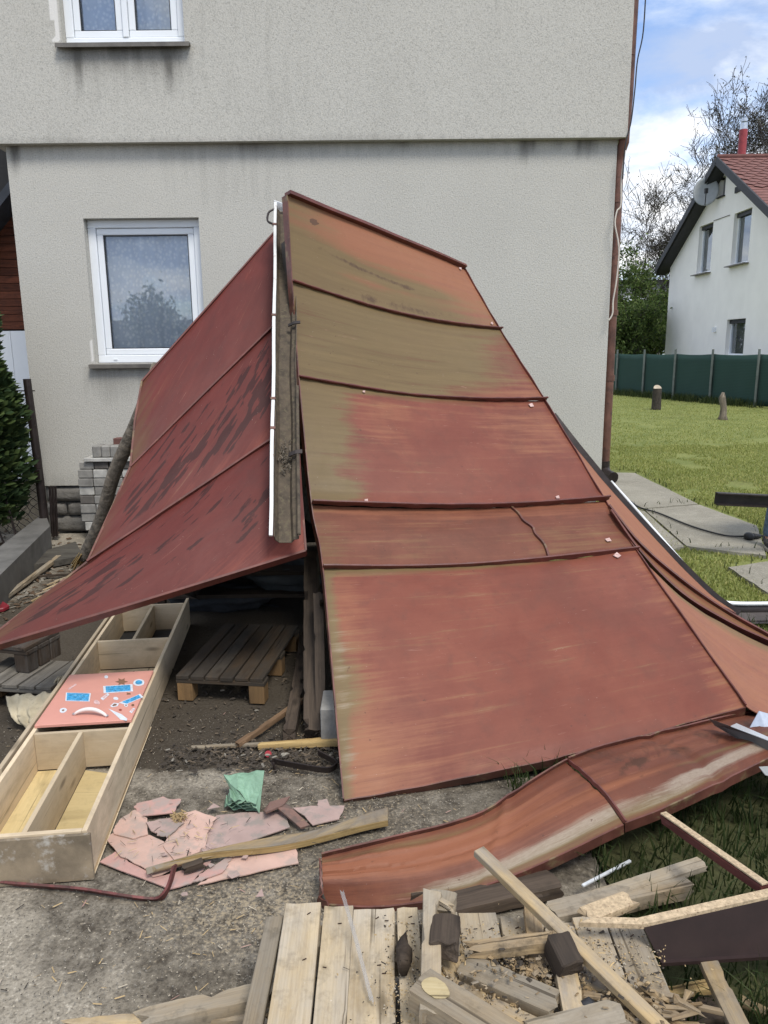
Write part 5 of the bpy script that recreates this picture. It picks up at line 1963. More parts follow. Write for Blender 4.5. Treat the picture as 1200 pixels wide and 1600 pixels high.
# ------------------------------------------------------------------ long bent flashing lying in front at right
cap = thing('bent_flashing', 'long curved sheet metal flashing, rust and cream streaked, lying in front', 'metal flashing', (.9, 2.5, 0))
ct = [G(503, 1340, .115), G(620, 1312, .13), G(752, 1272, .15), G(885, 1192, .20), G(1020, 1150, .20), G(1165, 1117, .19), G(1235, 1100, .17)]
cb = [G(510, 1412, .02), G(615, 1414, .02), G(760, 1385, .05), G(975, 1288, .17), G(1090, 1240, .235), G(1195, 1188, .275), G(1270, 1150, .30)]
ft, fb = curve_fn(ct), curve_fn(cb)


def cap_mask(U, W):     # W 0 lower edge .. 1 upper edge
    wob = .12 * (fbm(U * 9, W * 3, 12) - .5)
    spk = fbm(U * 70, W * 12, 19)
    a = .95 * np.exp(-((W - .20 - .03 * np.sin(U * 9)) / .10) ** 2) * sstep(.50, .66, U + wob) + .62 * np.exp(-((W - .16) / .09) ** 2) * sstep(.12, .3, U) * sstep(.62, .5, U) + .55 * np.exp(-((W - .52) / .05) ** 2) * sstep(.74, .95, U)
    r = .75 * np.exp(-((W - .10) / .09) ** 2) * sstep(.10, .30, U) * sstep(.9, .55, U) + .6 * np.exp(-((W - .86) / .07) ** 2) * sstep(.55, .2, U) + .65 * np.exp(-((W - .36) / .05) ** 2) * sstep(.55, .75, U)
    g = .9 * np.exp(-((W - .62) / .18) ** 2) * sstep(.5, .25, U) + .25 + .5 * np.exp(-((W - .42) / .06) ** 2) * sstep(.8, .5, U)
    b = .36 * sstep(.40, .6, W) * sstep(.46, .56, U) + .30 * sstep(.56, .68, spk) * (W < .42) * sstep(.4, .6, U) + .25 * sstep(.62, .72, fbm(U * 18, W * 3, 44)) * (np.abs(W - .55) < .12)
    return m4(r, g, b, a)


def cap_part(u0, u1, mat, seed):
    nu, nv = 90, 26
    X = np.zeros((nv, nu, 3))
    U, W = np.meshgrid(np.linspace(u0, u1, nu), np.linspace(0, 1, nv))
    for i in range(nu):
        u = U[0, i]
        a, b = ft(6 * u * .99999), fb(6 * u * .99999)
        up = Vector((-.1, -.35, .9)).normalized()
        for j in range(nv):
            w = W[j, 0]
            prof_ = .030 * min(1, 3.2 * w, 1.9 * (1 - w)) - .010 * math.exp(-((w - .50) / .035) ** 2) + .008 * math.exp(-((w - .78) / .03) ** 2)
            X[j, i] = b.lerp(a, w) + up * prof_
    X[..., 2] += (fbm(U * 9 + seed, W * 2, seed) - .5) * .022 + .008 * np.exp(-((U - .33 - .05 * W) / .008) ** 2) - .010 * np.exp(-((U - .72 + .06 * W) / .010) ** 2)
    if u0 == 0:
        X[..., 0] += .015 * (fbm(W * 5, 0 * W, 77) - .5) * sstep(.06, 0, U)
    L_ = 2.6 * (u1 - u0)
    gr = np.stack([U * 2.6, W * .38, 0 * U], -1)
    return MB().grid(X, .004, grain=gr, mask=cap_mask(U, W)).build('metal_sheet', mat, cap, smooth=True), X


_, Xa = cap_part(0, .50, M_RED_B, 3)
_, Xb = cap_part(.502, 1, M_RED_B, 8)
J = [Vector((p[0], p[1], p[2] + .006)) for p in Xb[:, 0]]
MB().strip(J, .014, .008, (.3, -.2, .9)).build('standing_fold', M_SEAM, cap, smooth=True)
for X in (Xa, Xb):
    P = [Vector(p) for p in X[0][::4]] + [Vector(X[0][-1])]
    MB().strip([p + Vector((0, .004, -.018)) for p in P], .045, .006, (-.15, -.25, 1)).build('drip_edge', M_TRIMD, cap, smooth=True)
    P = [Vector(p) for p in X[-1][::4]] + [Vector(X[-1][-1])]
    MB().strip([p + Vector((0, .0, .008)) for p in P], .028, .006, (0, -.5, 1)).build('rim', M_TRIMD, cap, smooth=True)
P = [Vector(p) for p in Xa[:, 0]]
MB().strip([p + Vector((-.006, 0, -.022)) for p in P], .05, .006, (0, 0, 1)).build('end_fold', M_TRIMD, cap, smooth=True)

# galvanised angle piece at the right edge; shaded and lit faces painted in
ga = thing('galvanised_flashing', 'bright bent galvanised flashing lying on top at the right edge', 'metal flashing', PY(1180, 1150, 2.72))
DF, DB = 2.75, 2.93
MB().slab([PY(1108, 1123, 2.96), PY(1142, 1135, DF + .06), PY(1200, 1157, DF - .06), PY(1290, 1190, 2.55), PY(1290, 1222, 2.55), PY(1200, 1179, DF - .06), PY(1179, 1170, DF), PY(1117, 1134, 2.95)], .003, (0, -1, .15)).build('front_face', m_plain('shaded_zinc', (.13, .135, .13), .5, .3, var=.25), ga)
MB().slab([PY(1142, 1134, DF + .06), PY(1151, 1130, DB), PY(1171, 1139, DB), PY(1200, 1152, DB - .04), PY(1290, 1186, 2.70), PY(1290, 1190, 2.55), PY(1200, 1156, DF - .06)], .003).build('top_face', m_plain('lit_zinc', (.50, .52, .54), .4, .2, var=.08), ga)
MB().slab([PY(1171, 1138, DB), PY(1186, 1111, DB + .03), PY(1205, 1118, DB + .03), PY(1290, 1140, 2.85), PY(1290, 1180, 2.75), PY(1200, 1150, DB - .04)], .003, (0, -1, .2)).build('upstand', m_plain('skylit_zinc', (.33, .37, .45), .4, .3, var=.15, scale=14), ga)
MB().slab([PY(1186, 1198, 2.55), PY(1290, 1192, 2.5), PY(1290, 1236, 2.45), PY(1196, 1211, 2.5)], .004, (0, -.6, .8)).build('loose_flap', m_plain('grey_flap', (.30, .31, .30), .6, .2, var=.3), ga)

# ================================================================== things on the yard
# ------------------------------------------------------------------ the cabinet lying on its back
M_VENEER = m_wood('pale_beech_veneer', (.66, .54, .38), (.57, .45, .30), dirt=.12, bump=.08, sx=.8, sy=12)
M_VEDGE = m_wood('pale_board_edge', (.66, .54, .37), (.55, .43, .28), dirt=.15, bump=.1)
M_BACKPLY = m_wood('yellow_back_panel', (.58, .46, .24), (.50, .385, .185), dirt=.18, bump=.05, sx=.8, sy=6)
M_STAINED = m_plain('water_stained_board', (.21, .165, .11), .8, var=.5, scale=7, bump=.3, col2=(.42, .39, .34), c2at=.60)
M_PINK = m_plain('salmon_pink_laminate', (.60, .275, .215), .45, var=.06, scale=6, bump=0)
ZT = .185
F0, F1 = G(136, 1297, ZT), G(297, 930, ZT)
ca = (F1 - F0)
ca.z = 0
CL = 2.55
ca.normalize()
cw = Vector((-ca.y, ca.x, 0))          # to the left
CW = .432
cab_ = thing('cabinet', 'pale wooden shelf cabinet lying on its back with pink sticker door', 'cabinet', F0 - Vector((0, 0, ZT)) + ca * 1.2 + cw * .2)


def cpt(s, w, z):
    return F0 + ca * s + cw * w + Vector((0, 0, z - ZT))


def cs(px, py, z=ZT):
    d = G(px, py, z) - F0
    return d.dot(ca), d.dot(cw)


T = .018


def cboard(name, s0, s1, w0, w1, z0, z1, mat, bevel=.0012, parent=None):
    c = cpt((s0 + s1) / 2, (w0 + w1) / 2, (z0 + z1) / 2)
    rot = Matrix((ca, cw, Vector((0, 0, 1)))).transposed()
    m = MB()
    m.box(c, (s1 - s0, w1 - w0, z1 - z0), rot)
    return m.build(name, mat, parent or cab_, bevel=bevel)


cboard('side_panel', .0, CL, 0, T, .0, ZT, M_VENEER)
cboard('side_panel', .0, CL, CW - T, CW, .0, ZT, M_VENEER)
cboard('outer_jamb', .45, CL, CW + .012, CW + .03, .01, ZT + .004, M_VENEER)
cboard('end_panel', -.001, T, T + .001, CW - T - .001, .0, ZT - .001, M_VENEER)
cboard('end_plinth', -.016, -.0015, -.012, CW + .004, .001, ZT - .008, M_STAINED, parent=None)
s_b1 = cs(210, 1136)[0]
s_d0, s_d1 = cs(205, 1130)[0], cs(238, 1052)[0]
s_b2 = cs(262, 996)[0]
s_b3 = s_b2 + .62
for s in (s_b1, s_b2, s_b3):
    cboard('shelf', s - T / 2, s + T / 2, T + .001, CW - T - .001, .012, ZT - .002, M_VENEER)
cboard('shelf', s_b1 + .33, s_b1 + .33 + T, T + .001, CW - T - .001, .012, ZT - .03, M_VENEER)
cboard('divider', T + .001, s_b1 - T / 2 - .001, CW * .5 - T / 2, CW * .5 + T / 2, .012, ZT - .003, M_VEDGE)
cboard('divider', s_b2 + T / 2 + .001, s_b3 - T / 2 - .001, CW * .5 - T / 2, CW * .5 + T / 2, .012, ZT - .003, M_VEDGE)
cboard('back_panel', T + .001, s_b1 - T / 2 - .001, CW * .5 + T / 2 + .001, CW - T - .001, .003, .009, M_BACKPLY)
# right back panel has come loose: slanted end leaves a dark gap
P = [cpt(T + .001, T + .001, .010), cpt(T + .001, CW * .5 - T / 2 - .001, .010), cpt(s_b1 - .03, CW * .5 - T / 2 - .001, .010), cpt(s_b1 - .10, T + .001, .010)]
MB().slab(P, .006, (0, 0, 1)).build('back_panel', M_BACKPLY, cab_)
cboard('back_panel', s_b2 + T, s_b3 - T, T + .001, CW - T - .001, .002, .006, M_DARK)  # no back here, dark sheet painted in for the shaded hollow
cboard('back_panel', s_d1 - .05, s_b2 - T / 2 - .001, T + .001, CW - T - .001, .003, .008, M_VENEER)
P = [cpt(.0, -.002, .0), cpt(1.05, -.006, .001), cpt(1.08, -.010, .012), cpt(.7, -.012, .016), cpt(.0, -.012, .012)]
MB().slab(P, .004, -cw).build('loose_edging', M_VEDGE, cab_)
# the pink door with stickers and handle
dz = ZT + .0015
door = cboard('door', s_d0 + .002, s_d1, T * .6, CW - T * .4, dz, dz + .014, M_PINK, .0015)
DZ = dz + .0155
M_STW = m_plain('sticker_white', (.62, .66, .70), .4, var=.12, scale=50, bump=0)
M_STB = m_plain('sticker_blue', (.03, .27, .52), .4, var=.5, scale=60, bump=0, col2=(.25, .52, .68), c2at=.60)
M_STBR = m_plain('sticker_brown', (.20, .10, .055), .6, var=.2, bump=0)
M_STP = m_plain('sticker_pink', (.62, .42, .40), .5, var=.3, scale=80, bump=0, col2=(.3, .09, .08), c2at=.62)


def sticker(px, mat, inner=None, k=.72):
    P = [G(x, y, DZ) for x, y in px]
    o = MB().slab(P, .0008, (0, 0, 1)).build('sticker', mat, door)
    if inner:
        c = sum(P, Vector()) / len(P)
        Q = [c + (p - c) * k + Vector((0, 0, .0006)) for p in P]
        MB().slab(Q, .0008, (0, 0, 1)).build('sticker', inner, door)


def oval(cx, cy, rx, ry, n=12, rot=0, jag=0):
    out = []
    for k in range(n):
        t = 2 * math.pi * k / n
        j = 1 + jag * random.uniform(-1, 1)
        x, y = rx * math.cos(t) * j, ry * math.sin(t) * j
        out.append((cx + x * math.cos(rot) - y * math.sin(rot), cy + x * math.sin(rot) + y * math.cos(rot)))
    return out


sticker([(103, 1082), (142, 1083), (140, 1096), (102, 1095)], M_STW, M_STB, .9)
sticker([(161, 1072), (207, 1069), (208, 1080), (162, 1083)], M_STW, M_STB, .84)
sticker(oval(216.5, 1066, 8.5, 5.5, 12, 0, .12), M_STW, M_STB, .62)
sticker([(186, 1098), (219, 1084), (224, 1089), (196, 1101)], M_STW, M_STB, .8)
star = []
for k in range(12):
    t = math.pi * 2 * k / 12
    r = 10 if k % 2 == 0 else 5
    star.append((190 + r * math.cos(t), 1065 + r * .62 * math.sin(t)))
sticker(star, M_STBR)
sticker([(106, 1076), (118, 1068), (120, 1069.5), (108, 1078)], M_STP)
sticker(oval(166, 1057.5, 3, 2.4), M_STW)
sticker([(157, 1091), (168, 1083), (171, 1085), (161, 1094)], M_STW, M_STP, .6)
sticker(oval(151, 1097, 5, 3.4, 8, .2, .2), M_STP)
sticker(oval(181, 1091, 4.6, 2.4, 9, .1, .15), M_STW)
sticker([(172, 1103), (178, 1098), (186, 1099), (184, 1103), (175, 1105)], M_STW, M_STBR, .55)
sticker(oval(197, 1102, 3, 2.0), M_STW, M_STBR, .5)
sticker(oval(207.5, 1101.5, 2.4, 1.8), M_STBR)
sticker([(202, 1112), (208, 1106), (211, 1107), (206, 1114)], M_STW, M_STP, .6)
sticker([(169, 1107), (176, 1110), (190, 1116), (199, 1123), (198, 1126), (188, 1124), (182, 1118)], M_STW)
sticker(oval(98.5, 1110, 6, 4, 9, -.2, .1), M_STW, M_STBR, .35)
sticker([(198, 1082), (204, 1083), (204, 1085), (198, 1085)], M_STBR)
sticker(oval(188, 1109, 2.4, 1.4), m_plain('sticker_red', (.30, .05, .03), .5, bump=0))
h0, h1 = G(116, 1117, DZ), G(167, 1120, DZ)
hd = (h1 - h0)
P = [h0 + hd * t + Vector((0, 0, .026 * math.sin(math.pi * min(1, max(0, t))) ** .6)) + cw * 0 + ca * (.012 * math.sin(math.pi * t)) for t in np.linspace(0, 1, 15)]
hm = MB().tube(P, [.006 + .004 * math.sin(math.pi * k / 14) for k in range(15)], 8).build('handle', m_plain('white_handle', (.72, .66, .62), .3, var=.05, bump=0), door, smooth='all')
for p in (P[0], P[-1]):
    MB().box(p + Vector((0, 0, .006)), (.014, .014, .002)).build('handle_foot', M_ZINC, door)

# ------------------------------------------------------------------ pallets
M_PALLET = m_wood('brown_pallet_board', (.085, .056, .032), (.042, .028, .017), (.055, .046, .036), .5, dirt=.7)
M_PALLETF = m_wood('pallet_block_wood', (.27, .165, .075), (.17, .105, .05), dirt=.4)


def pallet(name, label, fl, fr, depth, z, nb, group=None, hgt=.144, mat=M_PALLET, blocks=M_PALLETF):
    ax_ = (fr - fl)
    ax_.z = 0
    w = ax_.length
    ax_.normalize()
    dy = Vector((-ax_.y, ax_.x, 0))
    root = thing(name, label, 'pallet', fl + ax_ * w / 2 + dy * depth / 2 - Vector((0, 0, fl.z - z)), group)
    zt = z + hgt
    base = Vector((fl.x, fl.y, 0))
    rot = Matrix((dy, ax_, Vector((0, 0, 1)))).transposed()

    def bx(nm, s0, s1, d0, d1, z0, z1, m_):
        c = base + ax_ * ((s0 + s1) / 2) + dy * ((d0 + d1) / 2) + Vector((0, 0, (z0 + z1) / 2))
        MB().box(c, (d1 - d0, s1 - s0, z1 - z0), rot).build(nm, m_, root, bevel=.002)
    g = w / nb
    for k in range(nb):
        o = random.uniform(0, .012)
        bx('deck_board', k * g + .003, (k + 1) * g - .003 - random.uniform(0, .006), o, depth - random.uniform(0, .015), zt - .020 + random.uniform(-.002, .002), zt, mat)
    for d0 in (.006, depth / 2 - .04, depth - .09):
        bx('cross_board', .0, w, d0 + .002, d0 + .085, zt - .043, zt - .022, mat)
        for s0 in (.0, w - .09) + ((w / 2 - .045,) if d0 > .01 and w > .7 else ()):
            bx('block', s0 + .004, s0 + .086, d0 + .004, d0 + .083, z + .002, zt - .044, blocks)
    return root


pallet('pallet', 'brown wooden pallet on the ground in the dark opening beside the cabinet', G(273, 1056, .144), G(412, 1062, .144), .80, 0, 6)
pallet('pallet', 'grey weathered pallet under the lower left corner of the dark red sheets', G(-52, 1066, .144), G(80, 1075, .144), .34, 0, 5, mat=m_wood('grey_pallet_board', (.20, .18, .15), (.10, .09, .075), dirt=.4))
pallet('pallet', 'dark pallet lying on top of the grey one under the left sheets', G(-110, 1003, .27), G(40, 1019, .27), .28, .146, 3, blocks=M_TIMBER_D, mat=M_TIMBER_D)

# sack
M_SACK = m_plain('beige_sackcloth', (.40, .345, .24), .9, var=.25, scale=10, bump=.4, col2=(.18, .155, .12), c2at=.64)
sk = MB()
U, W = np.meshgrid(np.linspace(0, 1, 40), np.linspace(0, 1, 30))
c0, c1, c2, c3 = G(10, 1088, .12), G(82, 1082, .13), G(80, 1148, .01), G(44, 1138, .01)
X = np.array(c0) * ((1 - U) * (1 - W))[..., None] + np.array(c1) * (U * (1 - W))[..., None] + np.array(c2) * (U * W)[..., None] + np.array(c3) * ((1 - U) * W)[..., None]
X[..., 1] -= .05 * np.sin(math.pi * W) * (.6 + fbm(U * 6, W * 4, 2)) + .03 * np.sin(U * 22 + W * 4) * .4
X[..., 2] += .03 * (fbm(U * 7, W * 5, 9) - .5)
sk.grid(X, .003)
tag(sk.build('sack', M_SACK, smooth='all'), 'crumpled beige sack left of the cabinet by the grey pallet', 'sack')
sk = MB()
c0, c1, c2, c3 = G(88, 1060, .16), G(96, 1058, .17), G(92, 1092, .03), G(58, 1095, .04)
X = np.array(c0) * ((1 - U) * (1 - W))[..., None] + np.array(c1) * (U * (1 - W))[..., None] + np.array(c2) * (U * W)[..., None] + np.array(c3) * ((1 - U) * W)[..., None]
X[..., 1] += .02 * np.sin(U * 14)
sk.grid(X, .003)
tag(sk.build('cloth_scrap', M_SACK, smooth='all'), 'small upright flap of sackcloth between grey pallet and cabinet', 'cloth')

# ------------------------------------------------------------------ broken pink boards
M_PB = [m_plain('pink_board_%s' % n, c, .85, var=.14, scale=7, bump=.25, col2=c2, c2at=.56) for n, c, c2 in
        (('clean', (.50, .33, .265), (.40, .30, .25)), ('dusty', (.38, .27, .235), (.27, .225, .195)), ('rose', (.46, .275, .235), (.36, .275, .24)), ('dark', (.20, .115, .09), (.11, .08, .065)))]
cv = lambda P: [(130 + x / 2.4, 1180 + y / 2.4) for x, y in P]
pieces = [
    ('broad lowest pink board fragment with a pointed left tip by the cabinet foot', [(62, 400), (120, 362), (230, 430), (300, 452), (480, 395), (440, 440), (405, 480), (325, 502)], .010, 2, 0),
    ('long pink board fragment at lower right of the heap beneath the lath', [(430, 485), (480, 455), (570, 375), (795, 332), (808, 405), (620, 446)], .010, 0, 0),
    ('wedge shaped pink fragment between the two lowest pieces', [(410, 475), (450, 440), (520, 395), (565, 375), (545, 408), (520, 440), (440, 472)], .016, 2, 0),
    ('large dusty pink board under the upper end of the lath, near the green tarp', [(500, 225), (620, 215), (755, 213), (775, 270), (600, 330), (460, 358), (465, 290)], .012, 1, 0),
    ('light pink board in the middle of the heap crossed by splinters', [(90, 320), (110, 295), (250, 300), (345, 345), (375, 410), (260, 455), (240, 430), (140, 380)], .018, 0, 0),
    ('pink board piece with curved right break at the centre of the heap', [(350, 225), (420, 207), (500, 235), (465, 290), (460, 355), (345, 400), (300, 340)], .022, 0, 0),
    ('upper left pink fragment touching the cabinet side', [(115, 295), (120, 265), (145, 235), (195, 205), (240, 235), (243, 295), (185, 312)], .026, 0, 0),
    ('topmost pink fragment with a notched upper edge behind the others', [(190, 195), (200, 180), (300, 155), (325, 165), (368, 165), (340, 215), (205, 228)], .022, 2, 0),
    ('small grey pink fragment beside the straw tuft', [(235, 252), (350, 228), (378, 252), (312, 307), (285, 300), (270, 290)], .032, 1, 0),
    ('pink dusty fragment at the right end under the tall roof sheet corner', [(785, 195), (880, 190), (882, 168), (915, 165), (925, 190), (980, 190), (960, 240), (860, 262)], .010, 1, 0),
]
for lab, P, z, mi, t in pieces:
    Q = [G(x, y, z) for x, y in cv(P)]
    R_ = []
    for i, p in enumerate(Q):
        q = Q[(i + 1) % len(Q)]
        R_.append(p)
        for k in range(1, 4):
            w = p.lerp(q, k / 4)
            R_.append(w + Vector((random.gauss(0, .0025), random.gauss(0, .0025), 0)))
    tl_ = random.uniform(-.02, .02)
    c = sum(R_, Vector()) / len(R_)
    R_ = [Vector((p.x, p.y, p.z + (p.x - c.x) * tl_ + abs(p.y - c.y) * .01)) for p in R_]
    o = MB().slab(R_, .004, (0, 0, 1)).build('board_fragment', M_PB[mi])
    tag(o, lab, 'board fragment', 'broken pink board fragments')
for lab, P, z0, z1, mi in (('dark pink shard tilted up beside the green tarp', [(675, 205), (700, 175), (775, 153), (750, 187), (685, 214)], .02, .06, 3), ('dark brown narrow offcut leaning on the dusty pink board', [(730, 198), (765, 182), (850, 262), (815, 272)], .05, .02, 3)):
    Q = [G(x, y, z0 + (z1 - z0) * k / (len(P) - 1)) for k, (x, y) in enumerate(cv(P))]
    tag(MB().slab(Q, .008, (0, -.2, 1)).build('board_fragment', M_PB[mi]), lab, 'board fragment', 'broken pink board fragments')

# ------------------------------------------------------------------ timber
M_LATH = m_wood('weathered_lath', (.50, .375, .205), (.36, .25, .125), (.30, .255, .20), .45, dirt=.35)
M_OLDW = m_wood('grey_old_wood', (.40, .315, .205), (.23, .17, .105), (.32, .275, .21), .5, dirt=.5)
M_PALEW = m_wood('pale_old_plank', (.50, .40, .26), (.33, .25, .15), (.42, .36, .275), .5, dirt=.4, bump=.45)
M_ROTW = m_wood('rotten_wood', (.42, .30, .16), (.14, .09, .045), (.26, .21, .15), .4, dirt=.8, bump=.9)
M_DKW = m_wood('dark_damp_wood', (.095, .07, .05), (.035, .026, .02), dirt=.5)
M_CHIPB = m_plain('chipboard_edge', (.47, .36, .23), .9, var=.35, scale=70, bump=.5, col2=(.22, .14, .08), c2at=.62)
M_VENDK = m_plain('dark_brown_veneer', (.026, .014, .012), .5, var=.35, scale=7, bump=.05)


def timber(name, label, cat, p0, p1, w, h, mat, up=(0, 0, 1), jit=.003, rag=.01, segs=10, bow=0.0, group=None, taper=1.0, bev=.002):
    if jit >= .002:
        L_ = (Vector(p1) - Vector(p0)).length
        o = MB().rough_beam(p0, p1, w, h, up, max(6, int(L_ / .022)), jit * 1.25, rag, bow, taper).build(name, mat, smooth=True)
    else:
        o = MB().beam(p0, p1, w, h, up, segs, jit, rag, bow, taper).build(name, mat, smooth=False, bevel=bev)
    return tag(o, label, cat, group)


LG = 'loose laths and planks'
p0, p1 = G(236, 1352, .040), G(606, 1281, .045)
o = MB()
V, GR = [], []
U, W = np.meshgrid(np.linspace(0, 1, 44), np.linspace(0, 1, 6))
a = np.array(G(228, 1356, .045)); b = np.array(G(606, 1284, .045)); c = np.array(G(606, 1262, .042)); d = np.array(G(330, 1330, .042))
lo = a * (1 - U)[..., None] + b * U[..., None]
hi = d * (1 - U)[..., None] + c * U[..., None]
w_ = W * np.clip(U * 2.2 + .15, 0, 1)
X = lo * (1 - w_)[..., None] + hi * w_[..., None]
X[..., 2] += .008 * np.sin(U * 7) - .006 * (W > .8)
X[..., 1] += .010 * np.sin(U * 9)
gr = np.stack([U * 1.1, W * .06, 0 * U], -1)
lath = MB().grid(X, .026, grain=gr).build('lath', M_LATH)
P = [Vector(p) + Vector((0, -.001, -.013)) for p in X[0]]
MB().strip(P, .022, .004, (0, 0, 1)).build('split_face', M_YELL, lath)
tag(lath, 'long split lath lying across the broken pink boards', 'lath', LG)
timber('offcut', 'short dark bark offcut beside the lath tip on pink boards', 'offcut', G(288, 1358, .03), G(317, 1348, .035), .028, .025, M_DKW, jit=.004)
timber('pole', 'thin brown round stick resting in front of the pallet', 'stick', G(371, 1164, .03), G(471, 1095, .05), .026, .024, m_wood('brown_stick', (.20, .125, .07), (.10, .06, .035), dirt=.3))
timber('lath', 'pale fresh split lath end in front of the dark opening', 'lath', G(404, 1166, .02), G(532, 1158, .035), .03, .022, M_YELL, taper=1.4, group=LG)
timber('lath', 'thin grey lath on the ground parallel to the pale fresh lath', 'lath', G(300, 1168, .015), G(458, 1160, .02), .02, .012, M_OLDW, group=LG)
m = MB()
m.strip(smooth_pts([G(430, 1205, .0), G(428, 1190, .045), G(440, 1192, .045), G(480, 1199, .035), G(512, 1203, .035), G(526, 1195, .04), G(520, 1188, .05), G(497, 1176, .06)], 5), .03, .006, (0, -.25, 1))
tag(m.build('bent_strap', M_DARKSTEEL), 'rusty bent iron strap beside the tall red sheet edge', 'iron strap')
capb = MB().tube([G(419, 1178, .004), G(419, 1178, .022)], .015, 14).build('bottle_cap', m_plain('red_plastic', (.32, .01, .02), .35, bump=0), smooth=True)
tag(capb, 'tiny red bottle cap on the concrete before the opening', 'bottle cap')
tag(MB().blob(G(445, 1180, .012), (.022, .016, .012), .3, 2, 4).build('pebble', M_SLAB, smooth='all'), 'small pale pebble right of the red bottle cap', 'pebble')
# flat iron under the cabinet end, turned up at its tip
m = MB()
m.strip(smooth_pts([G(-30, 1377, .012), G(60, 1384, .012), (G(130, 1390, .012)), G(200, 1401, .012), G(243, 1405, .002), G(257, 1396, .03), G(266, 1378, .06), G(273, 1352, .11)], 6), .028, .008, [Vector((0, -.6, .8))] * 43)
tag(m.build('flat_iron', m_plain('rusty_flat_iron', (.085, .035, .03), .6, .3, var=.4, scale=12, col2=(.16, .05, .045), c2at=.5)), 'rust red flat iron bar with upturned tip before the cabinet end', 'iron bar')
# straw tuft
V, F = [], []
c = G(280, 1277, .04)
tf = MB()
for k in range(70):
    d_ = Vector((random.gauss(0, 1), random.gauss(0, 1), random.gauss(0, .6))).normalized()
    o_ = c + Vector((random.gauss(0, .012), random.gauss(0, .012), random.gauss(0, .008)))
    tf.beam(o_ - d_ * .008, o_ + d_ * random.uniform(.006, .020), .003, .003)
tag(tf.build('straw_tuft', m_plain('straw', (.36, .26, .13), .9, var=.3, bump=0)), 'tuft of yellow fibre lying on the pink boards', 'fibre tuft')

# ------------------------------------------------------------------ green tarp
M_TARP = m_plain('green_tarp', (.20, .33, .225), .5, var=.2, scale=5, bump=.2, fine=180)
tp_ = thing('tarp', 'folded pale green plastic tarp on the concrete behind the pink boards', 'tarp', G(383, 1240))
U, W = np.meshgrid(np.linspace(0, 1, 50), np.linspace(0, 1, 50))
c0, c1, c2, c3 = G(349, 1211, .085), G(413, 1203, .10), G(405, 1270, .02), G(384, 1250, .075)


def bil(c0, c1, c2, c3):
    return np.array(c0) * ((1 - U) * (1 - W))[..., None] + np.array(c1) * (U * (1 - W))[..., None] + np.array(c2) * (U * W)[..., None] + np.array(c3) * ((1 - U) * W)[..., None]


X = bil(c0, c1, c2, c3)
ridge = np.abs(((U * 2.3 + W * 1.1 + .25 * fbm(U * 3, W * 3, 5)) % 1) - .5)
X[..., 2] += .018 * np.sin(math.pi * U) * np.sin(math.pi * W) + .016 * (ridge - .25) + .012 * (fbm(U * 6, W * 6, 3) - .5)
MB().grid(X, .002).build('top_fold', M_TARP, tp_, smooth='all')
for k in range(5):
    z = .012 + k * .013
    X = bil(G(352 + k * 1.5, 1250 - k * 3.4, z), G(408, 1240 - k * 2, z + .004), G(404 - k, 1268 - k * 3, z), G(351 + k * 2.2, 1262 - k * 3.2, z))
    X[..., 2] += .010 * np.sin(U * 16 + k * 2) * (1 - U) + .008 * (fbm(U * 5, W * 4, 20 + k) - .5)
    MB().grid(X, .002).build('fold', M_TARP, tp_, smooth='all')
X = bil(G(350, 1211, .083), G(384, 1250, .074), G(372, 1258, .05), G(362, 1236, .05))
X[..., 2] += .012 * (fbm(U * 5, W * 5, 33) - .5)
MB().grid(X, .002).build('fold', M_TARP, tp_, smooth='all')

# ------------------------------------------------------------------ dark inside of the fallen shed
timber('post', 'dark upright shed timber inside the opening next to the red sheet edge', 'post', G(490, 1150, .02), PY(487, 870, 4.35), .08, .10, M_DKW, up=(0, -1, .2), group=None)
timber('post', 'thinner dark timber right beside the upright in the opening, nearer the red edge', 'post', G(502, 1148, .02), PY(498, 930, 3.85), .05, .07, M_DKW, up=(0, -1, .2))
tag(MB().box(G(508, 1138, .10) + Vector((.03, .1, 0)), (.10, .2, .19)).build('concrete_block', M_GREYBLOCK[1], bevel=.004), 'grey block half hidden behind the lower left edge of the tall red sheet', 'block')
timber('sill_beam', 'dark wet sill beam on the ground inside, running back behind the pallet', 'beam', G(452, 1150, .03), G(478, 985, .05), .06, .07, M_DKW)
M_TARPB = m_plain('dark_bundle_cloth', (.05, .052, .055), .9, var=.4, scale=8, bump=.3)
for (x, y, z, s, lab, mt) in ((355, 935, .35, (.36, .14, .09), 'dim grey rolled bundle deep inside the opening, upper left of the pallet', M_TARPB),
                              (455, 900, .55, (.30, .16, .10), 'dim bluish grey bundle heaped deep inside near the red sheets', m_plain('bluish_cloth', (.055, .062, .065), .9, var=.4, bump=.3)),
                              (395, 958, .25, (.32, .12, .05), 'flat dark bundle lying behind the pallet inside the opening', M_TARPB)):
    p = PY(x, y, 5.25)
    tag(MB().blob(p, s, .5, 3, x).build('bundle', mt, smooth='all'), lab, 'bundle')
rk = thing('storage_rack', 'dark storage shelf deep in the opening carrying the dim bundles', 'shelf', (-1.0, 5.3, 0))
for z in (.16, .30, .45):
    pass
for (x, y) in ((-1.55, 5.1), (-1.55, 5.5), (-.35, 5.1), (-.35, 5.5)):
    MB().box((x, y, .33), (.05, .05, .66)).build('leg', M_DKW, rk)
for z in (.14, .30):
    MB().box((-.95, 5.3, z), (1.3, .48, .025)).build('shelf', M_DKW, rk)

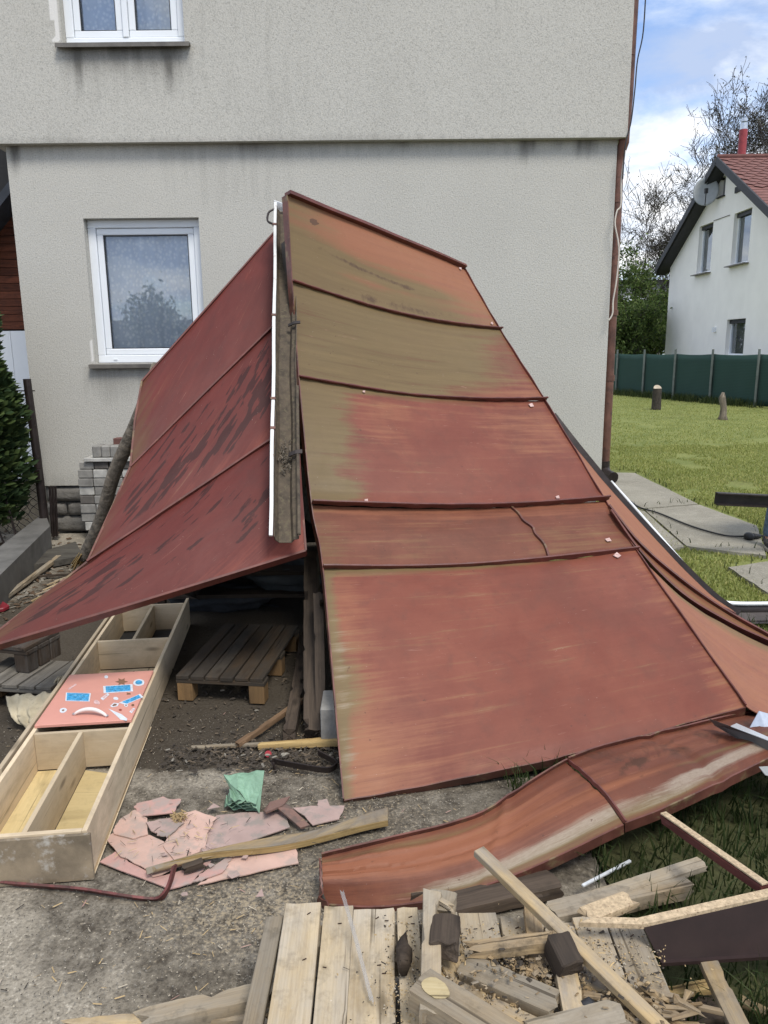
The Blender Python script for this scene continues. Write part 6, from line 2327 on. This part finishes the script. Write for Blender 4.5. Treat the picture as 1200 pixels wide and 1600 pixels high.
# ------------------------------------------------------------------ left yard edge
timber('pole', 'long grey pole lying on the wet concrete at far left', 'pole', G(2, 938, .03), G(92, 870, .05), .04, .03, M_OLDW, group=None)
tag(MB().slab([G(-30, 935, .05), G(4, 938, .05), G(15, 945, .035), G(6, 950, .03), G(-30, 956, .03)], .03, (0, 0, 1)).build('plastic_scoop', m_plain('red_scoop', (.20, .015, .025), .5, bump=0), bevel=.006), 'red plastic scoop at the left frame edge beside the pole', 'scoop')
timber('lath', 'thin dark lath across the wet concrete behind the left sheet edge', 'lath', G(28, 903, .02), G(112, 897, .03), .02, .015, M_DKW, group=LG)
m = MB()
for k in range(34):
    p = G(20 + k * 2 + random.uniform(-9, 9), 985 - k * 2.3 + random.uniform(-8, 4), .02)
    m.beam(p, p + Vector((random.uniform(.03, .14), random.uniform(.02, .2), random.uniform(0, .04))), random.uniform(.01, .035), .008, segs=3, jit=.004, taper=.5)
m.build('bark_litter', M_LATH, kind='stuff')
# ------------------------------------------------------------------ stack of paving blocks by the house
bx0, by0 = PY(124, 800, 7.30), 7.30
courses = [  # z0, height, colour, x offset px, count
    (.00, .09, 0, 132, 3), (.09, .09, 0, 128, 3), (.18, .085, 0, 124, 3), (.265, .09, 0, 124, 4), (.355, .085, 2, 124, 3), (.44, .085, 1, 124, 3), (.525, .085, 1, 124, 4),
    (.61, .085, 0, 125, 4), (.695, .075, 2, 128, 4)]
CN = ['pale', 'mid grey', 'dark grey', 'red brown']
ORD = ['lowest', 'second', 'third', 'fourth', 'fifth', 'sixth', 'seventh', 'eighth', 'ninth']
for ci, (z0, h, mi, px, n) in enumerate(courses):
    x = PY(px, 780, by0).x
    for k in range(n):
        w = random.uniform(.128, .16) if ci in (7, 3) else random.uniform(.135, .15)
        mm = mi if random.random() < .8 else (1 if mi != 1 else 0)
        rot = Matrix.Rotation(random.uniform(-.03, .03), 3, 'Z')
        m = MB().box((x + w / 2, by0 + .11 + random.uniform(-.008, .008), z0 + h / 2), (w - .006, .21, h - .005), rot)
        o = m.build('paving_block', M_GREYBLOCK[mm], bevel=.006)
        tag(o, '%s paving block, %s from left in %s course up of the block stack' % (CN[mm], ['first', 'second', 'third', 'fourth'][k], ORD[ci]), 'paving block', 'paving blocks stacked by the house wall')
        x += w
z = .772
x = PY(133, 725, by0).x
tag(MB().box((x + .24, by0 + .10, z + .018), (.48, .25, .035)).build('cover_slab', M_GREYBLOCK[0], bevel=.004), 'thin pale slab laid across the top of the block stack', 'slab')
for k in range(3):
    tag(MB().box((PY(144 + k * 14, 712, by0).x + .045, by0 + .08, z + .036 + .058), (.082, .18, .115)).build('paving_block', M_GREYBLOCK[1], bevel=.012), ['leftmost', 'middle', 'rightmost'][k] + ' of three upright blocks on the thin top slab', 'paving block', 'paving blocks stacked by the house wall')
for k, (px, py, w, h) in enumerate(((188, 706, .26, .075), (190, 692, .22, .10))):
    p = PY(px, py, 7.45)
    tag(MB().box(p + Vector((.05, 0, 0)), (w, .12, h)).build('brick', M_GREYBLOCK[3], bevel=.004), ['lower red brown brick behind the top of the block stack', 'upper red brown brick topping the block stack'][k], 'brick')
tag(MB().box((PY(190, 760, 7.46).x + .06, 7.46, .38), (.30, .13, .76)).build('block_pile', M_GREYBLOCK[2], bevel=.01), 'dark tall block carrying the red brown bricks against the wall', 'block')

# ------------------------------------------------------------------ plank platform in front
ZP = .22
plat = thing('plank_platform', 'pale nailed plank platform at the bottom edge heaped with broken timber', 'platform', (.15, 1.5, 0))
far_l, far_r = G(446, 1412, ZP), G(1003, 1440, ZP)
wd = [.112, .096, .128, .070, .115, .118, .120, .095, .098, .105]
tot = sum(wd)
span = (far_r - far_l)
acc = 0
ex = span.normalized()
ey = Vector((0, 1, 0))
M_NAIL = m_plain('rusty_nail', (.06, .035, .025), .6, .4, bump=0)
sc_ = span.length / tot
for k, w in enumerate(wd):
    w *= sc_
    a = far_l + ex * (acc + w / 2)
    acc += w
    yo = random.uniform(-.012, .012) + (-.035 if k in (7,) else 0)
    far_p = a + ey * yo
    near_p = Vector((a.x, .98, ZP))
    dzz = random.uniform(-.003, .003)
    o = MB().rough_beam(near_p + Vector((0, 0, -.011 + dzz)), far_p + Vector((random.uniform(-.004, .004), 0, -.011 + dzz)), w - random.uniform(.003, .007), .022, (0, 0, 1), 44, .0022, .004).build('plank', M_PALEW, plat, smooth=True)
    nl = MB()
    for yy in (far_p.y - .05, far_p.y - .22):
        for q in range(random.choice((1, 2))):
            c = Vector((a.x + random.uniform(-.3, .3) * w, yy + random.uniform(-.02, .02), ZP + dzz + .0005))
            ang = random.uniform(-.5, .5)
            nl.beam(c, c + Vector((.011 * math.cos(ang), .011 * math.sin(ang), .003)), .0022, .002)
    nl.build('nail', M_NAIL, o, kind='stuff')
MB().beam((far_l.x - .045, .95, ZP - .035), (G(433, 1412, ZP - .03).x + .002, far_l.y - .02, ZP - .035), .05, .022, (0, 0, 1), 10, .002, .01).build('plank', M_OLDW, plat, bevel=.002)
for yy in (1.86, 1.42, 1.05):
    MB().box(((far_l.x + far_r.x) / 2 - .01, yy, ZP - .023 - .055), (span.length - .06, .08, .105)).build('bearer', M_OLDW, plat, bevel=.003)
    for xx in (far_l.x + .10, (far_l.x + far_r.x) / 2, far_r.x - .1):
        MB().box((xx, yy, .042), (.12, .10, .088)).build('foot_block', M_OLDW, plat, bevel=.003)

# ------------------------------------------------------------------ broken timber heaped on the platform
DG = 'broken timber heaped on the platform'
zc = ZP
timber('notched_beam', 'notched grey beam standing up at the middle of the platform', 'beam', G(672, 1600, zc + .05), G(676, 1410, zc + .09), .050, .09, M_OLDW, jit=.004, group=DG)
tag(MB().rough_beam(G(693, 1487, zc + .10), G(697, 1440, zc + .10), .075, .05, (0, 0, 1), 8, .004, .006).build('block', M_DKW, bevel=.003), 'dark square offcut wedged in the notched beam', 'offcut', DG)
tag(MB().rough_beam(G(688, 1432, zc + .085), G(693, 1402, zc + .085), .075, .05, (0, 0, 1), 8, .004, .008).build('block', M_OLDW, bevel=.003), 'pale sawn block on the far end of the notched beam', 'offcut', DG)
timber('wood_chip', 'split yellowish chip balanced on the far block', 'wood chip', G(675, 1400, zc + .125), G(706, 1418, zc + .115), .016, .012, M_LATH, group=DG)
tag(MB().blob(G(631, 1492, zc + .035), (.022, .048, .034), .5, 2, 9).build('bark_chunk', M_DKW, smooth='all'), 'dark bark chunk lying on the planks left of the notched beam', 'bark chunk', DG)
tb = thing('timber_beam', 'heavy grey beam end with an oval pale saw patch at the bottom', 'beam', G(700, 1580, zc + .03), DG)
b0, b1 = G(655, 1545, zc + .085), G(850, 1668, zc + .06)
MB().rough_beam(b0, b1, .085, .06, (0, 0, 1), 14, .003, .004).build('trunk', M_OLDW, tb, smooth=True)
dirb = (b1 - b0).normalized()
P = []
for k in range(16):
    t = 2 * math.pi * k / 16
    P.append(b0 + dirb * (.045 + .036 * math.cos(t) * random.uniform(.86, 1.08)) + dirb.cross(Vector((0, 0, 1))).normalized() * (.027 * math.sin(t) * random.uniform(.88, 1.06)) + Vector((0, 0, .0325)))
MB().slab(P, .002, (0, 0, 1)).build('saw_patch', m_wood('pale_saw_cut', (.50, .41, .24), (.40, .31, .16), dirt=.25, bump=.15), tb)
timber('rotten_stick', 'dark grained rotten stick crossing the middle of the heap', 'stick', G(738, 1487, zc + .06), G(866, 1470, zc + .09), .040, .030, M_ROTW, jit=.006, rag=.02, group=DG)
timber('plank_piece', 'grey crumb covered plank slanting down the middle of the heap', 'plank', G(722, 1510, zc + .04), G(868, 1572, zc + .05), .075, .028, M_OLDW, jit=.003, group=DG)
timber('plank_piece', 'worm eaten short board under the long lath', 'plank', G(830, 1420, zc + .02), G(842, 1530, zc + .03), .045, .03, M_ROTW, jit=.004, rag=.015, group=DG)
timber('plank_piece', 'pale narrow board running to the bottom edge below the end grain block', 'plank', G(880, 1505, zc + .05), G(905, 1620, zc + .05), .055, .03, M_LATH, jit=.003, group=DG)
o = MB().rough_beam(G(868, 1470, zc + .10), G(892, 1520, zc + .075), .062, .075, (0, 0, 1), 8, .004, .004).build('end_grain_block', M_DKW, bevel=.004)
tag(o, 'dark end grain block under the long lath', 'block', DG)
timber('plank_piece', 'light brown board on its side left of the end grain block', 'plank', G(866, 1450, zc + .07), G(872, 1500, zc + .06), .022, .08, M_ROTW, group=DG)
timber('plank_piece', 'chalky grey board lying across the very bottom of the heap', 'plank', G(830, 1622, zc + .05), G(972, 1584, zc + .06), .07, .03, M_PALEW, jit=.003, group=DG)
timber('plank_piece', 'sandy short board beneath the crumb covered plank', 'plank', G(760, 1560, zc + .02), G(850, 1610, zc + .02), .10, .025, M_LATH, jit=.003, group=DG)
timber('plank_piece', 'brown ragged board lying flat beside the notched beam', 'plank', G(705, 1500, zc + .025), G(752, 1590, zc + .02), .07, .022, M_LATH, jit=.004, rag=.02, group=DG)
timber('plank_piece', 'yellow splintered board at the right of the heap below the lath', 'plank', G(905, 1520, zc + .02), G(985, 1560, zc + .02), .07, .02, M_LATH, jit=.005, rag=.03, group=DG)
tag(MB().blob(G(918, 1572, zc + .055), (.022, .016, .016), .4, 2, 5).build('black_lump', M_BCABLE, smooth='all'), 'small black plastic lump among the heaped timber', 'plastic lump')
timber('long_lath', 'long pale lath slanting from upper left over the whole heap', 'lath', G(748, 1330, .36), G(1052, 1625, ZP + .055), .038, .022, M_LATH, jit=.001, rag=.004, group=LG)
m = MB()
for k in range(130):
    c = G(random.gauss(1000, 45), random.gauss(1585, 18), zc + random.uniform(.005, .05))
    a_ = random.gauss(.4, .9)
    L_ = random.uniform(.012, .05)
    q = Vector((math.cos(a_), -abs(math.sin(a_)) * .7, random.uniform(-.2, .2))) * L_
    m.beam(c - q, c + q, random.uniform(.005, .022), random.uniform(.003, .012), segs=3, jit=.004, ragged=.02, taper=random.uniform(.2, 1))
m.build('rotten_splinters', M_ROTW, kind='stuff')
# dark veneered board standing on its edge at right
vb = thing('veneer_board', 'dark brown veneered board on edge with raw chipboard top at right', 'board', G(1100, 1500))
q0, q1 = PY(918, 1438, 1.80), PY(1290, 1371, 1.93)
q2 = PY(1010, 1452, 1.74)
e0, e1 = PY(1003, 1443, 1.78), PY(1310, 1374, 1.93)
dv = (e1 - e0).normalized()
nv_ = Vector((dv.y, -dv.x, 0)).normalized()
f0 = PY(1032, 1503, 1.76)
pn_ = (e1 - e0).cross(f0 - e0).normalized()
f1 = plane_hit(1310, 1486, e0, pn_)
MB().add([e0 + nv_ * .001, e1 + nv_ * .001, f1 + nv_ * .001, f0 + nv_ * .001] + [e0 - nv_ * .016, e1 - nv_ * .016, f1 - nv_ * .016, f0 - nv_ * .016], [(0, 1, 2, 3), (7, 6, 5, 4), (0, 3, 7, 4), (1, 5, 6, 2), (3, 2, 6, 7)]).build('panel', M_VENDK, vb)
MB().slab([G(905, 1441, e0.z + .002), e0 + nv_ * .004, e1 + nv_ * .004, e1 - nv_ * .024, e0 - nv_ * .022, G(930, 1432, e0.z + .002)], .014, (0, 0, 1)).build('chipboard_edge', M_CHIPB, vb)
MB().beam(f0.lerp(f1, -.005) + nv_ * .004, f1 + nv_ * .004, .012, .010).build('edge_strip', M_VENDK, vb)
timber('red_lath', 'red painted lath with bare top running from the flashing to the dark board', 'lath', PY(1036, 1278, 2.34), PY(1195, 1390, 1.92), .026, .026, m_plain('red_painted_lath', (.10, .025, .02), .7, var=.3, bump=.2), group=LG)
la, lb = PY(1036, 1277, 2.34), PY(1195, 1389, 1.92)
timber('bare_strip', 'pale chipboard strip along the top of the red lath', 'strip', la + Vector((0, 0, .0165)), lb + Vector((0, 0, .0165)), .024, .006, M_CHIPB, rag=.002, jit=.0005, bev=.001)
timber('plank_piece', 'light plank end lying in the grass behind the dark board', 'plank', G(925, 1405, .10), G(1096, 1350, .09), .05, .022, M_PALEW, jit=.002, group=LG)
timber('plank_piece', 'grey nailed timber in the grass in front of the light plank end', 'plank', G(862, 1432, .10), G(1070, 1382, .07), .075, .05, M_OLDW, jit=.003, group=LG)
timber('plank_piece', 'small pale wedge board resting on the grey nailed timber', 'plank', G(915, 1432, .17), G(985, 1405, .17), .06, .02, M_CHIPB, jit=.002, group=LG)
timber('white_rod', 'thin white plastic rod lying in the dark grass', 'rod', G(910, 1384, .05), G(985, 1345, .05), .011, .009, m_plain('white_plastic', (.55, .57, .58), .5, bump=0), jit=0, rag=0)
timber('dark_timber', 'dark damp timber under the lower edge of the bent flashing', 'beam', G(700, 1420, .03), G(868, 1380, .04), .09, .045, M_DKW, jit=.004)
timber('dark_timber', 'second dark timber in shadow under the flashing, farther back', 'beam', G(640, 1400, .02), G(800, 1355, .03), .06, .05, M_DKW, jit=.004)
timber('plank_piece', 'yellow grey plank leaning up at the bottom right corner', 'plank', G(1107, 1505, .16), G(1165, 1625, .20), .05, .02, M_LATH, jit=.003, rag=.01, group=LG)
timber('plank_piece', 'worn lath lying in the grass left of the leaning plank', 'plank', G(1030, 1555, .03), G(1118, 1540, .04), .035, .02, M_YELL, jit=.002, group=LG)
timber('dark_timber', 'black shaded board on the grass below the worn lath', 'board', G(1035, 1585, .02), G(1130, 1570, .02), .10, .02, M_DKW)
timber('plank_piece', 'brown thin lath at the right bottom edge in tall grass', 'plank', G(1160, 1565, .05), G(1230, 1600, .05), .03, .015, M_LATH, group=LG)
timber('old_beam', 'split old beam lying along the bottom edge left of the platform', 'beam', G(225, 1600, .05), G(422, 1556, .09), .06, .05, M_OLDW, jit=.007, rag=.03, segs=16)
timber('old_beam', 'fresh split face strip on the near side of the bottom edge beam', 'beam', G(112, 1606, .03), G(418, 1588, .06), .035, .03, M_LATH, jit=.005, rag=.03, segs=12)
def m_clear():
    m = NT('milky_plastic')
    mx = m.n('MixShader', i0=.30, i1=m.n('BsdfTransparent'), i2=m.n('BsdfGlossy', Color=(.7, .66, .6), Roughness=.35))
    m.t.links.new(mx, m.out.inputs[0])
    return m.mat


M_MILKY = m_clear()
timber('plastic_strip', 'thin clear plastic strip standing at the platform front edge', 'strip', G(535, 1395, .30), G(580, 1560, ZP + .02), .010, .002, M_MILKY, jit=.002)

# ------------------------------------------------------------------ crumbs, splinters, leaves nobody could count
def scatter(name, n, place, lrange, wr, mats, hgt=.3):
    for mat, frac in mats:
        V, F = [], []
        for _ in range(int(n * frac)):
            p = place()
            if p is None:
                continue
            L_ = random.uniform(*lrange)
            w = L_ * random.uniform(*wr)
            a_ = random.uniform(0, 2 * math.pi)
            d = Vector((math.cos(a_), math.sin(a_), random.uniform(-.25, .25)))
            s = Vector((-math.sin(a_), math.cos(a_), random.uniform(-.3, .3))) * w
            h = Vector((0, 0, w * random.uniform(.4, 1)))
            b = len(V)
            q = p + Vector((0, 0, .002))
            V += [q - d * L_ + s * .6, q - d * L_ * .8 - s, q + d * L_ - s * .5, q + d * L_ * .7 + s, q - d * L_ * .5 + h, q + d * L_ * .5 + h]
            F += [(b, b + 1, b + 4), (b + 1, b + 2, b + 5, b + 4), (b + 2, b + 3, b + 5), (b + 3, b, b + 4, b + 5)]
        if V:
            MB().add(V, F).build(name, mat, kind='stuff', origin=(0, 0, 0))


M_CRUMB = [m_plain('crumb_%s' % k, c, .95, var=.3, bump=0) for k, c in (('pale', (.42, .365, .28)), ('yellow', (.40, .29, .15)), ('grey', (.22, .20, .165)), ('dark', (.05, .04, .03)), ('pink', (.36, .22, .18)))]


def pl_yard():
    if random.random() < .45:
        c = random.choice(((-.35, 2.2, .35, .18), (-.15, 2.75, .35, .25), (-.6, 1.9, .5, .25), (-.3, 3.1, .5, .2)))
        return Vector((random.gauss(c[0], c[2]), random.gauss(c[1], c[3]), .002))
    y = random.uniform(1.5, 3.6)
    return Vector((random.uniform(-.55 * y - .1, .55), y, .002))


scatter('gravel', 15000, pl_yard, (.0006, .0030), (.5, .95), ((M_CRUMB[0], .2), (M_CRUMB[2], .45), (M_CRUMB[3], .35)))
scatter('wood_splinters', 560, pl_yard, (.003, .018), (.06, .22), ((M_CRUMB[1], .45), (M_CRUMB[0], .2), (M_CRUMB[3], .3), (M_CRUMB[4], .05)))


def pl_plat():
    if random.random() < .6:
        p = G(random.gauss(800, 95), random.gauss(1545, 35), ZP + random.uniform(.0, .04))
    else:
        p = G(random.uniform(600, 1040), random.uniform(1440, 1600), ZP + .001)
    return p


scatter('sawdust_crumbs', 4200, pl_plat, (.0008, .0036), (.4, .9), ((M_CRUMB[1], .45), (M_CRUMB[0], .2), (M_CRUMB[3], .35)))


def pl_rot():
    if random.random() < .5:
        return G(random.gauss(800, 45), random.gauss(1520, 22), ZP + abs(random.gauss(.03, .02)))
    return G(min(1035, random.gauss(985, 40)), random.gauss(1580, 20), ZP + abs(random.gauss(.02, .02)))


scatter('rotten_crumbs', 1700, pl_rot, (.002, .010), (.3, .8), ((M_ROTW, .5), (M_LATH, .3), (M_CRUMB[3], .2)))
scatter('wood_splinters', 320, pl_plat, (.002, .012), (.08, .35), ((M_CRUMB[1], .5), (M_CRUMB[3], .5)))


SH = MB()
for k in range(16):
    c = G(random.gauss(320, 95), random.gauss(1318, 30), .024)
    n_ = random.choice((3, 4, 4, 5))
    r_ = random.uniform(.008, .028)
    SH.slab([c + Vector((r_ * random.uniform(.5, 1.2) * math.cos(6.28 * q / n_ + k), r_ * random.uniform(.5, 1.2) * math.sin(6.28 * q / n_ + k), random.uniform(0, .004))) for q in range(n_)], .0015, (0, 0, 1))
SH.build('board_crumbs', M_PB[1], kind='stuff')


def pl_pink():
    return G(random.gauss(300, 80), random.gauss(1310, 28), .032)


scatter('wood_splinters', 150, pl_pink, (.004, .022), (.03, .12), ((M_CRUMB[3], .6), (M_CRUMB[1], .4)))


def pl_in():
    if random.random() < .5:
        return Vector((random.uniform(-1.0, .0), random.gauss(3.16, .07), .016))
    return Vector((random.uniform(-1.9, -.1), random.uniform(3.2, 4.8), .002))


scatter('debris_litter', 2400, pl_in, (.003, .016), (.12, .6), ((M_CRUMB[3], .72), (m_plain('crumb_brown', (.10, .075, .05), .95, bump=0), .25), (M_CRUMB[2], .03)))


def pl_left():
    return Vector((random.gauss(-3.2, .5), random.gauss(6.0, .7), .002))


scatter('leaf_litter', 1500, pl_left, (.008, .035), (.2, .6), ((m_plain('leaf_brown', (.09, .055, .03), .9, bump=0), .7), (M_CRUMB[2], .3)))
